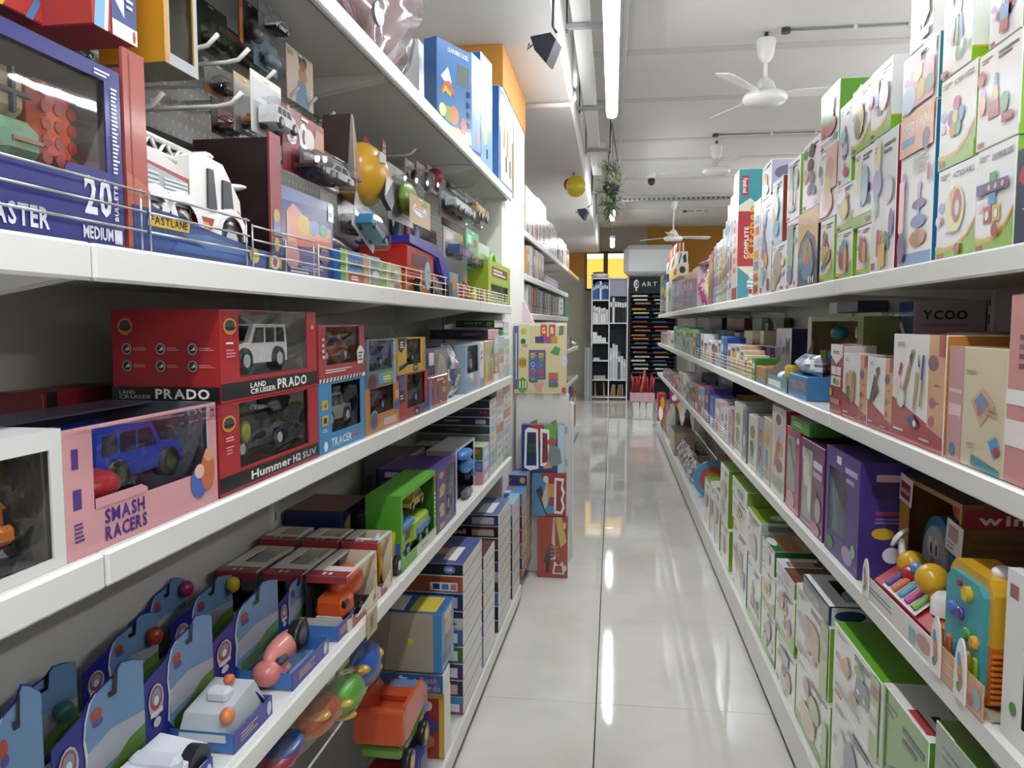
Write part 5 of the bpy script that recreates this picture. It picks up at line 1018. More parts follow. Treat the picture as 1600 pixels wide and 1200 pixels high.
column('L', y2, [(597, 627, 410, C('small sage animal toy carton behind the wire guard', 'c0cfa0', .08, front='r 0 0 20 100 8ab83a;e 56 56 22 22 9a8a70;e 70 70 10 10 e8e4d8;e 50 74 9 6 mt;r 60 10 30 14 b05a5a', mat=GLOSS))])
sp = Spot('L', 540, 622, 362, y2, .19, tf=False); bag(sp, 'crinkled dark plum bag of toys leaning behind the small cartons', ['4a1a3a', '6a2a58', '2a1020', '8a5a80', '5a2048'], .13, seed=3)
# dump truck
p0, p1 = Lp(626, 420, .05), Lp(702, 440, .05); Lt = p1[0]-p0[0]
dt = thing('toy_dump_truck', 'red and blue plastic dump truck behind the wire guard', 'toy', ML(p0[0], .03, y2))
Wt, Ht = .15, .165
m = MB(); m.box((.0, .0, .03), (Lt*.62, Wt, .07), 'd8461e', .01); m.box((.01, .002, .0), (Lt*.6, Wt-.002, .03), 'c8641e', .008); m.build('orange_chassis', PLASTIC, dt)
m = MB(); m.box((.0, 0, .065), (Lt*.5, .008, .135), 'd22a22', .003)
for a, q in (((.0, 0, .07), (.018, Wt, .14)), ((Lt*.42, 0, .07), (Lt*.5, Wt, .14)), ((0, 0, .128), (Lt*.5, Wt, .142)), ((0, Wt-.01, .07), (Lt*.5, Wt, .14))): m.box(a, q, 'd22a22', .004)
m.build('red_cab', PLASTIC, dt)
m = MB(); m.box((Lt*.08, -.001, .085), (Lt*.36, -.0005+.0, .12), '5a2a3a'); m.build('cab_window', PLASTIC, dt)
m = MB(); z0 = .15; pts = [(0, z0+.02), (Lt*.5, z0+.02), (Lt*.74, z0-.02), (Lt*.86, z0-.07), (Lt*1.0, z0-.075), (Lt*.98, z0-.10), (Lt*.7, z0-.1), (Lt*.56, z0-.02), (0, z0-.004)]; m.prism(pts, 'y', -.008, .004, '3436a8'); m.prism(pts, 'y', Wt-.004, Wt+.008, '3436a8'); m.prism([(Lt*.5, z0-.02), (Lt*.55, z0-.012), (Lt*.74, z0-.09), (Lt*.95, z0-.09), (Lt*.96, z0-.098), (Lt*.7, z0-.098)], 'y', 0, Wt, '2c2e98'); m.box((0, 0, z0-.004), (.01, Wt, z0+.016), '3436a8'); m.build('blue_bucket', PLASTIC, dt)
m = MB(); m.ell((Lt*.34, Wt*.5, z0+.01), (Lt*.24, Wt*.34, .025), 'c2304a'); m.build('red_load', PLASTIC, dt)
wm = wheel_mesh(.026, .02, hub='yo').build('wheel', PLASTIC, dt, T((Lt*.16, -.012, .026)))
inst(wm, dt, T((Lt*.48, -.012, .026))); inst(wm, dt, T((Lt*.8, -.012, .026)))
pt = Lp(668, 430, .002); m = MB(); pts = [(.032*cos(2*pi*i/16), .04*sin(2*pi*i/16)*(1.15 if sin(2*pi*i/16) < 0 else 1)) for i in range(16)]; m.prism(pts, 'y', 0, .003, '8ac0cc'); F = Face(m, (-.03, 0, -.04), (.06, 0, 0), (0, 0, .08), (0, -1, 0)); F.draw('t 20 52 60 12 d86a4a TOYS;e 60 20 12 5 c83a3a;e 40 78 10 4 b0d8d0'); tag(m.build('price_tag', CARTON, None, ML(pt[0], .0, pt[1])), 'pale teal drop shaped tag on the wire guard before the dump truck', 'tag')
guard('L', (-60, 300), (228, 348), y2, 'chrome wire guard rail before the blue blaster carton', .075, step=.2)
guard('L', (236, 350), (390, 372), y2, 'chrome wire guard rail before the fire engine carton', .075, step=.2)
guard('L', (396, 374), (494, 392), y2, 'chrome wire guard rail before the printed blaster carton', .068, step=.12)
guard('L', (499, 390), (698, 440), y2, 'cream wire guard rail before the small cartons and dump truck', .062, col='e0d6bc', mat=METAL, step=.16)
guard('L', (716, 440), (793, 458), y2, 'cream wire guard rail at the column end of the second shelf', .05, col='e6e0cc', mat=METAL, step=.1, bars=4)
# little animals and toys behind the last guard
an = [(703, 'e0902a', 'orange giraffe like'), (712, 'a86a3a', 'brown horse like'), (720, 'd84a2a', 'red racer like'), (728, 'e8a03a', 'amber lion like'), (736, 'e8d82a', 'yellow duck like'), (744, '8a6a5a', 'brown bear like'), (752, 'd89aa8', 'pink pig like')]
for i, (px, c, nm) in enumerate(an):
    s_, _ = Lp(px, 450, .06); r = MB(); hh = .1-.008*i if i < 4 else .06
    r.ell((0, 0, hh*.55), (.028, .014, hh*.2), c, 10, 7); r.ell((.024, 0, hh*.84), (.012, .01, hh*.14), c, 8, 6); r.tube([(.018, 0, hh*.6), (.024, 0, hh*.84)], .008, c)
    for x in (-.016, .016):
        for y in (-.007, .007): r.tube([(x, y, hh*.5), (x, y, 0)], .0045, c, 5)
    tag(r.build('toy_animal', PLASTIC, None, ML(s_, .05+.03*(i % 2), y2)), '%s toy animal standing behind the last wire guard' % nm, 'toy')
column('L', y2, [(703, 716, 425, C('teal and orange printed card box between the wire guards', '5a9ab0', .03, front='e 40 60 30 30 e08a3a;r 0 0 30 60 3a3a30')), ])
sp = Spot('L', 763, 797, 405, y2, .03); lm = window_carton(sp, 'lime garden playset carton with green handle at the column end', (10, 8, 88, 46), 'b0cc2a', .1, inner='d0d8c0', film=True, front='r 14 66 70 22 6a3a2a;r 20 70 56 5 e8d8c0;r 20 78 40 5 e8d8c0;r 10 46 80 3 7a9a2a', ncol='a0bc22')
m = MB(); q = [(sp.w*.5-.06*cos(pi*i/10), .04, sp.h+.05*sin(pi*i/10)) for i in range(11)]; m.tube(q, .009, '6ac83a'); m.build('green_handle', PLASTIC, lm)
m = MB(); m.box((sp.w*.3, .03, .01), (sp.w*.7, .07, sp.h*.35), 'd8d4c8', .01); m.build('toy_house', PLASTIC, lm)
sp = Spot('L', 766, 786, 392, y2, .15); carton(sp, 'orange and white topped box behind the lime playset carton', 'e8e4da', .08, front='r 50 40 50 60 e8a03a;r 10 70 30 16 8a9a9a')
sp = Spot('L', 745, 762, 420, y2, .145, ); carton(sp, 'blue sign card among the little toy animals', '4a66b0', .02, front='l 10 30 80 40 2 w')
b = MB(); b.prism([(0, .0), (.026, .03), (.03, .1), (-.03, .1), (-.026, .03)], 'y', 0, .012, '2c3a9c'); b.box((-.031, -.001, .088), (.031, .013, .1), 'd8d85a'); s_, z_ = Lp(800, 460, 0); tag(b.build('toy_shield', PLASTIC, None, T((-.578, 4.16, 1.60)) @ RZ(90)), 'blue shield shaped toy with yellow rim hanging on the white column', 'toy')
# ------------------------------------------------------------------ hooks and hanging packs on the pegboard
def hook(px, py, tipd, label=None):
    s_, z_ = Lp(px, py, tipd); b = MB(); b.tube([(0, DL-.004-tipd, 0), (0, .045, 0), (0, .02, .004), (0, 0, .022)], .004, 'd9d8d2', 7)
    return tag(b.build('peg_hook', METAL, None, ML(s_, tipd, z_-.022)), label, 'hook')
HK = [(341, 53, .07, 'short white peg hook beside the hanging orange carton'), (389, 76, .06, 'long white peg hook above the white van blister'), (378, 144, .05, 'long white peg hook over the fire engine carton roof'), (430, 110, .08, 'white peg hook carrying the white van blister'), (467, 136, .1, 'bent white peg hook beside the denim card'), (495, 152, .1, 'bent white peg hook above the red eighty card'), (523, 175, .12, 'bare white peg hook above the pointed carton'), (466, 236, .06, 'low white peg hook by the red eighty blister'), (650, 232, .12, 'thin peg hook above the black oval blisters'), (745, 285, .08, 'white peg hook beyond the bus blister'), (770, 282, .12, 'bare white peg hook close to the white column'), (778, 352, .12, 'lowest bare white peg hook close to the column'), (582, 118, .1, 'thin peg hook under the top shelf, bare'), (255, 145, .1, 'short white peg hook just above the fire engine ladder')]
for px, py, d_, lab in HK: hook(px, py, d_, lab)
def blister(n, f, yt, yb, d, label, card='dk', art='', toy=None, bub=(15, 8, 85, 55), bdep=.03, rot=0, tilt=0, film=True, bmat=None, hole=True, name='blister_pack'):
    s0, zt = Lp(n, yt, d); s1, _ = Lp(f, yt, d); _, zb = Lp(n, yb, d); zt = min(zt, Z1-.055); w, h = s1-s0, max(zt-zb, .06)
    r = thing(name, label, 'toy pack', ML(s0, d, zb, rot) @ RY_(tilt)); m = MB(); m.box((0, 0, 0), (w, .0015, h), card)
    F = Face(m, (0, 0, 0), (w, 0, 0), (0, 0, h), (0, -1, 0))
    if art: F.draw(art)
    if hole: F.k += 2; F.draw('r 42 92 16 4 e0dfda')
    m.build('card', CARTON if card != 'clear' else FILM, r)
    x0, z0, x1, z1 = [q*k/100 for q, k in zip(bub, (w, h, w, h))]
    if toy:
        kd, c = toy; Lc = (x1-x0)*.86; H = min((z1-z0)*.7, Lc*.5)
        if kd == 'pod': m = MB(); m.ell(((x0+x1)/2, -bdep*.5, (z0+z1)/2), ((x1-x0)*.42, bdep*.42, (z1-z0)*.46), c); m.build('toy_piece', PLASTIC, r)
        else: toy_car(r, T((x0+(x1-x0)*.07, -bdep*.92, z0+(z1-z0)*.1)), Lc, bdep*.85, H, c, kd, split=False)
    if film:
        m = MB(); m.box((x0, -bdep, z0), (x1, -.0005, z1), 'w', .006); m.build('bubble', bmat or FILM, r)
    return r
def hung_box(n, f, yt, yb, d, label, **k):
    s0, zt = Lp(n, yt, d); _, zb = Lp(n, yb, d); sp = Spot('L', n, f, yt, zb, d); return sp
# orange hanging carton with grey window
sp = Spot('L', 252, 305, -60, Lp(252, 92, .02)[1], .02); hc = window_carton(sp, 'hanging orange carton with grey framed window above the fire engine', (16, 12, 88, 96), 'a2a4a4', .1, inner='6a6450', ncol='e0981a', tcol='e0981a', front='r 0 0 12 100 e0a02a;r 0 0 12 10 d8901a', seed=6)
toy_car(hc, T((sp.w*.2, .04, sp.h*.16)), sp.w*.6, .04, sp.h*.2, 'b0303a', 'car', split=False); m = MB(); m.box((sp.w*.3, .03, sp.h*.5), (sp.w*.7, .05, sp.h*.8), '8a8a50', .01); m.build('toy_part', PLASTIC, hc)
sp = Spot('L', 142, 209, -60, Lp(209, 72, .03)[1], .03); sp.h = .2; z_ = Lp(209, 70, .03)[1]
carton(sp, 'hanging toy car carton with red, blue and white stripes and T badge', 'c83a34', .12, front='p 7ab8e0 0 0 22 0 36 60 22 100 8 100 14 50;p w 22 0 30 0 44 60 32 100 22 100 36 60;r 40 8 60 60 2a4a8c;p w 44 24 70 14 70 54 44 60;t 50 26 12 22 c83a34 T;r 40 0 60 10 e6e4e0;e 92 5 4 4 c83a34;p e4e2dc 66 66 96 46 98 60 76 84;e 74 60 6 7 k;e 94 50 5 6 k;l 74 20 22 8 2 c8d0e0', ncol='c83a34')
sp = Spot('L', -20, 68, -60, Lp(68, 40, .1)[1], .1); carton(sp, 'red and yellow wavy striped carton hanging high behind the blaster carton', 'c83a34', .1, front='p y 0 0 20 0 36 50 24 100 0 100;p 4a8ac0 60 0 74 0 90 60 80 100 66 100 78 60', ncol='c83a34')
blister(68, 130, 40, 82, .16, 'dark car blister card with black print under the striped carton', '22242a', 'l 10 40 60 20 3 8a8a8a;r 60 0 40 20 e0dcd4', ('car', 'dk'))
blister(128, 168, 62, 90, .2, 'dark green hanging card deep behind the orange carton', '3a5a22', '')
for i, a in enumerate([(300, 352, -40, 66, .2, 'dark olive car blister high beside the orange carton', '3a4034', 'r 0 60 100 30 2c4a2c;p 5a8a3a 60 20 90 40 80 80', ('car', '6a7a5a')), (345, 400, -30, 80, .24, 'black car blister hanging deep in the pegboard shade', '1e2024', 'r 10 70 80 20 b86a2a', ('car', '4a4a50')), (372, 404, -30, 62, .12, 'orange edged blister holding a dark face shaped toy', '2a2a2e', 'r 0 0 16 100 d8742a', ('pod', '15161a')), (402, 438, -50, 42, .1, 'clear blister with a small white car under the top shelf', '5a5c60', 'r 0 60 100 40 8a8c90', ('car', 'e6e6e4')), (396, 432, 54, 98, .12, 'clear teal tinted blister with round grey wheels', '6a8a98', 'e 30 40 12 14 2a2c30;e 64 40 12 14 2a2c30', ('pod', '7a98a8')), (318, 362, 88, 140, .17, 'silver grey car blister behind the long peg hooks', '7a7a74', 'r 0 0 100 20 d8884a', ('car', '3a3a40')), (330, 372, 150, 206, .2, 'dark red car blister just above the fire engine carton', '30282c', 'r 20 50 50 30 a82a34', ('car', 'a82a34'))]): blister(*a)
blister(365, 398, 110, 202, .11, 'clear blister with an orange digger toy and tan header', 'c8a868', 'r 0 0 100 86 8a8884', ('digger', 'e8862a'), (10, 4, 92, 60))
blister(391, 438, 106, 202, .06, 'clear blister with a white toy van hanging by the fire engine carton', 'd8d2c4', 'r 4 2 92 86 b8bab8', ('suv', 'eeeeec'), (8, 4, 98, 58), .045)
s_, zt_ = Lp(447, 68, .13); blister(447, 488, 66, 150, .12, 'photo card of a doll in denim hanging under the top shelf', 'e0c8b0', 'p 6a94c0 30 0 80 0 70 46 40 46;e 58 60 16 16 c88a5a;e 58 78 10 10 a86a48;p 3a2a22 46 76 44 94 60 98 74 92 72 76 66 86 52 88;r 4 84 20 10 b8a08a;l 86 4 10 40 6 w', None, film=False)
blister(440, 505, 160, 262, .05, 'red card with big white eighty lettering and dark car blister', 'a82634', 't 8 44 52 44 f0ece8 80;e 62 66 13 17 d8d4d0;p c88a5a 66 20 98 16 98 88 78 90;r 70 0 30 16 e8e4e2', ('car', '5a1e28'), (14, 0, 86, 34), .06)
blister(468, 528, 240, 276, .04, 'glossy maroon and white car blister tipped below the red card', '4a1c2a', '', ('car', 'e8e8ea'), (6, 0, 98, 92), .05, film=True, hole=False)
blister(496, 535, 185, 255, .16, 'dark smoky card with pale lettering behind the pointed carton', '3a3638', 't 8 66 80 20 b0b4b8 SIMBA;e 60 30 24 22 3a5a2a;e 50 12 24 10 b8341e', None, film=False)
m = MB(); s_, z_ = Lp(541, 172, .04); z1_ = Lp(541, 272, .04)[1]; hh = z_-z1_; m.prism([(0, 0), (.07, 0), (.022, hh), (.014, hh)], 'x', 0, .11, '4a3030'); 
m = MB(); m.prism([(0, 0), (.1, 0), (.045, hh), (.03, hh)], 'y', 0, .07, '3a2622'); F = Face(m, (0, 0, 0), (.1, 0, 0), (0, 0, hh), (0, -1, 0)); F.draw('p 2a2420 6 2 40 2 40 70 36 96;p c8984a 44 2 60 2 44 96 40 96;p a85a34 62 2 94 2 46 94'); tag(m.build('pointed_carton', CARTON, None, ML(s_, .04, z1_)), 'dark pointed wedge carton beside the yellow helmet toy', 'box')
# yellow helmet shell
s_, z_ = Lp(577, 273, .06); hm = thing('toy_helmet', 'shiny yellow toy helmet shell with silver windows on the pegboard', 'toy', ML(s_, .08, z_))
m = MB(); m.ell((0, 0, 0), (.09, .07, .082), 'e0a41c', 24, 16); m.build('yellow_shell', PLASTIC, hm)
for x, y, z, a in ((-.02, -.064, .035, 0), (.072, -.045, -.005, 35)):
    m = MB(); m.box((-.02, -.004, -.016), (.02, .01, .016), 'b8b4a8', .005); m.build('silver_vent', METAL, hm, T((x, y, z)) @ RZ(a))
m = MB(); m.prism([(-.035, -.02), (.02, -.045), (.045, -.02), (.03, .03), (-.02, .03)], 'y', -.004, .01, '1c1a1c'); m.prism([(-.035, -.015), (.03, .034), (-.02, .036)], 'y', -.006, -.003, 'c8c6c0'); m.build('visor_opening', PLASTIC, hm, T((.01, -.066, -.045)))
blister(562, 592, 196, 250, .2, 'lime green dart card behind the yellow helmet', '7ab028', 'r 0 50 60 50 c83a34;e 60 40 20 10 e0e040', None, film=False, tilt=24)
m = MB(); s_, z_ = Lp(597, 217, .1); z1_ = Lp(597, 250, .1)[1]; m.box((0, 0, 0), (.035, .0015, z_-z1_), 'b0283a'); Face(m, (0, 0, 0), (.035, 0, 0), (0, 0, z_-z1_), (0, -1, 0)).draw('t 12 66 76 18 f0e8e8 SALE;t 12 40 76 20 f0e8e8 30%;t 20 14 60 16 f0e8e8 OFF'); tag(m.build('sale_tag', CARTON, None, ML(s_, .1, z1_)), 'small red sale tag hanging behind the yellow helmet', 'tag')
blister(606, 644, 252, 340, .14, 'large clear blister with a lime green water gun toy', 'bcbcb8', 'r 30 70 40 28 d8d8d8;e 56 40 24 26 7aa82a;p 8ac03a 50 20 80 10 70 60 56 64;e 20 34 10 6 e08a2a;p 6aa0b0 18 30 26 30 30 6 24 6', ('pod', '86b828'), (10, 10, 90, 80), .05)
for i, (n, f, c) in enumerate([(633, 647, '1c1e22'), (651, 664, '16181c'), (668, 681, '22262c')]):
    blister(n, f, 246+5*i, 298, .14, 'black oval toy blister, %s of three in a row beside the green water gun' % nth(i+1), 'a8a49c', 'r 10 70 80 24 c8a078', ('pod', c), (4, 2, 96, 76), .04)
m = MB(); s_, z_ = Lp(685, 275, .1); m.lathe([(.012, 0), (.03, .004), (.034, .02), (.03, .034)], 16, 'b02a3c', ax='x'); tag(m.build('red_dome', PLASTIC, None, ML(s_, .12, z_)), 'small red domed toy at the end of the black oval blisters', 'toy')
blister(640, 672, 300, 346, .07, 'kraft card with a pineapple logo hanging under the black ovals', 'c09258', 'e 46 54 32 22 e8e4da;l 20 48 54 14 2 6a4a9a;e 46 70 20 14 e0a030;p 3a9a4a 50 74 74 98 84 80 66 70;e 64 46 14 8 6ac0d0', None, film=False)
blister(527, 562, 300, 366, .13, 'clear blister with a dark red toy car over the small cartons', '9a9a96', 'r 20 60 60 30 b8b8b4', ('car', '8a2430'), (6, 4, 96, 52), .05)
blister(549, 584, 286, 350, .07, 'tilted clear blister with a sky blue toy car', 'cfd2d2', 'r 14 60 66 30 b4b6b6', ('suv', '4a9ac8'), (4, 2, 96, 52), .05, tilt=20)
blister(500, 530, 296, 330, .2, 'tan card holding a small grey part behind the printed blaster carton', 'a8a090', 'e 50 50 20 20 6a7278', None, film=False)
for i, (n, f, yt, yb, c, lab) in enumerate([(606, 622, 330, 392, '4a7ab0', 'narrow clear pack of blue sticks beside the green water gun'), (623, 636, 334, 396, 'b02a3a', 'narrow clear pack of red sticks beside the blue sticks'), (637, 652, 340, 400, '7a9ac0', 'narrow clear pack of pale blue sticks beside the red ones')]):
    blister(n, f, yt, yb, .2, lab, 'b8bcc0', 'r 14 4 20 86 %s;r 44 4 16 80 d8dade;r 68 4 18 86 %s' % (c, c), ('pod', c), (20, 6, 80, 90), .03)
blister(655, 682, 350, 400, .2, 'dark brown animal set card above the dump truck', '5a4a38', 'e 30 50 20 30 2a2420;r 60 30 30 50 a8763a;e 70 80 14 10 7a2a2a', None, film=False)
blister(686, 728, 292, 336, .1, 'clear blister with a white striped toy bus', '50504c', 'r 0 0 100 30 5a4028', ('truck', 'd8dadc'), (4, 20, 98, 92), .06)
blister(727, 752, 300, 345, .1, 'clear blister with an orange toy lorry beyond the bus', '8a8a86', 'r 0 0 100 26 3a3632', ('truck', 'e8a02a'), (4, 10, 98, 92), .05)
blister(690, 716, 316, 350, .2, 'dark shelf strip card under the striped toy bus', '3a3226', 'r 0 0 100 40 7a5a34', None, film=False)
blister(693, 726, 352, 402, .1, 'clear blister with a blue toy van below the bus', 'b8b8b0', 'r 50 60 40 30 c8b83a;r 10 60 30 30 e0dcd8', ('suv', '3a62a8'), (4, 4, 96, 58), .06)
blister(728, 748, 355, 418, .09, 'mint green card with a black toy bus window, near the column', '5ac088', 'r 10 66 30 20 b8e0c8;r 56 60 30 20 c83a3a;r 6 4 88 36 1c3a2a', ('truck', '2a7a50'), (8, 4, 94, 40), .04)
blister(748, 764, 378, 420, .1, 'pale sage card hanging at the end of the pegboard', 'b8c4b0', 'r 10 30 80 30 8a9a86', None, film=False)
blister(690, 704, 262, 290, .22, 'beige and orange blister above the striped bus', 'a8a098', 'e 50 50 30 30 d88a5a', None, film=False)
blister(705, 742, 244, 290, .2, 'clear blister with black steering frame near the column', 'd0d4d4', 'p 2a2a2c 60 20 90 50 96 46 66 14', None, film=False)
# ------------------------------------------------------------------ top shelf
def place2(px0, px1, py, d, ang):
    """start point on the shelf plane and the width that reaches px1 along a direction ang degrees from the aisle"""
    s_, z = Lp(px0, py, d); P0 = Vector((LX, 0, 0))+LN*d+LD*s_; dr = Vector((sin(radians(ang)), cos(radians(ang)), 0)); lo, hi = .01, 1.5
    for _ in range(40):
        mid = (lo+hi)/2; v = P0+dr*mid+Vector((0, 0, 2.3))-CAM; x = 800+FPX*v.dot(RT)/v.dot(FW)
        if x < px1: lo = mid
        else: hi = mid
    return P0, lo, dr
def turned_carton(px0, px1, d, ang, h, depth, label, z=None, **k):
    P0, w, dr = place2(px0, px1, 300, d, ang); sp = Spot.__new__(Spot); sp.side = 'L'; sp.w, sp.h = w, h; sp.d = d; sp.room = .9; sp.z = y1
    y = Vector((-dr.y, dr.x, 0)); M = T((P0.x, P0.y, z if z is not None else y1+.003)) @ Matrix(((dr.x, y.x, 0), (dr.y, y.y, 0), (0, 0, 1))).to_4x4()
    sp.M = lambda rot=0: M
    return carton(sp, label, depth=depth, **k)
EAS = 'r 4 2 92 12 e8d84a;r 56 60 36 22 5a6a60;p w 10 62 30 74 40 60 34 52;t 30 90 60 5 e8e0d8 LEARNING EASEL;p d86a4a 8 46 20 58 34 60 46 52 50 44 42 48 30 52 18 46;p e8c83a 10 42 22 54 40 48 38 44 22 48;e 30 26 14 8 7ab04a;e 46 26 14 10 e0883a;e 14 28 10 7 e8e0a0;e 74 18 10 9 c86a6a;r 84 18 9 6 nb;r 84 29 9 6 nb;r 84 40 9 6 nb;r 84 51 9 6 nb'
turned_carton(684, 737, .075, 24, .345, .06, 'bright blue learning easel carton with rainbow print on the top shelf', col='3f7fc4', front=EAS, ncol='2f6ab0', mat=GLOSS)
turned_carton(738, 751, .05, 10, .455, .06, 'second blue easel carton squeezed behind the first on the top shelf', col='8ab0dc', front='r 0 0 100 10 e8d84a;r 0 10 100 3 3f5fa8;e 60 30 20 4 d89ab0;e 60 22 20 4 d89ab0;e 60 46 20 4 a8c0e0;r 60 84 30 4 6a7a8a', mat=GLOSS)
turned_carton(752, 769, .035, 7, .50, .04, 'white and pale blue carton with green figure on the top shelf', col='e4e8ec', front='p 8ab4e0 0 0 100 0 100 40 0 50;e 36 32 14 9 d8dc6a;p 5a8a4a 60 40 76 50 74 66 66 54;r 20 84 26 10 c8d0cc;r 44 12 14 8 2a3a5a', ncol='2f6ab8', mat=GLOSS)
turned_carton(780, 803, .02, 2, .47, .035, 'blue edged carton with orange giraffe print next to the white column', col='e8e2d8', front='r 0 0 100 100 3f8acc;r 10 6 84 88 e6e0d6;p e8a070 24 40 34 44 40 70 32 74;p e8a070 46 36 58 38 60 66 50 68;r 40 20 8 16 3a3028;r 66 18 8 18 3a3028;r 20 84 60 6 8ac0e0;p e0883a 84 6 94 6 94 60 84 60', ncol='2a6ac0', tcol='2a6ac0', mat=GLOSS)
sp = Spot('L', 654, 676, 60, y1, .16); carton(sp, 'plain glossy white carton behind the pink cellophane bundle', 'ecebe8', .15, mat=GLOSS)
def bundle(n, f, d, h, label, cols, dep, seed, film=True):
    s0, s1 = Lp(n, 100, d)[0], Lp(f, 100, d)[0]; w = s1-s0
    r = thing('wrapped_bundle', label, 'toy bundle', ML(s0, d, y1+.004)); rg = random.Random(seed)
    m = MB(); m.ell((w*.5, dep*.5, h*.46), (w*.42, dep*.42, h*.44), cols, 16, 10); m.build('soft_toy', MATTE, r)
    m = MB(); n_, k_ = 22, 14; p = []; F = []
    for j in range(k_+1):
        t = j/k_
        for i in range(n_):
            u = 2*pi*i/n_; rr = (.5+.08*sin(5*u+9*t)+.05*sin(11*u-7*t)+rg.uniform(-.025, .025))*(sin(pi*min(1, .12+t*.88))**.45 if t < .96 else .12)
            p.append((w*(.5+rr*cos(u)), dep*(.5+rr*sin(u)), h*1.08*t))
    for j in range(k_):
        for i in range(n_): F.append((j*n_+i, j*n_+(i+1) % n_, (j+1)*n_+(i+1) % n_, (j+1)*n_+i))
    m.add(p, F, 'w', True); m.build('cellophane', film_mat('cellophane', .22, rough=.1, haze=.05), r)
    return r
bundle(566, 690, -.05, .5, 'pink toy bundle wrapped in shiny crinkled cellophane on the top shelf edge', 'd08a94', .30, 4)
sp = Spot('L', 512, 546, -10, y1, .03); carton(sp, 'dark maroon and navy carton at the lip of the top shelf', '5a2a34', .2, front='r 40 0 60 100 2a2e5a', mat=GLOSS)
s_, z_ = Lp(592, 22, -.01); m = MB(); m.prism([(.036*cos(2*pi*i/18), .028*sin(2*pi*i/18)) for i in range(18)], 'y', 0, .003, '4a7a80'); F = Face(m, (-.036, 0, -.028), (.072, 0, 0), (0, 0, .056), (0, -1, 0)); F.draw('e 26 44 8 14 c05a3a;p c86a3a 46 40 64 44 70 64 52 60'); tag(m.build('oval_tag', CARTON, None, ML(s_, -.012, z_) @ RY_(-12)), 'teal oval tag fixed on the top shelf lip', 'tag')
# ------------------------------------------------------------------ third shelf: boxed cars
sp = Spot('L', -60, 97, 669, y3, .012, tf=True)
dg_ = window_carton(sp, 'white carton with wide window showing an orange digger at the entrance end', (4, 8, 86, 86), 'd6d4d2', .2, inner='8a867f', ncol='d6d4d2', film=True, seed=12, front='')
m = MB(); m.box((sp.w*.66, .112, sp.h*.06), (sp.w*.86, .15, sp.h*.85), '35363a', .004); Face(m, (sp.w*.66, .112, sp.h*.06), (sp.w*.2, 0, 0), (0, 0, sp.h*.79), (0, -1, 0)).draw('r 8 66 70 30 e0a81c;p k 26 76 60 84 56 88 30 82;l 24 69 40 5 1 8a6a1c'); m.build('black_post', CARTON, dg_)
toy_car(dg_, T((sp.w*.42, .015, sp.h*.1)), sp.w*.36, .08, sp.h*.42, 'e8801e', 'digger', name='toy_digger', split=False)
sp = Spot('L', 91, 338, 628, y3, .012, tf=True)
sm = window_carton(sp, 'pink racer carton with window over a blue truck and red car', (15, 34, 93, 97), 'd99a9c', .19, inner='5a5a68', ncol='d6d4d6', tcol='4a3a5a', topwin=True, seed=9, amp=.0007,
  front='l 4 30 5 62 2 5a3a8a;l 4 12 6 16 5 5a3a8a;t 20 19 24 12 4a2a8a SMASH;t 20 5 25 12 4a2a8a RACERS;V 95 86 3 8 5a3a8a 2.4;p d99a9c 15 34 46 34 46 38 42 42 15 42;e 84 26 7 16 4a6ac8;e 91 34 6 20 d8703a;e 84 36 4 7 e8b8a0;e 92 50 4 7 e8a080')
w, h = sp.w, sp.h
toy_car(sm, T((w*.3, .03, h*.34)), w*.58, .11, h*.56, '2444b8', 'suv', hub='3a5a2a', name='toy_truck')
m = MB(); m.ell((w*.27, .035, h*.46), (w*.13, .03, h*.14), 'd8282c', 16, 10); m.build('red_car_nose', PLASTIC, sm)
sp = Spot('L', 66, 190, 614, y3, .27); carton(sp, 'dark red long carton lying behind the pink racer carton', '8a1a24', .08, front='r 4 0 12 100 1c1a1e;l 8 20 4 60 2 b0b0b0;r 0 0 100 40 7a141e', ncol='8a1a24')
sp = Spot('L', 341, 498, 634, y3, .012); hz = sp
EMB = 'e %s %s %s %s e0a040;e %s %s %s %s 2a2a30;p a8a8a8 %s'
def emblem(x, y, rx, ry): return 'e %g %g %g %g e0a048;e %g %g %g %g c0903a;e %g %g %g %g 3a3c42;p 1a1a1e %g %g %g %g %g %g %g %g' % (x, y, rx, ry, x, y, rx*.82, ry*.82, x, y+ry*.1, rx*.72, ry*.66, x-rx*.9, y-ry*.1, x+rx*.9, y-ry*.1, x+rx*.5, y-ry*.45, x-rx*.5, y-ry*.45)
hu = window_carton(sp, 'red carton with dark off-road car, lower of the two red car cartons', (17, 25, 88, 98), 'c01f28', .19, inner='5a5e5e', seed=15, front='r 0 4 100 17 17171a;t 26 7 40 10 e8e6e4 Hummer;t 68 7 9 10 e8e6e4 H2;t 79 7 17 9 c8c8c8 SUV;'+emblem(8, 78, 5.6, 9)+';l 5 58 7 6 2 e0b0b0;l 5 44 7 10 3 d88a8a', near='r 0 0 100 100 b01c26')
toy_car(hu, T((sp.w*.2, .03, sp.h*.26)), sp.w*.62, .1, sp.h*.52, '2a3034', 'suv', name='toy_suv'); m = MB(); m.ell((sp.w*.32, .022, sp.h*.6), (.016, .008, .02), '9aa82a'); m.build('green_lamp', PLASTIC, hu)
zp = y3+sp.h+.0008
sp = Spot('L', 343, 494, 483, zp, .012)
ICON = ''.join('e %g %g 4.5 6 b8b8b8;e %g %g 3.6 5 23252a;p d8d8d8 %g %g %g %g %g %g;l %g %g 14 4 2 e08a8a;' % (x, y, x, y, x-2, y-2, x+2, y+3, x+3, y-1, x+6, y-2) for x in (14, 46, 76) for y in (58, 40))
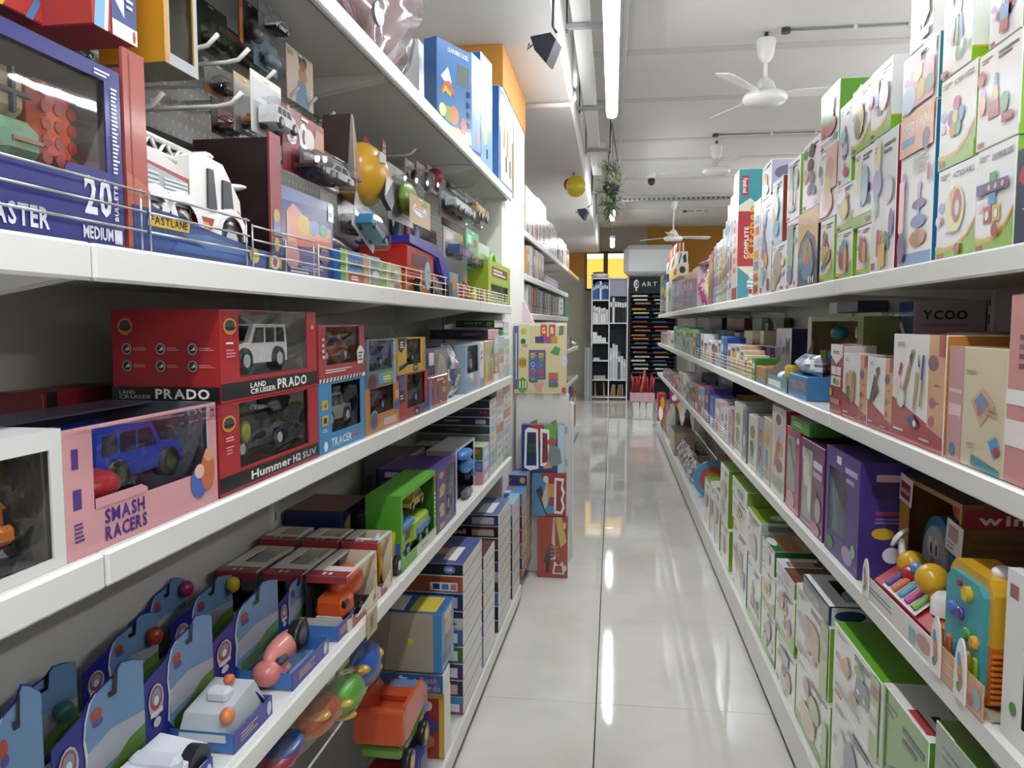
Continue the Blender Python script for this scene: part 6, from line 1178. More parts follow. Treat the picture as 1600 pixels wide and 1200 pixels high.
pr = window_carton(sp, 'red carton with white off-road car in the window, upper of two', (16, 26, 88, 99), 'c01f28', .185, inner='b4b6b4', ncol='c01f28', tcol='b01c26', topwin=True, seed=21, front='r 0 3 100 18 17171a;t 25 12 15 6 e8e6e4 LAND;t 25 5 25 6 e8e6e4 CRUISER;t 52 5.5 34 12.5 f0eeec PRADO;'+emblem(8, 82, 5.6, 9)+';l 4 62 8 4 1 e8d8d8;l 4 48 8 10 3 d88a8a;e 94 80 2 3 e8a0a0', near=emblem(13, 82, 7, 9)+';'+ICON+'r 0 1 100 17 17171a;t 7 10 15 4 a8a8a8 LAND;t 7 5 30 4 a8a8a8 CRUISER;t 41 5 50 11 f0eeec PRADO')
toy_car(pr, T((sp.w*.74, .115, sp.h*.265)) @ RZ(180), sp.w*.56, .1, sp.h*.6, 'e6e5e2', 'suv', name='toy_suv', label='white toy off-road car')
m = crumple(sp.w*.5, sp.h*.45, .004, seed=2); m.c = [lin('a8b0ac')]*len(m.f); m.build('printed_backing', CARTON, pr, T((sp.w*.42, .165, sp.h*.3)))
# next pairs along the row: (lower, upper)
def car_box(sp, label, col, win, front, toy, inner='4a4a4a', near='', seed=1, topwin=False, depth=.17, ncol=None):
    r = window_carton(sp, label, win, col, depth, inner=inner, front=front, near=near, seed=seed, topwin=topwin, ncol=ncol)
    if toy: toy_car(r, T((sp.w*win[0]/100+sp.w*.03, .02, sp.h*win[1]/100+.004)), sp.w*(win[2]-win[0])/100*.92, .09, sp.h*(win[3]-win[1])/100*.74, toy[1], toy[0], split=False)
    return r
CB = lambda *a, **k: (lambda sp: car_box(sp, *a, **k))
column('L', y3, [(498, 570, 601, CB('light blue racer carton with open black window and yellow icons', '3f97d2', (24, 26, 90, 97), 't 22 6 44 12 e8eef4 TRACER;l 68 10 18 8 2 e0603a;r 4 62 12 14 e8c02a;r 4 40 12 14 e8c02a;p k 8 66 13 72 12 66;r 7 43 6 8 k;e 10 10 4 7 d8e8f0;l 4 30 12 6 2 c8e0f0', ('suv', '9a9a88'), '15161a')),
  (497, 569, 508, CB('red carton with brown window over the light blue racer carton', 'b8383c', (14, 30, 88, 97), 'l 12 15 62 8 2 e8dcd8;p w 0 0 100 0 100 7 0 7;'+''.join('p k %g 0 %g 0 %g 7 %g 7;' % (x, x+3, x+5, x+2) for x in range(2, 92, 7))+'p e8e0d8 80 26 92 26 96 50 90 60 84 60 78 50;l 82 30 10 20 3 5a4a3a;l 4 40 6 40 4 e8c8c8', ('car', 'b0603a'), '8a6a40', seed=31, topwin=True))])
column('L', y3, [(571, 623, 609, CB('orange carton with round wheel badge and red car window', 'd8863a', (12, 38, 84, 98), 'e 22 26 13 24 8a8a88;e 22 26 10 19 5a6068;r 50 8 40 16 c8b8b0;r 86 62 14 20 e8b080;r 84 36 16 20 2a62b0;p e8c03a 38 10 48 12 46 20 40 18', ('car', '7a2a34'), '5a5450', seed=33)),
  (573, 618, 531, CB('grey and blue carton with lime name panel on the orange one', '6a7a84', (6, 34, 86, 98), 'r 40 4 50 24 a8c03a;r 36 4 20 24 5aa8d0;l 50 10 34 10 2 e8f0e0;r 88 0 12 100 7ab8e0;r 88 50 12 12 e08a4a;e 16 12 14 16 7a2a34', ('car', '2a4a9a'), '6a7680', seed=35, topwin=True))])
column('L', y3, [(619, 669, 588, CB('red and blue carton with a grey car in its window', 'b83a30', (26, 22, 88, 97), 'p 2a52a8 0 70 18 100 0 100;p 2a52a8 70 0 100 0 100 40 84 20;r 2 40 16 26 1c1c20;r 2 66 14 26 3a5aa0;r 50 2 16 18 1c1c20;l 4 46 10 12 2 e8e4e0;l 52 6 12 8 2 e8e4e0', ('car', '55585a'), '4a4a48', seed=37)),
  (621, 664, 529, CB('yellow and black carton with spiky window over the red and blue one', 'e0b030', (30, 24, 84, 97), 'p 1c1c20 0 100 30 100 22 74 14 60 4 66;l 8 72 12 20 3 e8e4e0;p 1c1c20 4 10 34 24 34 34 4 22;r 54 4 16 20 1c1c20;r 94 0 6 100 e0b030;l 56 8 12 10 2 e8e4e0', ('car', '6a5a30'), '6a6a60', seed=39))])
sp = Spot('L', 665, 699, 545, y3, .035); carton(sp, 'tall navy and red carton standing behind the red parts carton', '24347c', .14, front='r 0 0 14 100 1c2a6a;p c83a3a 0 20 0 50 40 40 40 10;r 36 30 64 66 8a8478;p b8b0a0 40 40 60 90 84 80 96 50;r 12 70 22 22 e0e0e4;e 70 28 14 8 2a2a2e;r 20 0 80 12 8a5a4a', mat=GLOSS)
sp = Spot('L', 671, 702, 592, y3, .006); carton(sp, 'flat red toy parts carton with grey tool prints', 'b03a34', .02, front='p 5a78b8 0 0 14 0 14 100 0 100;r 24 20 16 50 5a6068;r 48 24 14 44 5a5a62;e 80 50 12 10 d8a03a;e 80 74 10 8 d8904a;r 40 84 36 8 e8c8c0;e 60 12 6 5 d89a5a', mat=GLOSS)
sp = Spot('L', 701, 726, 541, y3, .01); bag(sp, 'silvery clear bag of slate toy parts standing in the row', ['5a628a', 'b8bcc4', '7a80a0', 'd8d4d0', '9a8a78'], .1, seed=5, mat=GLOSS)
column('L', y3, [(727, 749, 539, CB('pale blue action toy carton with dark window', '9ab4cc', (12, 40, 90, 97), 'e 40 30 14 10 e8ecf0;p c8a080 56 10 80 10 80 36 60 30;r 0 0 40 30 8aa8cc', ('suv', '5a9ad0'), '30363c', seed=41))])
column('L', y3, [(750, 756, 535, C('narrow white carton with red spiral stripe', 'd8d4d6', .14, front='p c83a3a 10 60 60 64 60 70 10 66;p c83a3a 10 72 60 76 60 82 10 78;r 0 0 100 20 8a9ac0'))])
column('L', y3, [(757, 771, 533, C('yellow jungle toy carton with green leaf print', 'b8ac80', .14, front='p e0b83a 0 0 60 0 50 40 0 50;e 70 40 24 14 4a9a3a;e 60 16 24 12 c87a8a;p 5a5a3a 60 60 96 96 100 60', mat=GLOSS))])
# small boxes in three columns, then games lying on top
PAL = ['d8dcd8', 'b8d4dc', 'a8cc9c', 'd88a6a', 'e0dcdc', 'b8c8e0', 'd89a9a', 'c8d8c0', 'e8d0b0', 'c0c4c8', 'a8d0c0', 'd8b8c0']
PN = ['white', 'ice blue', 'green', 'rust', 'pearl', 'periwinkle', 'salmon', 'pale sage', 'sand', 'silver', 'aqua', 'rose']
CL = ['first', 'second', 'third']
zc = None
for k, (n, f) in enumerate([(773, 780), (781, 788), (789, 796)]):
    rows = []
    for j in range(5):
        i = (k*5+j*3) % 12
        rows.append((n, f, 600-(j+1)*(15.5-.9*k)-k*1.5, C('tiny %s card game box, %s up in the %s column by the white column' % (PN[i], nth(j+1), CL[k]), PAL[i], .1, front='r 14 20 50 50 %s;l 70 20 24 60 3 gr' % PAL[(i+4) % 12], ncol=PAL[i], name='card_game')))
    column('L', y3, rows)
def game(n, f, ytop, ybot, back_px, d, label, ncol, fcol, near='', front='', name='board_game', tcol=None, top='', z=None, h=None):
    """a boxed game lying flat: its end towards the entrance shows from back_px to n"""
    zt = Lp(n, ytop, d)[1]; zb = z if z is not None else Lp(n, ybot, d)[1]; sp = Spot('L', n, f, ytop, zb, d)
    if h: sp.h = h
    dd = .05
    s_ = sp.s0
    while dd < .36:
        P = Vector((LX, 0, zt))+LN*(d+dd)+LD*s_-CAM; x = 800+FPX*P.dot(RT)/P.dot(FW)
        if x <= back_px: break
        dd += .005
    return carton(sp, label, fcol, min(dd, .354-d), near=near, front=front, ncol=ncol, tcol=tcol or ncol, name=name, cat='game', top=top)
game(763, 779, 515, 531, 672, .015, 'purple navy board game lying on the tiny card game boxes', '2e2448', 'd8a0a8', 'l 56 40 34 26 2 a8a0c0;e 20 50 6 20 4a3a3a;e 38 50 6 20 6a2a3a')
game(773, 786, 500, 512, 713, .015, 'green board game topping the row, its end reading a guessing title', '1e5a34', 'd8dcd8', 't 22 40 44 34 d8e4d8 GUESS IN 10;e 86 46 8 32 d8b83a;l 30 10 34 14 1 8aa85a;e 10 60 8 30 5a7a6a')
game(787, 795, 503, 516, 776, .015, 'small lavender card game at the column end of the third shelf', '7a7a9a', 'c8c8d8')
game(787, 795, 517, 524, 778, .015, 'small green card game under the lavender one', '8ab89a', 'b8d8b0')
# ------------------------------------------------------------------ fourth shelf
def card_pack(n, f, ytf, d, label, veh=None, tray=True, hook_=True, dark=False):
    """display pack: shaped back card with a sky and meadow print and a badge, low tray in front"""
    sp = Spot('L', n, f, ytf, y4, d, tf=True); w, h = sp.w, sp.h; r = thing('vehicle_pack', label, 'toy pack', sp.M())
    m = MB(); pts = [(0, 0), (w, 0), (w, h*.9), (w*.86, h*.97), (w*.74, h*1.0), (w*.66, h*.94), (w*.44, h*.9), (w*.36, h*.86), (w*.3, h*.8), (0, h*.72)]
    m.prism(pts, 'y', 0, .002, '24289a'); F = Face(m, (0, 0, 0), (w, 0, 0), (0, 0, h), (0, -1, 0))
    F.draw('p 6f9ccc 30 26 40 12 100 12 100 90 86 96 74 99 66 93 44 89 37 85 33 74 32 50;p b4b8c4 34 30 100 34 100 50 60 56 33 50;p 6a9a34 36 10 100 10 100 40 80 38 56 26 38 24;p 4a7a28 60 10 100 10 100 26 80 24;p d8dce0 29 26 31 26 33.5 50 31.5 62 33.5 74 38.5 85 45 89.5 43 89.5 36.5 85 31.5 74 29.5 60 31 48;e 44 74 6 5 c84a34;e 45 68 6 3 5a4a9a;e 14 52 10 14 b8bcc4;e 14 54 8 10 c83a34;e 14 55 6 7 8a98a8;e 14 52 3 4 e4e4e8;r 6 40 16 4 e4e4e8;e 14 34 5 4 d8d8dc')
    if hook_: F.k += 3; F.draw('p 15161e 58 80 66 80 68 96 63 96 62 84 56 85')
    m.build('back_card', CARTON, r)
    if tray:
        m = MB(); m.box((w*.32, -.114, 0), (w, -.112, .035), '3a44a8'); m.box((w*.32, -.112, 0), (w, 0, .003), '8ab0dc'); m.box((w*.32, -.112, 0), (w*.325, 0, .035), '3a78c8'); m.box((w*.995, -.112, 0), (w, 0, .035), '3a78c8'); Face(m, (w*.32, -.114, 0), (w*.68, 0, 0), (0, 0, .035), (0, -1, 0)).draw('l 16 24 50 50 3 c8a878;e 90 50 6 36 c8cad0'); m.build('tray', CARTON, r)
    if veh == 'grey':
        m = MB(); L_, W_, H_ = w*.72, .085, .05; x0 = w*.3; m.add([(x0, -.1, .02), (x0+L_, -.1, .02), (x0+L_, -.015, .02), (x0, -.015, .02), (x0+L_*.1, -.095, .06), (x0+L_*.78, -.095, .075), (x0+L_*.78, -.02, .075), (x0+L_*.1, -.02, .06)], [(0, 3, 2, 1), (4, 5, 6, 7), (0, 1, 5, 4), (1, 2, 6, 5), (2, 3, 7, 6), (3, 0, 4, 7)], 'b8bec4'); m.box((x0+.01, -.092, .003), (x0+L_-.01, -.022, .02), '9aa0a8', .004); o = m.build('grey_vehicle', PLASTIC, r)
        m = MB(); m.box((x0+L_*.3, -.08, .062), (x0+L_*.5, -.04, .085), 'c8ccd0', .006); m.ell((x0+L_*.62, -.06, .085), (.012, .01, .008), 'e8742a'); m.build('cockpit', PLASTIC, r); m = MB(); m.tube([(x0+L_*.7, -.09, .07), (x0+L_*.95, -.1, .02)], .004, '2a2c34'); m.build('black_strut', PLASTIC, r); m = MB(); m.ell((x0+.01, -.1, .062), (.015, .012, .014), 'e8844a'); m.build('orange_lamp', PLASTIC, r)
    if veh == 'pink':
        m = MB(); m.ell((w*.62, -.06, .052), (w*.3, .025, .026), 'e0847c', 18, 10); m.box((w*.3, -.08, .004), (w*.62, -.03, .03), 'e0847c', .01); m.ell((w*.34, -.06, .03), (.03, .03, .025), 'd87870'); m.build('pink_motorbike', PLASTIC, r)
        m = wheel_mesh(.034, .022, 18, 'dk').build('wheel', PLASTIC, r, T((w*.76, -.085, .06))); m = MB(); m.box((w*.36, -.088, .04), (w*.5, -.03, .056), '3a3e48', .006); m.build('windscreen', PLASTIC, r)
    if veh == 'white':
        m = MB(); m.prism([(-.11, .01), (-.02, .01), (-.02, .06), (-.1, .05)], 'x', w*.5, w*1.05, 'd8d8e0'); m.box((w*.6, -.1, .045), (w*.75, -.02, .07), 'c8cad4', .008); m.build('white_vehicle', PLASTIC, r); m = MB(); m.lathe([(.03, 0), (.03, .02)], 16, '22242a', ax='y'); m.build('wheel', PLASTIC, r, T((w*.9, -.105, .032)))
    if veh == 'red': m = MB(); m.ell((w*.85, -.016, h*.68), (.017, .015, .018), 'b83a24'); m.build('red_dome', PLASTIC, r)
    if veh == 'yellow': m = MB(); m.ell((w*.9, -.016, h*.8), (.017, .015, .018), 'd8b81e'); m.build('yellow_dome', PLASTIC, r)
    if veh == 'magenta': m = MB(); m.ell((w*.9, -.016, h*.8), (.017, .015, .018), 'b02a6a'); m.build('magenta_dome', PLASTIC, r)
    if veh == 'green': m = MB(); m.ell((w*.75, -.016, h*.5), (.017, .015, .018), '2a7a6a'); m.build('green_dome', PLASTIC, r)
    return r
card_pack(-60, 62, 1052, .13, 'blue vehicle card with yellow picture at the entrance end of the fourth shelf', None, False)
card_pack(72, 222, 1012, .13, 'blue vehicle display pack with a white vehicle in its tray', 'white')
card_pack(219, 330, 945, .13, 'blue vehicle display pack with a grey vehicle in its tray', 'grey')
card_pack(326, 433, 893, .13, 'blue vehicle display pack with a pink motorbike in its tray', 'pink')
card_pack(434, 480, 884, .13, 'blue vehicle display pack with an empty tray beside the orange mixer carton', None)
card_pack(-40, 118, 1020, .3, 'shaded blue card pack with a green dome in the back row', 'green', False)
card_pack(124, 245, 945, .3, 'shaded blue card pack with a red dome in the back row', 'red', False)
card_pack(186, 288, 893, .355, 'shaded blue card pack with a magenta dome deepest in the back row', 'magenta', False)
card_pack(264, 362, 888, .28, 'shaded blue card pack with a yellow dome in the back row', 'yellow', False)
s_, z_ = Lp(30, 1130, .1); m = MB(); m.box((0, 0, 0), (.09, .002, .12), '8ab0d0'); Face(m, (0, 0, 0), (.09, 0, 0), (0, 0, .12), (0, -1, 0)).draw('r 8 40 80 54 e0b01e;p 2a2a22 14 50 60 76 80 84 40 58;p 6a5a4a 20 20 80 40 86 34 40 14;r 0 0 100 34 c8c4c8'); tag(m.build('picture_card', CARTON, None, ML(Lp(4, 1100, .09)[0], .09, y4)), 'upright card with a yellow picture at the entrance end of the shelf', 'card')
# truck cartons, three deep
def truck_carton(n, f, ytf, d, label, toy=None):
    sp = Spot('L', n, f, ytf, y4, .0135, tf=True); sp.d = max(d, .0135); w, h = sp.w, sp.h; D = .1
    r = thing('truck_carton', label, 'box', sp.M()); m = MB()
    for a, q in (((0, 0, h-.003), (w*.34, D, h)), ((w*.34, D*.7, h-.003), (w*.96, D, h)), ((w*.34, 0, h-.003), (w*.96, D*.1, h))): m.box(a, q, 'd2d0cc')
    m.box((0, .001, h), (w*.16, D, h+.0006), 'a83038'); m.box((w-.003, 0, 0), (w, D, h), ['cfc8bc', 'cfc8bc', 'cfc8bc', 'cfc8bc', 'cfc8bc', 'd8c8a8']); m.box((0, 0, 0), (.003, D, h*.22), 'c8c0b4'); m.box((0, 0, h*.86), (.003, D, h), 'a83038'); m.box((0, D-.003, 0), (w, D, h), '26262e'); m.box((0, 0, 0), (w, D, .003), 'b8b0a4')
    m.prism([(0, 0), (w, 0), (w, h*.9), (w*.95, h*.6), (w*.9, h*.3), (w*.3, h*.12), (w*.1, h*.2), (0, h*.22)], 'y', -.001, .001, 'd8ccbc'); F = Face(m, (0, -.001, 0), (w, 0, 0), (0, 0, h), (0, -1, 0)); F.draw('p b84a48 14 0 60 0 56 10 30 10 14 20;p y 84 6 96 8 96 50 90 30;p k 86 10 94 14 94 18 86 14;e 94 60 3 6 b8c04a'); Face(m, (0, 0, h+.0008), (w*.16, 0, 0), (0, D, 0), (0, 0, 1)).draw('l 14 36 70 30 2 e8d8d0'); m.build('carton_body', CARTON, r)
    if toy == 'mixer':
        m = MB(); L0, W0 = w*.84, .076; y0 = .012; x0 = w*.06; m.box((x0, y0, h*.16), (x0+L0*.42, y0+W0, h*.56), 'e8561a', .012); m.box((x0+.004, y0-.001, h*.36), (x0+L0*.2, y0+W0+.001, h*.5), '20181a', .004); m.ell((x0+L0*.62, y0+W0/2, h*.58), (L0*.42, W0*.52, h*.32), 'e8561a', 18, 12); m.box((x0, y0+.004, h*.06), (x0+L0, y0+W0-.004, h*.18), '33302e', .004); m.box((x0-.004, y0+.006, h*.1), (x0+.004, y0+W0-.006, h*.24), 'b0aca4', .003); m.box((x0+L0*.4, y0+.02, h*.88), (x0+L0*.56, y0+W0-.02, h*.9), 'e8c03a'); o = m.build('mixer_lorry', PLASTIC, r)
        wm = wheel_mesh(h*.12, .012, 12).build('wheel', PLASTIC, o, T((x0+L0*.2, y0-.006, h*.12))); inst(wm, o, T((x0+L0*.6, y0-.006, h*.12))); inst(wm, o, T((x0+L0*.86, y0-.006, h*.12)))
    elif toy == 'arm':
        m = MB(); m.tube([(w*.3, .04, h*.3), (w*.36, .035, h*.8), (w*.62, .03, h*.9), (w*.7, .025, h*.4), (w*.66, .022, h*.1)], .011, 'e8a01e', 8); m.tube([(w*.2, .02, h*.96), (w*.5, .015, h*1.02)], .007, 'a8b0b8', 6); m.build('digger_arm', PLASTIC, r); m = MB(); m.box((w*.2, .02, h*.06), (w*.5, .08, h*.3), '3a3a44', .008); m.build('digger_base', PLASTIC, r)
    elif toy == 'grey':
        m = MB(); m.box((w*.3, .02, h*.4), (w*.8, .08, h*.95), '8a8a8c', .01); m.build('grey_lorry', PLASTIC, r)
    return r
truck_carton(541, 588, 860, .012, 'open white and red carton with orange mixer lorry', 'mixer')
truck_carton(589.5, 612, 829, .012, 'open white and red carton with yellow digger arm', 'arm')
truck_carton(541, 588, 860, .12, 'white and red lorry carton directly behind the mixer lorry carton', 'grey')
truck_carton(589.5, 612, 829, .12, 'white and red lorry carton directly behind the digger arm carton')
truck_carton(541, 588, 860, .235, 'white and red lorry carton deepest behind the mixer lorry', 'grey')
truck_carton(589.5, 612, 829, .235, 'white and red lorry carton deepest behind the digger arm')
sp = Spot('L', 534, 574, 800, y4, .18); carton(sp, 'navy carton with brown top against the back of the fourth shelf', '232a60', .17, near='p w 66 40 70 64 74 52 78 64 82 40;l 66 26 16 6 1 w', front='p e0b03a 10 30 30 40 30 90 10 80;p d8742a 50 20 80 30 76 84 54 80;r 30 20 20 16 w', ncol='1e2452', tcol='7a4436')
# loose tow truck toy
s_, z_ = Lp(613.5, 880, .03); L_ = .07; tt = thing('toy_tow_truck', 'blue and yellow toy tipper truck standing upright near the shelf edge', 'toy', ML(s_, .03, y4))
m = MB(); m.box((0, 0, .02), (L_, .08, .045), '2a2c34', .006); m.build('chassis', PLASTIC, tt); m = MB(); m.prism([(0, .04), (L_*.3, .05), (L_*.9, .15), (L_*.8, .16), (0, .07)], 'y', 0, .012, 'e0c82a'); m.build('yellow_ramp', PLASTIC, tt); m = MB(); m.prism([(L_*.2, .03), (L_*.5, .03), (L_, .15), (L_*.9, .17), (L_*.5, .1)], 'y', -.012, 0, '2c48b0'); m.prism([(L_*.55, .03), (L_, .03), (L_, .09), (L_*.8, .1)], 'y', -.006, .08, '8a96a4'); m.build('blue_ramp', PLASTIC, tt)
wm = wheel_mesh(.028, .02, 14).build('wheel', PLASTIC, tt, T((L_*.3, -.014, .028))); inst(wm, tt, T((L_*.8, -.014, .028)))
sp = Spot('L', 600, 622, 806, y4, .1); carton(sp, 'low red and green toy box behind the tipper truck', '2a7a6a', .08, tcol='b8342a', top='r 10 20 70 40 3aa07a', ncol='2a5a50')
# green open carton with lorry
sp = Spot('L', 627, 682, 776, y4, .012); w, h = sp.w, sp.h
gc = window_carton(sp, 'bright green open carton with a blue and lime lorry inside', (4, 16, 93, 94), '5ab52a', .105, inner='2f7a1c', ncol='4aa022', tcol='66c030', film=False, front='r 40 0 60 15 c8ccb8;l 52 4 30 8 1 8a9a8a;p c83a34 92 84 100 80 100 94 92 96;l 93 30 6 40 6 d8e0c8')
toy_car(gc, T((w*.9, .09, .006)) @ RZ(180), w*.8, .08, h*.5, 'a4c82a', 'truck', hub='8ab0d0', name='toy_lorry', label='lime and blue toy lorry'); m = MB(); m.box((w*.1, .008, h*.46), (w*.44, .092, h*.56), '3a86c8', .006); m.box((w*.5, .008, h*.24), (w*.9, .092, h*.36), '3a86c8', .005); m.build('blue_cab_roof', PLASTIC, gc); toy_car(gc, T((w*.45, .025, h*.58)), w*.42, .06, h*.26, 'd8cc2a', 'car', split=False)
# purple carton, grey flash carton, blue robot carton
sp = Spot('L', 683, 713, 736, y4, .012); car_box(sp, 'purple astro carton with clear window and yellow round icons', '5a3a8c', (48, 6, 94, 94), 'e 22 88 12 5 d8a860;e 26 66 14 7 c8b85a;r 12 54 22 8 d8c060;e 22 36 12 7 d8b060;r 14 22 20 8 d8c060;r 12 4 22 8 d8b050;r 46 48 54 3 5a3a8c', ('suv', '8a8a90'), 'c8ccce', near='r 10 88 26 8 c8ccc8;t 42 72 44 13 c8502a ASTRO;r 0 0 100 30 4a4a5a', depth=.2, ncol='4a2f78', seed=45)
sp = Spot('L', 633, 664, 716, y4, .19); carton(sp, 'grey racer carton with black panel lettering, behind the green carton', '7a7a7e', .16, near='r 30 0 40 80 1c1c20;V 40 30 22 44 c8c8cc FLASH;r 30 0 40 24 7a1a22;r 6 20 14 50 55555a', ncol='6a6a6e', tcol='4a3a3c', top='p 8a2a2a 20 20 80 30 70 80 30 70')
sp = Spot('L', 712, 742, 705, y4, .05); rb = window_carton(sp, 'white framed black carton with a bright blue robot toy', (6, 4, 92, 96), 'd0d0d0', .12, inner='1c1e26', ncol='9a9a9c', film=False)
w, h = sp.w, sp.h; m = MB(); m.ell((w*.3, -.01, h*.86), (w*.26, .03, h*.1), '3a8ae0'); m.ell((w*.4, -.006, h*.62), (w*.2, .03, h*.16), '3a96e8'); m.box((w*.3, -.02, h*.72), (w*.5, .01, h*.78), 'e4e8ec', .006); m.tube([(w*.4, 0, h*.5), (w*.42, -.01, h*.34)], .016, '2a2c34'); m.tube([(w*.5, 0, h*.62), (w*.66, -.01, h*.46), (w*.6, -.02, h*.36)], .012, '3a8ae0'); m.box((w*.2, -.03, h*.02), (w*.5, .0, h*.16), '6a6a6e', .006); m.build('blue_robot', PLASTIC, rb)
# boxed games lying in stacks at the column end
z_ = y4
GL_ = [('c8889a', 'd8a0b0', 'pink', .055), ('3a5aa8', 'b8c0e0', 'blue', .05), ('3f7a22', 'c0d0e0', 'green', .062)]
for i, (c, fc, nm, hh) in enumerate(GL_):
    game(749, 765, 700, 760, (735, 738, 648)[i], .012, '%s board game, %s from the bottom in the pile before the navy games' % (nm, nth(i+1)), c, fc, ('', 'r 40 20 50 60 6a7ab8', 't 34 56 24 26 c85a3a Piece;r 62 20 16 40 3a3a8a;e 90 66 6 20 d8602a')[i], 'r 20 20 60 50 e0e4ea', z=z_, h=hh, tcol='b8c890' if i == 2 else None); z_ += hh+.001
z_ = y4
N_ = [('c8c8cc', 'white'), ('8a8aa8', 'slate'), ('c8b0b0', 'rose'), ('4a4a52', 'grey'), ('6a7a8a', 'steel'), ('35373c', 'black edged'), ('232a54', 'navy'), ('2a2450', 'purple navy'), ('1a1a20', 'black')]
NA = {6: 'l 36 40 30 30 2 c8ccd8;r 80 20 14 50 b8b8bc', 7: 'l 40 50 34 30 2 3a8a9a;t 86 40 9 34 c82a3a M;', 8: 'e 80 50 4 12 4a3a34', 5: 'l 40 40 30 20 1 8a8a8a'}
PF = [(766, 776), (777, 787), (788, 798)]
for k, (n, f) in enumerate(PF):
    zt = Lp(n, (625, 610, 602)[k], .012)[1]; hh = (zt-y4)/9; z_ = y4
    for j, (c, nm) in enumerate(N_):
        fc = PAL[(j*5+k*7) % 12] if (j+k) % 3 else 'd8d8d6'
        game(n, f, 640, 650, (650 if k == 0 else n-9), .012, '%s board game, %s up the %s stack on the fourth shelf' % (nm, nth(j+1), CL[k]), c if k == 0 else PAL[(j+k) % 12], fc, NA.get(j, '') if k == 0 else '', 'l 14 20 60 50 2 9a9aa0;r 78 30 12 40 %s' % PAL[(j+k*2) % 12], z=z_, h=hh-.001); z_ += hh
m = MB(); s_, z_ = Lp(573, 968, -.006); m.box((0, 0, -.052), (.075, .0015, .02), 'b89a62'); Face(m, (0, 0, -.052), (.075, 0, 0), (0, 0, .072), (0, -1, 0)).draw('r 0 84 100 16 d8d4cc;l 30 20 44 50 5 6a5a3a'); tag(m.build('price_card', CARTON, None, ML(s_, -.0065, z_)), 'tan price card hanging from the fourth shelf lip', 'tag')
# ------------------------------------------------------------------ bottom deck
D5 = -.044
def gstack(n, f, tops, nears, d, back_px, nm, fronts=None, top_art='', tcol=None, near_art={}, z=None):
    """tops: y of each box top at the near edge, topmost first"""
    zs = [z_ for z_ in (Lp(n, t, d)[1] for t in tops) if z_ > y5+.018]+[y5]
    for i in range(len(zs)-1):
        c, cn = nears[i]; hh = zs[i]-zs[i+1]
        game(n, f, tops[i], 0, back_px, d, '%s ended game box, %s down the %s' % (cn, nth(i+1), nm), c, (fronts or {}).get(i, 'dad9d6'), near_art.get(i, ''), 'r 0 0 100 6 %s;l 10 40 30 30 2 c8c8c8;r 60 30 20 30 e4e0dc' % c, z=zs[i+1]+.0003, h=hh-.001, tcol=tcol if i == 0 else None, top=top_art if i == 0 else '')
gstack(724, 753, [883, 902, 929, 957, 969, 985, 1011, 1038, 1064, 1090], [('1c1e26', 'black'), ('b8562a', 'orange'), ('23306c', 'navy'), ('2a2c3a', 'dark'), ('b8b4b2', 'silver'), ('3a6aa8', 'blue'), ('2f7a3a', 'green'), ('4a2f78', 'purple'), ('26305a', 'deep navy'), ('9a3a78', 'pink')], D5, 560, 'front floor stack under the tan card',
  top_art='r 0 0 100 100 4a5a9a;p d8c05a 30 20 54 20 64 96 44 96;e 80 50 12 12 c8ccd8;p c86a4a 4 60 24 70 26 90 8 94;p w 10 10 60 10 60 24 14 24', near_art={0: 'e 86 50 6 36 6a80c0;t 83 38 6 24 e4e8f0 GB;l 30 40 14 24 2 8a90a8', 1: 'r 66 10 28 50 e4e0dc;r 69 18 7 34 2a4a9a;r 78 18 7 34 3a8ad0;r 87 18 6 34 c87a7a;l 68 66 26 16 1 a03a2a', 2: 't 24 54 18 26 c8d0e8 Motor;t 22 20 24 26 c8d0e8 Gadgets;r 64 16 30 60 b8b4b0', 4: 'r 76 10 22 80 c8c4c2;t 80 26 14 46 3a3a40 8+', 5: 'r 82 14 12 60 d8dce4', 6: 'r 82 14 12 60 d8dce4', 7: 'r 82 14 12 60 d8dce4', 8: 'r 82 14 12 60 c8b0a8', 9: 'r 80 14 16 60 d8dce4;r 0 60 100 40 3a8ac8'})
gstack(756, 773, [872, 892, 910, 930, 952, 974, 996], [('6a2a30', 'crimson'), ('8a8a8a', 'grey'), ('3f7a3a', 'green'), ('a83a34', 'red'), ('3a4a9a', 'blue'), ('6a5a9a', 'violet'), ('8a9aa8', 'steel')], D5, 730, 'low stack before the pinball stack')
gstack(779, 798, [806, 824, 842, 861, 880, 896, 910, 926, 948, 970], [('2a3a78', 'navy'), ('17181c', 'black'), ('5a4030', 'brown'), ('23243a', 'dark navy'), ('4a2a5a', 'purple'), ('b8a8b8', 'mauve'), ('1c1c22', 'jet black'), ('3a7ac0', 'blue'), ('15161a', 'pitch black'), ('2a2c30', 'charcoal')], D5, 640, 'pinball stack', tcol='5a6aa0', top_art='r 6 10 80 80 6a7ab0;p e0e0e4 10 10 70 10 60 30 14 30;e 60 60 16 12 d8c8a0', near_art={0: 'r 66 16 28 62 c0b8b4;T 50 60 5 30 8a9ac8 19', 1: 't 30 26 28 44 d8dade Pinball;r 66 16 28 62 b8a8a4;r 66 70 28 10 8a3a34', 2: 'p c89a70 40 30 60 60 90 50 96 30 60 20', })
gstack(801, 812, [788, 806, 826, 848, 870, 894, 918, 940], [('8ac0dc', 'sky blue'), ('2a5a6a', 'dark teal'), ('1a3a44', 'deep teal'), ('2a2c34', 'charcoal'), ('23242c', 'black'), ('3a4a4a', 'slate'), ('2a2a30', 'dark'), ('b8863a', 'ochre')], D5, 796, 'stack behind the pinball stack', {i: 'd4d0cc' for i in range(8)})
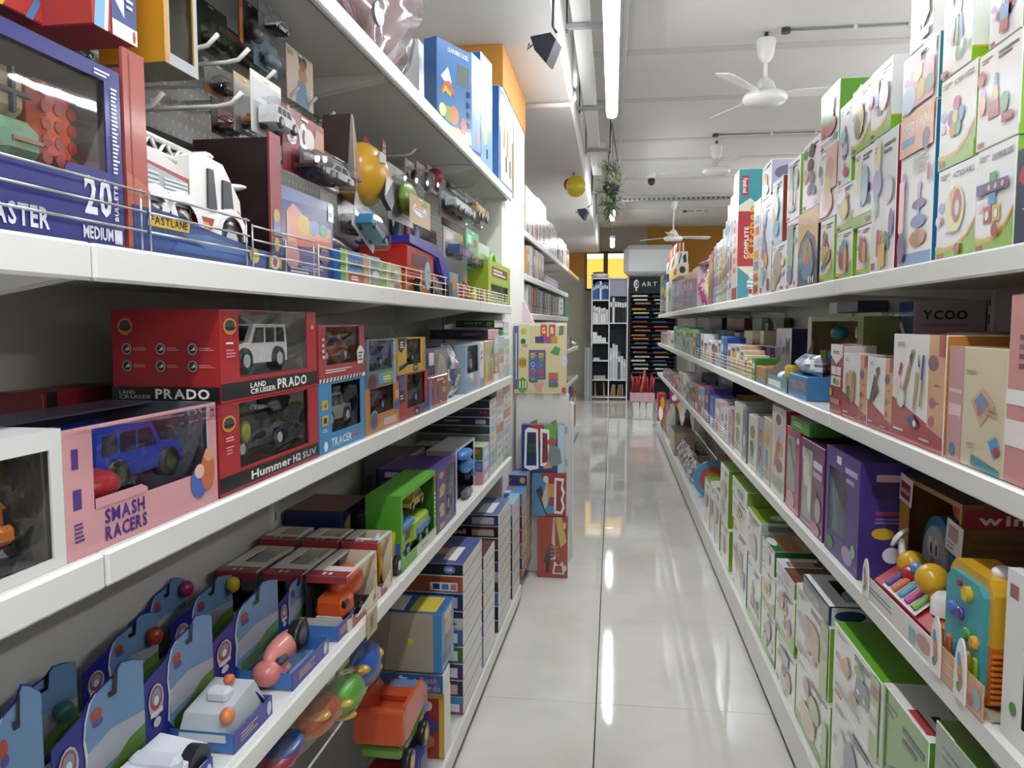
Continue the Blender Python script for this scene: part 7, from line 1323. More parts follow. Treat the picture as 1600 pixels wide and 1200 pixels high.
gstack(816, 823, [772, 790, 808, 828, 850, 872, 890], [('3a86c8', 'blue'), ('a83044', 'red'), ('23242c', 'black'), ('8a2a6a', 'magenta'), ('8a6a58', 'brown'), ('26386a', 'navy'), ('b0603a', 'rust')], D5, 768, 'blue topped stack', {i: ('c8a898', 'd0b8a8', 'c8b0a0')[i % 3] for i in range(7)}, 'p d86a6a 50 30 90 40 90 60 56 60;r 10 40 26 30 d8dce4', '4a96d4')
gstack(824, 833, [743, 760, 778, 796, 812, 830, 848], [('23366c', 'navy'), ('4a5a8a', 'slate blue'), ('6a3a8a', 'purple'), ('6ab03a', 'lime'), ('c8a03a', 'gold'), ('e0b83a', 'yellow'), ('b83a34', 'red')], D5, 776, 'last floor stack by the white column', {i: ('b8a898', 'a89a88', 'c8b8a0')[i % 3] for i in range(7)}, 'p c86a6a 60 30 94 40 90 80 66 70;r 10 30 36 40 8aa0d0', '5a78b0', {0: 'l 24 34 30 30 2 8a9ac8;e 84 50 9 30 c8a860'})
# display boxes at the entrance end of the floor deck
z_a = Lp(690, 1055, D5)[1]; z_b = Lp(690, 1092, D5)[1]
sp = Spot('L', 690, 709, 962, z_a, D5); carton(sp, 'blue bath toy carton showing a plain kraft end with yellow sticker', '3a8acc', .23, near='r 0 0 88 100 a39684;p 867a6c 0 0 18 0 30 100 0 100;r 52 46 8 10 d8d02a', front='e 50 70 30 16 c8a868;e 50 40 30 14 5a6a3a;r 20 84 60 12 d8d0c0;r 10 10 60 16 26364a', tcol='2a6ab0', top='r 10 10 80 40 e0c83a;p e8e4dc 10 56 90 60 90 84 16 80', ncol='3a8acc')
sp = Spot('L', 692, 703, 1058, z_b, D5); carton(sp, 'blue bath birds box with hat print under the kraft ended carton', 'd8d8d4', .23, near='r 0 0 100 100 2f6cb0;p c83a34 14 14 24 90 40 20;p e0dcd0 20 14 44 10 40 22 22 26;p e8d8a8 50 20 60 80 66 30;p 3a3a8a 62 10 70 80 84 20;p b8864a 64 34 82 40 84 26 64 24;p d8dce8 36 80 40 92 44 80 52 84 46 72 40 74;t 68 58 24 30 e8806a Bath;t 70 16 26 34 e8806a Birds;r 0 0 100 4 c8b060', ncol='2f6cb0')
zc_ = z_b-.001
sp = Spot('L', 694, 704, 1092, y5, D5); sp.h = zc_-y5; carton(sp, 'red and yellow framed toy carton at the foot of the front floor pile', 'e4dcd0', .22, near='r 0 0 100 100 d8b03a;r 0 0 92 92 a8302a;e 74 80 8 8 d8ccc8;e 66 50 26 18 5a3a7a;e 60 26 26 14 b8784a;r 0 0 40 40 8a2a2a', ncol='d8b03a')
# toy trucks on the deck, nearer
def floor_truck(px, py, d, z, label, parts, rot=0):
    s_ = px; r = thing('toy_truck', label, 'toy', ML(s_, d, z, rot)); 
    for nm, fn in parts: m = MB(); fn(m); m.build(nm, PLASTIC, r)
    wm = wheel_mesh(.035, .025, 14, 'yo').build('wheel', PLASTIC, r, T((.05, -.012, .035))); inst(wm, r, T((.2, -.012, .035)))
    return r
def tray_(c): 
    def f(m): m.prism([(0, .11), (.03, .2), (.2, .2), (.25, .15), (.25, .12), (.06, .1)], 'y', 0, .012, c); m.prism([(0, .11), (.03, .2), (.2, .2), (.25, .15), (.25, .12), (.06, .1)], 'y', .13, .142, c); m.add([(.02, .012, .115), (.24, .012, .13), (.24, .13, .13), (.02, .13, .115)], [(0, 1, 2, 3)], c); m.box((0, 0, .1), (.03, .142, .2), c, .006); m.box((.2, 0, .12), (.25, .142, .155), c, .01)
    return f
s0_ = Lp(690, 1090, D5)[0]
floor_truck(s0_-.34, 0, -.02, y5+.145, 'orange plastic tipper tray truck with light blue cab on top of the red truck', [('orange_tray', tray_('e0562a')), ('blue_cab', lambda m: m.box((.25, .01, .05), (.31, .13, .15), '6a98d0', .012)), ('green_chassis', lambda m: m.box((.02, .01, .05), (.26, .13, .085), '6aa03a', .008))])
floor_truck(s0_-.39, 0, -.02, y5, 'red plastic truck with royal blue cab on the floor deck', [('red_tray', lambda m: (m.box((0, 0, .05), (.18, .14, .14), 'b8242a', .02))), ('blue_cab', lambda m: (m.box((.18, 0, .03), (.32, .13, .14), '3436b0', .02))), ('cab_window', lambda m: m.box((.215, -.002, .07), (.275, .0, .115), '2a2430', .001))])
# hanging net bags with soft bath toys along the front of the fourth shelf
def hang_bag(n, f, yt, yb, d, label, toys, seed=0):
    s0, zt = Lp(n, yt, d); s1 = Lp(f, yt, d)[0]; zb = Lp(n, yb, d)[1]; zt = min(zt, Z4-.084); w, h = (s1-s0)*.93, zt-zb; r = thing('hanging_bag', label, 'toy bag', ML(s0, d-.04, zb))
    for (x, z, rx, rz, c, nm) in toys:
        m = MB(); m.ell((w*x, .045, h*z), (w*rx*1.1, .04, h*rz*1.1), c, 14, 9); m.build(nm, PLASTIC, r)
    m = MB(); nx, nz = 8, 9; rg = random.Random(seed); p = []; F = []
    for sd in (0, 1):
        for j in range(nz+1):
            for i in range(nx+1):
                u, v = i/nx, j/nz; pin = 1-.55*max(0, v-.55)/.45*1.2 if v > .55 else 1
                p.append((w*(.5+(u-.5)*max(.25, pin)), .05+(-1 if sd == 0 else 1)*.045*sin(pi*u)**.6*sin(pi*min(.97, v+.03))**.5*(1+rg.uniform(-.12, .12)), h*v))
    N = (nx+1)*(nz+1)
    for sd in (0, 1):
        for j in range(nz):
            for i in range(nx): a = sd*N+j*(nx+1)+i; q = (a, a+1, a+nx+2, a+nx+1); F.append(q if sd == 0 else q[::-1])
    m.add(p, F, 'w', True); m.build('bag_film', FILM, r)
    m = MB(); m.box((w*.3, .047, h), (w*.7, .053, h+.035), '9aa83a'); m.build('header_card', CARTON, r)
    return r
hang_bag(395, 470, 1080, 1250, .03, 'hazy hanging bag with rainbow coloured soft toy, closest to the entrance', [(.5, .4, .42, .3, 'c83a5a', 'red_soft_toy'), (.3, .25, .3, .2, '3f9a3a', 'green_soft_toy'), (.62, .62, .3, .18, '2f5aa8', 'blue_soft_toy')], 1)
hang_bag(466, 535, 1050, 1190, .03, 'hazy hanging bag with an orange bath fish', [(.5, .4, .36, .34, 'e06a2a', 'orange_bath_toy'), (.35, .6, .14, .1, 'e8a03a', 'yellow_fin'), (.62, .3, .16, .16, 'd8a02a', 'yellow_spot')], 2)
hang_bag(517, 566, 1010, 1150, .015, 'hazy hanging bag with a lime green bath turtle', [(.5, .42, .4, .3, '6ac83a', 'green_turtle_shell'), (.66, .36, .14, .16, 'b8c03a', 'yellow_patch'), (.2, .5, .12, .08, 'd8a83a', 'turtle_foot'), (.3, .16, .14, .08, 'd8a83a', 'turtle_foot')], 3)
hang_bag(550, 592, 985, 1105, .03, 'hazy hanging bag with a blue and yellow bath turtle', [(.5, .5, .42, .34, '2f62c8', 'blue_turtle_shell'), (.7, .58, .16, .12, 'e0b82a', 'yellow_patch'), (.64, .36, .14, .12, 'e0b82a', 'yellow_patch'), (.16, .6, .12, .09, 'd8a02a', 'turtle_foot')], 4)
# ================================================================== far toy gondola beyond the column
def lrow(z, items, d, pre, name='doll_carton', depth=.22, art='e 50 60 30 16 w;l 20 10 60 30 3 gr'):
    for i, (n, f, yt, c, nm) in enumerate(items):
        sp = Spot('L', n, f, yt, z+.001, d); carton(sp, '%s %s, %s' % (nm, pre, 'by the column' if i == 0 else '%s beyond the column' % nth(i+1)), c, depth, front=art, near='l 20 20 60 60 6 gr', name=name, mat=GLOSS)
zf1, zf2, zf3 = [q-.002 for q in FZ[:3]]
lrow(zf1, [(822, 827.5, 289, 'c8bfa8', 'beige'), (828, 831, 297, 'e8e8e6', 'white'), (831.5, 834, 301, 'd88aa0', 'pink striped'), (834.5, 838, 304, 'ecebe8', 'bright white'), (838.5, 841, 308, 'd07890', 'rose striped'), (841.5, 847, 309, 'e4e4e2', 'silver white'), (847.5, 853, 317, 'dcdad4', 'pale'), (853.5, 857, 343, 'd0d0ca', 'light grey'), (857.5, 861.5, 345, 'c8c2c8', 'lilac grey'), (862, 866, 349, 'd8d4c8', 'cream white'), (866.5, 871, 358, 'cfd0c0', 'sage white'), (872, 880, 367, '26344e', 'navy topped'), (880.5, 885, 378, 'dedcda', 'ash white'), (885.5, 889.5, 388, '8a868a', 'slate grey')], .105, 'bagged doll carton on the upper far shelf', art='e 50 62 30 10 w;e 50 40 24 12 pk;l 20 8 60 20 3 gr')
sp = Spot('L', 823, 845, 279, zf1+.001, .335); sp.h = min(sp.h, .52)
carton(sp, 'magenta doll poster box at the back of the upper far shelf', '8f2352', .04, front='t 18 72 50 14 e0b0c4 Barbie;e 56 42 30 14 d8c8b8;e 56 36 22 10 8f2352', name='doll_carton')
lrow(zf2, [(823, 828, 383, 'dba860', 'amber'), (828.5, 832.5, 377, 'd8d6d0', 'white'), (833, 837, 376, '5a3f86', 'violet'), (837.5, 841, 380, 'd9d0c4', 'sand'), (841.5, 845, 384, 'e0b040', 'yellow'), (845.5, 850, 390, 'b7a6c8', 'lavender')], .105, 'toy bag carton on the middle far shelf', name='toy_carton')
for i, (c, nm) in enumerate((('b8a8c0', 'lilac'), ('c8c0d0', 'pale'), ('9aa0b8', 'bluish'))):
    sp = Spot('L', 853, 872, 436-5*i, zf2+.001+.03*i, .12); sp.h = .029; carton(sp, '%s flat game %s in the small pile on the middle far shelf' % (nm, ('lowest', 'between two others', 'on top')[i]), c, .2, front='l 20 20 60 50 2 w', name='board_game', cat='game')
sp = Spot('L', 874, 880.5, 420, zf3+.001, .106); carton(sp, 'tall white book with violet writing at the far shelf', 'dcd8dc', .2, front='l 30 30 40 50 2 6a3a7a;r 0 0 100 12 3f9a6a', name='book', cat='book')
sp = Spot('L', 883, 887.5, 418, zf3+.001, .106); carton(sp, 'tall green book standing proud at the far shelf end', '2f8a56', .24, ncol='2f7a50', name='book', cat='book')
lrow(zf3, [(825, 829, 444, 'c8c6c0', 'chalky'), (829.5, 833, 448, '9a9c98', 'mist grey'), (833.5, 837, 450, 'b8483a', 'red capped'), (837.5, 841, 446, 'a88a3a', 'brass'), (841.5, 845, 452, '8a9098', 'steel'), (845.5, 848.5, 455, 'c8c0b8', 'stone'), (849, 853, 454, '5a4a86', 'indigo'), (853.5, 857, 458, 'bdb6b8', 'ash rose'), (857.5, 861.5, 459, 'c9c4be', 'linen'), (862, 865, 461, '7a4a34', 'brown'), (865.5, 869, 463, 'cdb9a2', 'tan'), (869.5, 873, 465, 'b9b39a', 'khaki')], .105, 'pencil pack on the lower far shelf', name='pencil_pack', depth=.12, art='r 20 30 18 60 dk;r 46 34 14 56 w;r 70 30 16 60 gr;l 14 6 70 18 2 w')
# clutter sticking out at the end of the far gondola
def fb(px0, px1, py0, py1, Y, dy, c, name, label, cat='box', mat=None, art='', rot=0, sc=1):
    a, q = Yp(px0, py1, Y), Yp(px1, py0, Y); m = MB(); w, h = q.x-a.x, q.z-a.z; m.box((0, 0, 0), (w, dy, h), c, .004); F = Face(m, (0, 0, 0), (w, 0, 0), (0, 0, h), (0, -1, 0))
    if art: F.draw(art)
    return tag(m.build(name, mat or CARTON, None, T(a) @ RY_(rot)), label, cat)
lrow(FZ[3]-.002, [(866, 872, 520, 'c9c6c0', 'grey'), (873, 879, 522, 'b08a5a', 'kraft brown'), (880, 885, 524, '6aa04a', 'leaf green'), (885.5, 890, 526, 'd8d4d0', 'white'), (890.5, 894, 527, 'a05a5a', 'brick')], .1, 'craft pack on the fourth far shelf', name='craft_pack', depth=.2)
sp = Spot('L', 896, 902, 533, FZ[3]-.001, .106); bag(sp, 'white and pink cloth bundle spilling from the fourth far shelf', ['e8e4e6', 'd89aa8', 'e8e8ea', 'c8a8b8'], .18, mat=MATTE, seed=3, name='cloth_bundle')
lrow(FZ[4]-.002, [(886, 889.5, 600, '9a9a96', 'grey'), (890, 893.5, 594, 'a8a49c', 'stone'), (894, 897, 590, 'b0aca4', 'pale stone'), (897.5, 900.5, 588, '8f8f8a', 'dark stone')], .1, 'folder pack on the fifth far shelf', name='folder_pack', depth=.2)
for i, (px0, px1, c, nm) in enumerate(((885, 890, 'b8323a', 'red'), (890.5, 895, '2c3a9a', 'royal blue'), (895.5, 900, 'b84a34', 'rust'))):
    sp = Spot('L', px0, px1, 605+4*i, .1215, .106); carton(sp, '%s toy bin on the floor deck at the end of the far gondola' % nm, c, .2, name='toy_bin', cat='bin', front='r 10 60 80 20 w')
fb(818, 840, 474, 520, 4.98, .01, 'dfc2cc', 'pink_board', 'pale pink board leaning behind the brain blocks box', 'board', rot=-24)
# ------------------------------------------------------------------ boxes standing at the foot of the white column
YB = 4.52
def px_box(px0, px1, z0, z1, Y, dy, c, name, label, art, side='d8d4cc', py=700, edge=None):
    a, q = Yp(px0, py, Y).x, Yp(px1, py, Y).x; w, h = q-a, z1-z0; m = MB(); m.box((0, 0, 0), (w, dy, h), [c, c, c, side, c, edge or c, c], .003)
    Face(m, (0, 0, 0), (w, 0, 0), (0, 0, h), (0, -1, 0)).draw(art)
    return tag(m.build(name, GLOSS, None, T((a, Y, z0))), label, 'box')
px_box(840, 888, .002, .365, YB-.08, .045, '9a4a34', 'puzzle_carton', 'red and brown boxed train set standing lowest at the column', 'p b0402e 0 0 100 0 100 100 0 100;p 3a302e 20 30 46 60 40 8 18 8;p d8b85a 58 100 80 100 96 60 76 50;p c8b8b0 52 100 56 100 60 30 44 30;e 46 44 12 12 4a4440;r 6 6 22 18 c23044;p d8d4cc 50 6 90 6 84 28 70 20 56 28;p 4a4a44 56 8 84 8 80 20 60 20;p c83a3a 60 10 66 18 80 16 76 8;l 44 34 30 20 3 c86a5a;e 90 16 6 5 d8c8b0;r 86 82 6 10 e8d8a0', 'c8b8a8')
px_box(832, 885, .366, .625, YB-.07, .06, 'b02a34', 'puzzle_carton', 'bright red boxed train set with blue locomotive, middle of three', 'p 4a8ac0 0 0 40 0 60 60 20 100 0 100;p 2a2c34 10 60 26 70 50 10 40 4;p c8b8a8 28 40 46 90 52 60 40 10;p e8e4e4 64 8 66 90 94 88 90 70 96 56 90 40 96 22 88 6;p a02430 70 14 71 84 88 82 84 66 90 54 84 40 90 24 84 12;r 46 46 18 30 d8a03a;e 52 16 14 10 3a9ad0;e 40 86 8 8 d0d0d0', 'd8c0b8')
px_box(815, 882, .626, .91, YB-.06, .06, '243a8c', 'puzzle_carton', 'blue boxed train set with white outlined carriages, uppermost of three', 'p c83a2e 20 100 50 100 46 60 34 76;p 6ab03a 50 100 84 100 80 60 60 70;r 84 0 16 100 b0cce0;p e8e8ea 6 10 8 88 16 94 38 90 40 8 20 4;p 26305a 11 14 13 84 34 84 35 14;p 2f4a3a 13 40 14 62 34 60 34 42;p e8e8ea 44 14 44 92 64 90 66 50 72 40 68 12;p 8a2430 48 20 49 84 60 82 62 22;p 7a8088 58 8 94 20 90 50 66 66;e 70 64 10 8 c84a4a;p d89a5a 50 8 72 10 64 26', 'c8d4e0', edge='243a8c')
px_box(806, 889, .002, 1.085, YB+.02, .03, 'd9d7d0', 'foam_mat', 'pale grey foam mat with notched edge standing behind the train sets', 'p 8a9a4a 26 84 40 86 44 74 36 70 24 74;p d9d7d0 28 82 38 84 41 76 35 72 27 75;p 8a9a4a 66 84 76 86 80 76 72 70 64 72;p d9d7d0 67 82 75 84 77 76 71 73 66 74;r 20 97 14 3 f0efea;r 52 97 16 3 f0efea;r 82 97 14 3 f0efea;r 92 78 6 4 b8b4a4;r 92 60 6 4 b8b4a4', 'e6e4de')
bb = px_box(803.5, 885, 1.087, 1.505, YB+.0, .05, 'dcd09c', 'brain_game_carton', 'cream boxed game with colourful sideways lettering at the column', 'p d8cc98 0 0 100 0 100 100 0 100;r 0 6 8 90 5a5ca0;r 2.6 20 2.2 66 c8c8e0;r 0 96 100 4 e8e4d0;p c8d8b0 10 66 30 66 30 98 10 98;e 18 88 6 5 e8c030;e 17 74 5 4 3a6a4a;e 20 68 6 3 d88a9a;p d85a3a 50 80 62 80 62 98 50 98;p d85a3a 66 80 78 80 78 98 66 98;t 53 85 6 9 e8e0c8 G;t 69 85 6 9 e8e0c8 B;p 6a7a6a 84 82 94 84 94 96 86 96;r 40 72 16 9 3a3f7a;r 56 72 14 9 a84a9a;r 70 72 12 9 e0a030;p 4a9a5a 68 58 78 68 88 64 84 54 76 56;e 95 46 6 9 c8ccd8;p 58589a 28 18 28 62 60 62 60 20 46 20 44 16 30 16;v 47 50 9 8 e8c030 B;v 47 43 9 8 4aa040 R;v 47 36 9 8 5a8ad0 A;v 47 31 9 4 d84a3a I;v 47 22 9 8 c8583a N;v 31 50 9 8 e8c030 B;v 31 45 9 5 4aa040 L;v 31 38 9 7 8ac0e0 O;v 31 31 9 6 d88ac0 C;v 31 24 9 6 d86a3a K;v 31 18 9 6 6ac04a S;e 16 44 8 8 e0b030;r 11 40 1.6 9 3a3a2a;r 16 40 1.6 9 3a3a2a;r 20 40 1.6 9 3a3a2a;e 16 12 10 11 5aa04a;r 10 8 2 10 e8e4c8;r 16 8 2 10 e8e4c8;r 21 8 2 10 e8e4c8;p d89a90 36 14 56 16 52 2 44 4;p c86a30 66 30 84 30 82 24 84 22 66 22;p 8a5aa0 66 22 84 22 82 16 66 16;p 3a7a6a 66 16 84 16 84 10 66 10;r 91 2 7 7 c83a2a', '5a5ca0')
for i in range(5):
    a = Yp(887+i*2.2, 700, 4.62+.06*i); m = MB(); hz_ = (1.12, .95, 1.02, .9, 1.0)[i]; m.box((-.34, 0, 0), (0, .02, hz_), ['e2e2e0', 'd0c8dc', 'dcdcda', 'c8d0d8', 'e6e4e0'][i], .003)
    tag(m.build('white_board', CARTON, None, T((a.x, 4.64+.06*i, .002))), 'thin %s board, %s of the boards standing behind the foam mat' % (['white', 'lilac', 'grey', 'bluish', 'ivory'][i], nth(i+1)), 'board')
# ------------------------------------------------------------------ the end wall
YK = 15.25
def bk(px, py): return Yp(px, py, YK)
kx0, kxm, kx1 = bk(923.5, 520).x, bk(951.5, 520).x, bk(981, 520).x
def kz(py): return bk(950, py).z
bc = thing('bookcase', 'tall white framed bookcase with dark back against the end wall', 'bookcase', T((0, YK, 0)))
D = .3; zt = kz(434)
for x in (kx0, kxm-.012, kx1-.024): m = MB(); m.box((x, 0, 0), (x+.024, D, zt), 'd8d8da', .002); m.build('side_panel', METAL, bc)
m = MB(); m.box((kx0+.02, D-.012, .03), (kx1-.02, D, zt-.01), '262835'); m.build('back_panel', MATTE, bc)
LSH = [469, 506, 536, 564, 594, 621]; RSH = [505, 594, 621]
m = MB(); m.box((kx0, 0, zt-.025), (kx1, D, zt), 'd8d8da', .002); m.build('top_board', METAL, bc)
for x0, x1, ys in ((kx0+.024, kxm-.012, LSH), (kxm+.012, kx1-.024, RSH)):
    for y in ys: m = MB(); m.box((x0, 0, kz(y)-.012), (x1, D-.012, kz(y)+.012), 'd8d8da', .002); m.build('shelf', METAL, bc)
m = MB(); m.box((kxm+.013, .05, kz(463)), (kx1-.025, D-.012, zt-.026), '9a9aac'); m.build('lilac_panel', MATTE, bc)
def files(x0, x1, pyb, specs, where, name='file_folder', cat='folder', dy=.02):
    n = len(specs); w = (x1-x0)/n; z0 = kz(pyb)+.0125
    for i, (c, hh, nm) in enumerate(specs):
        m = MB(); m.box((0, 0, 0), (w*.92, .2, hh), [c]*7, .003); Face(m, (0, 0, 0), (w*.92, 0, 0), (0, 0, hh), (0, -1, 0)).draw('r 10 62 80 20 %s' % ('d8d8d8' if c not in ('d8d8d4', 'e4e4e0', 'dcdcd8') else 'a8a8a8'))
        tag(m.build(name, MATTE, None, T((x0+w*i+w*.04, YK+dy, z0))), '%s %s, %s in %s' % (nm, name.replace('_', ' '), nth(i+1), where), cat)
xl0, xl1, xr0, xr1 = kx0+.03, kxm-.018, kxm+.016, kx1-.03
files(xl0, xl1, 469, [('2f66b0', .30, 'blue'), ('3a70b8', .34, 'mid blue'), ('2a5aa0', .36, 'deep blue'), ('e4e4e0', .36, 'white'), ('2f66b0', .33, 'cobalt'), ('2a5aa0', .35, 'dark blue'), ('3a4a6a', .33, 'slate')], 'the top bookcase bay')
files(xl0, xl1, 506, [('d8d8d4', .34, 'grey white'), ('e4e4e0', .31, 'white'), ('c8c6c0', .32, 'stone'), ('dcdcd8', .29, 'ivory'), ('d8d8d4', .3, 'pale'), ('c8c6c0', .27, 'dull')], 'the second bookcase bay', 'paper_block', 'paper')
for i, (h_, w_) in enumerate(((.2, .1), (.13, .22), (.09, .28))):
    m = MB(); m.box((0, 0, 0), (.085, .2, h_), 'dcdcda', .003); tag(m.build('paper_pad', MATTE, None, T((xl0+.002+.088*i, YK+.02, kz(536)+.0125))), 'white paper pad, %s step in the third bookcase bay' % nth(i+1), 'paper')
m = MB(); m.box((0, 0, 0), (.12, .2, .045), 'd0d0ce', .003); tag(m.build('paper_pad', MATTE, None, T((xl0+.02, YK+.02, kz(564)+.0125))), 'single low paper pad in the fourth bookcase bay', 'paper')
m = MB(); m.box((0, 0, 0), (.24, .2, .07), 'b0a89c', .003); tag(m.build('paper_pad', MATTE, None, T((xl0+.02, YK+.02, kz(594)+.0125))), 'tan paper stack in the fifth bookcase bay', 'paper')
for i, x in enumerate((.05, .22)):
    m = MB(); m.prism([(0, 0), (.03, 0), (.012, .28), (.0, .28)], 'y', 0, .03, 'b8946a'); tag(m.build('wooden_stand', MATTE, None, T((xl0+x, YK+.03, kz(621)+.0125))), '%s wooden stand in the lowest narrow bookcase bay' % nth(i+1), 'stand')
files(xr0, xr1, 505, [('1e2026', .49, 'black'), ('d8d8d4', .49, 'white'), ('16181c', .49, 'jet black'), ('20242a', .49, 'dark'), ('1a1c22', .48, 'ink'), ('22262e', .47, 'charcoal'), ('2a2e38', .48, 'slate black')], 'the tall dark bookcase bay')
files(xr0, xr1, 594, [('b8bcc0', .62, 'silver'), ('c8cac8', .70, 'tall pale'), ('c0c4c4', .68, 'tall grey'), ('4a5a80', .56, 'bluish'), ('c8c8c4', .46, 'pale grey'), ('b0b4b8', .4, 'cool grey')], 'the wide lower bookcase bay', 'drawing_board', 'board')
for i, x in enumerate((.02, .06, .1, .15, .2, .25)):
    m = MB(); m.prism([(0, 0), (.02, 0), (.05-.02*(i % 3), .24), (.035-.02*(i % 3), .24)], 'y', 0, .02, ('b8946a', 'c8a87a')[i % 2]); tag(m.build('wooden_easel', MATTE, None, T((xr0+x, YK+.03, kz(621)+.0125))), '%s leaning wooden easel in the lowest wide bookcase bay' % nth(i+1), 'frame')
m = MB(); m.lathe([(.12, 0), (.17, .03), (.175, .07), (.1, .1)], 20, 'd4d6d4'); m.lathe([(.15, .1), (.15, .115)], 20, '2a2a2c'); tag(m.build('round_basin', PLASTIC, None, T(((kx0+kxm)/2-.01, YK+.16, zt+.001))), 'round white basin with dark lid on the bookcase top', 'basin')
# black art display with rows of pads
ax0, ax1 = kx1+.012, kx1+.95
ad = thing('art_display', 'black art supply display with white lettering and rows of pads', 'display', T((0, YK, 0)))
m = MB(); m.box((ax0, .2, 0), (ax1, .3, zt+.02), '14171c'); m.box((ax0, 0, 0), (ax0+.04, .2, zt+.02), '14171c'); m.box((ax1-.04, 0, 0), (ax1, .2, zt+.02), '14171c'); m.build('black_case', MATTE, ad)
m = MB(); m.box((ax0, -.01, kz(459)), (ax1, .02, zt+.02), '171c22'); F = Face(m, (ax0, -.01, kz(459)), (ax1-ax0, 0, 0), (0, 0, zt+.02-kz(459)), (0, -1, 0)); F.draw('T 26 42 9 26 d8dcdc A;T 38 42 8 26 d8dcdc R;T 49 42 8 26 d8dcdc T;e 15 56 5.4 26 d8dcdc;e 15.6 55 3.4 17 171c22;e 15.4 56 2 9 d8dcdc;r 13.6 14 2.6 18 d8dcdc;r 15 54 5.4 5 171c22;r 14.6 36 5 4 d8dcdc'); m.build('header_board', MATTE, ad)
PC = [('d0ccc8', 'white'), ('c0bcb8', 'grey'), ('a8786a', 'dusty rose'), ('d8953a', 'orange'), ('c8b48a', 'buff'), ('4a7ab0', 'blue'), ('5a3030', 'oxblood'), ('b04a34', 'brick'), ('7a6458', 'umber'), ('c8702a', 'amber'), ('d06a2a', 'tangerine'), ('3a5a78', 'slate blue'), ('9a7a6a', 'taupe'), ('8a4a44', 'russet'), ('b0a494', 'stone'), ('c8c4b8', 'ivory'), ('8a8c8a', 'ash'), ('c8ccd0', 'silver'), ('4a4444', 'soot'), ('6a5a50', 'walnut')]
yy = [464, 470, 475.5, 484.5, 490.5, 497, 504, 511.5, 517.5, 525, 530.5, 537.5, 544, 551.5, 558.5, 564.5, 570.5, 577, 583, 591]
for i, (c, nm) in enumerate(PC):
    z = kz(yy[i]); m = MB(); m.box((ax0+.041, -.0, z-.012), (ax1-.041, .2, z), '1c1f24'); m.build('pad_shelf', MATTE, ad)
    m = MB(); x0 = ax0+.06+.03*(i % 3); m.box((x0, -.02, z+.001), (x0+.3-.03*(i % 2), .17, z+.032), c, .003); m.box((x0+.4, -.01, z+.001), (x0+.66, .17, z+.026), (c if i % 3 else '2a4a8a'), .003)
    o = m.build('art_pad', MATTE, None, T((0, YK, 0))); tag(o, '%s drawing pad on the black display, %s level from the top' % (nm, nth(i+1)), 'pad')
# wrapped bundle above it
a, q = Yp(975, 432, 15.3), Yp(1062, 385, 15.3); m = MB(); nx, nz = 14, 8; p = []; F = []
r = thing('wrapped_bundle', 'big white plastic wrapped bundle lying on top of the black display', 'bundle', T((a.x, YK-.02, zt+.022)))
m.box((0, 0, 0), (1.0, .32, .6), 'eceeec', .09); m.build('bundle_core', MATTE, r); m = MB(); m.box((-.01, -.01, 0.0), (1.01, .33, .61), 'w', .1); m.build('plastic_wrap', film_mat('milky_wrap', .06, haze=.6, rough=.2), r)
# tall grey panels beside the bookcase
for i in range(3):
    px = 913+4*i; x = Yp(px, 580, 15.0).x; m = MB(); m.box((x, 15.0, .0005), (x+.045, 15.2, Yp(px, 543, 15.0).z), ('8a9090', '9aa09e', '868c8c')[i], .003); tag(m.build('grey_board', MATTE, None), '%s tall grey board standing beside the bookcase' % nth(i+1), 'panel')
# bin of red sticks and bags at the end of the aisle
g = Zp(1004, 655, 0); sb = thing('stick_bin', 'white bin holding red and yellow sticks at the end of the aisle', 'bin', T((g.x, g.y, .0)))
m = MB(); m.box((-.16, -.1, .0), (.16, .12, .04), 'b8bcb8', .004)
m.build('base', PLASTIC, sb); b0 = None
for x in (-.1, .0, .1):
    m = MB(); m.prism([(-.045, .04), (.045, .04), (.06, .3), (-.06, .3)], 'y', -.08, .1, 'c8ccc8'); b = m.build('pocket', PLASTIC, sb, T((x, 0, 0)))
m = MB(); m.box((-.2, -.1, .28), (.18, .12, .42), 'c89aa4', .01); m.build('pink_tray', PLASTIC, sb); rg = random.Random(3)
for i in range(16):
    x = -.17+.022*i; m = MB(); m.tube([(x, rg.uniform(-.05, .06), .42), (x+rg.uniform(-.04, .05), rg.uniform(-.05, .05), .62+rg.uniform(0, .1))], .012, ('b8242a', 'c8343a', '9a1a24', 'd8a03a' if i % 5 == 2 else 'c02a30')[i % 4], 6); m.build('red_stick', PLASTIC, sb)
m = MB(); m.tube([(-.06, -.08, .3), (.02, -.08, .78)], .013, 'e0602a', 8); m.build('long_stick', PLASTIC, sb)
g = Zp(1036, 652, 0)
for i, (dx, dz, w_, h_, c, nm) in enumerate([(0, .0, .16, .34, 'c8a02a', 'yellow and green'), (.02, .35, .15, .2, 'c83a86', 'hot pink'), (-.16, .0, .12, .5, 'b83a44', 'red and white')]):
    m = MB(); m.box((dx, 0, dz), (dx+w_, .2, dz+h_), c, .02); Face(m, (dx, 0, dz), (w_, 0, 0), (0, 0, h_), (0, -1, 0)).draw('e 40 40 26 22 %s;e 60 70 24 18 %s' % (('g', 'o'), ('pk', 'w'), ('w', 'y'))[i]); tag(m.build('toy_pack', FOIL, None, T((g.x, 11.3, .001))), '%s toy pack piled beside the bin of red sticks' % nm, 'toy pack')
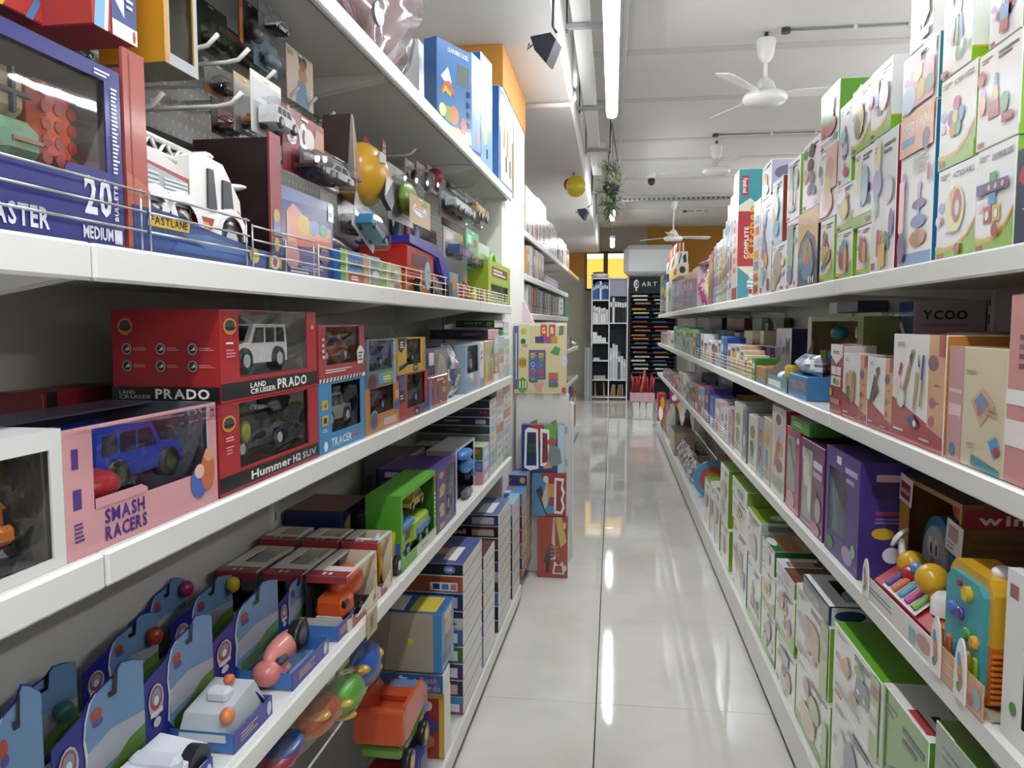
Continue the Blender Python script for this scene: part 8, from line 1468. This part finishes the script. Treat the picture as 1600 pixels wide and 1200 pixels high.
# ================================================================== things under the ceiling
def speaker(px, py, Y, s, label, cable):
    p = Yp(px, py, Y); r = thing('wall_speaker', label, 'speaker', T(p)); m = MB(); pr = [(-.09*s, .06*s), (.05*s, .07*s), (.085*s, .02*s), (.02*s, -.12*s), (-.06*s, -.03*s)]
    m.prism(pr, 'y', -.06*s, .09*s, '20232c'); m.build('speaker_cabinet', PLASTIC, r, RZ(-12)); m = MB(); m.prism([(-.055*s, -.02*s), (.018*s, -.11*s), (.012*s, -.115*s), (-.06*s, -.028*s)], 'y', -.05*s, .08*s, '3c4048'); m.build('grille', MATTE, r, RZ(-12))
    m = MB(); m.tube([(-.09*s, 0, .02*s), (-.125*s, 0, -.01*s), (-.11*s, 0, .03*s)], .006*s, '20232c'); m.build('bracket', METAL, r); m = MB(); m.tube([Vector(q)-p for q in cable(p)], .007, '20232c', 7); m.build('cable', PLASTIC, r); return r
speaker(853, 74, 3.55, .68, 'black angled loudspeaker on the beam edge above the white column', lambda p: [(p.x+.05, p.y, p.z+.06), (SX+.006, p.y, p.z+.09), (SX+.008, p.y, SZ+.02), (SX+.012, p.y-.6, SZ+.05), (SX+.012, -.5, SZ+.05)])
speaker(911, 333, 9.0, .7, 'small black loudspeaker far down the beam below the yellow balloon', lambda p: [(p.x+.05, p.y, p.z+.06), (SX+.03, p.y, p.z+.1), (SX+.03, p.y, SZ+.08), (SX+.03, p.y, CZ)])
p = Yp(900, 291, 7.5); r = thing('balloon', 'round yellow balloon with a red one behind it under the beam', 'balloon', T(p)); m = MB(); m.ell((0, 0, 0), (.095, .07, .105), 'd8c01e', 20, 14); m.build('yellow_balloon', PLASTIC, r); m = MB(); m.ell((-.075, .08, .03), (.05, .05, .06), '9a2430', 14, 10); m.build('red_balloon', PLASTIC, r); m = MB(); m.tube([(-.03, .03, .1), (-.02, .03, SZ-p.z)], .006, '2a2a2c'); m.build('string', PLASTIC, r)
p = Yp(1018, 277, 10.3); r = thing('dome_camera', 'small black dome camera on a white base on the ceiling', 'camera', T((p.x, p.y, 0))); m = MB(); m.lathe([(.05, CZ-.07), (.05, CZ)], 14, 'w'); m.build('mount', PLASTIC, r); m = MB(); m.ell((0, 0, CZ-.1), (.05, .05, .06), '1c1c20', 14, 10); m.build('dome', PLASTIC, r)
# hanging basket of succulents
px_ = Yp(955, 292, 7.7); hp_ = thing('hanging_plant', 'hanging basket of pale green succulents beside the tube lamps', 'plant', T(px_)); rg = random.Random(9)
m = MB(); m.lathe([(.04, -.08), (.07, -.05), (.085, .0), (.08, .01)], 14, '3a4048'); m.build('basket', MATTE, hp_)
m = MB(); m.ell((0, 0, .08), (.075, .07, .1), 'a8b088', 14, 9); m.ell((0, 0, -.13), (.05, .045, .12), '66745a', 12, 8); m.build('foliage_core', MATTE, hp_)
LF = {}
for c in ('dfe2c0', 'b8c890', 'ecebd4', '8a9a70', '66785e', 'a4b0ac'):
    m = MB(); m.add([(0, 0, 0), (.02, .0, .05), (0, .004, .11), (-.02, .0, .05), (0, .008, .05)], [(0, 1, 4), (1, 2, 4), (2, 3, 4), (3, 0, 4), (0, 3, 2, 1)], c, True); LF[c] = m.mesh('leaf', MATTE)
ks = list(LF)
for i in range(290):
    t = rg.random(); ph = rg.uniform(0, 2*pi)
    if i < 165: z = rg.uniform(-.0, .19); rr = .075*sqrt(max(.05, 1-(z/.24)**2))*rg.uniform(.4, 1.05); el = rg.uniform(.1, 1.5); c = ks[rg.choice((0, 1, 2, 2, 2))]
    else: z = rg.uniform(-.3, .02); rr = (.075+.2*z)*rg.uniform(.3, 1.1)+.01; el = rg.uniform(1.6, 2.7); c = ks[rg.choice((3, 4, 5, 1))]
    o = bpy.data.objects.new('leaf', LF[c]); COL.objects.link(o); o.parent = hp_
    o.matrix_basis = T((rr*cos(ph), rr*sin(ph), z)) @ Matrix.Rotation(ph+pi/2, 4, 'Z') @ Matrix.Rotation(el, 4, 'X') @ Matrix.Scale(rg.uniform(.6, .95), 4)
for i in range(3):
    ph = 2*pi*i/3; m = MB(); m.tube([(.1*cos(ph), .1*sin(ph), .0), (0, 0, CZ-px_.z)], .004, '5a5a58', 5); m.build('hanging_cord', MATTE, hp_)
m = MB(); m.tube([(.06, 0, .12), (.1, 0, .04), (.07, 0, -.05), (.1, 0, -.13), (.14, 0, -.2), (.1, 0, -.27), (.05, 0, -.28)], .007, 'd8d4c4', 7); m.build('looping_cable', PLASTIC, hp_)
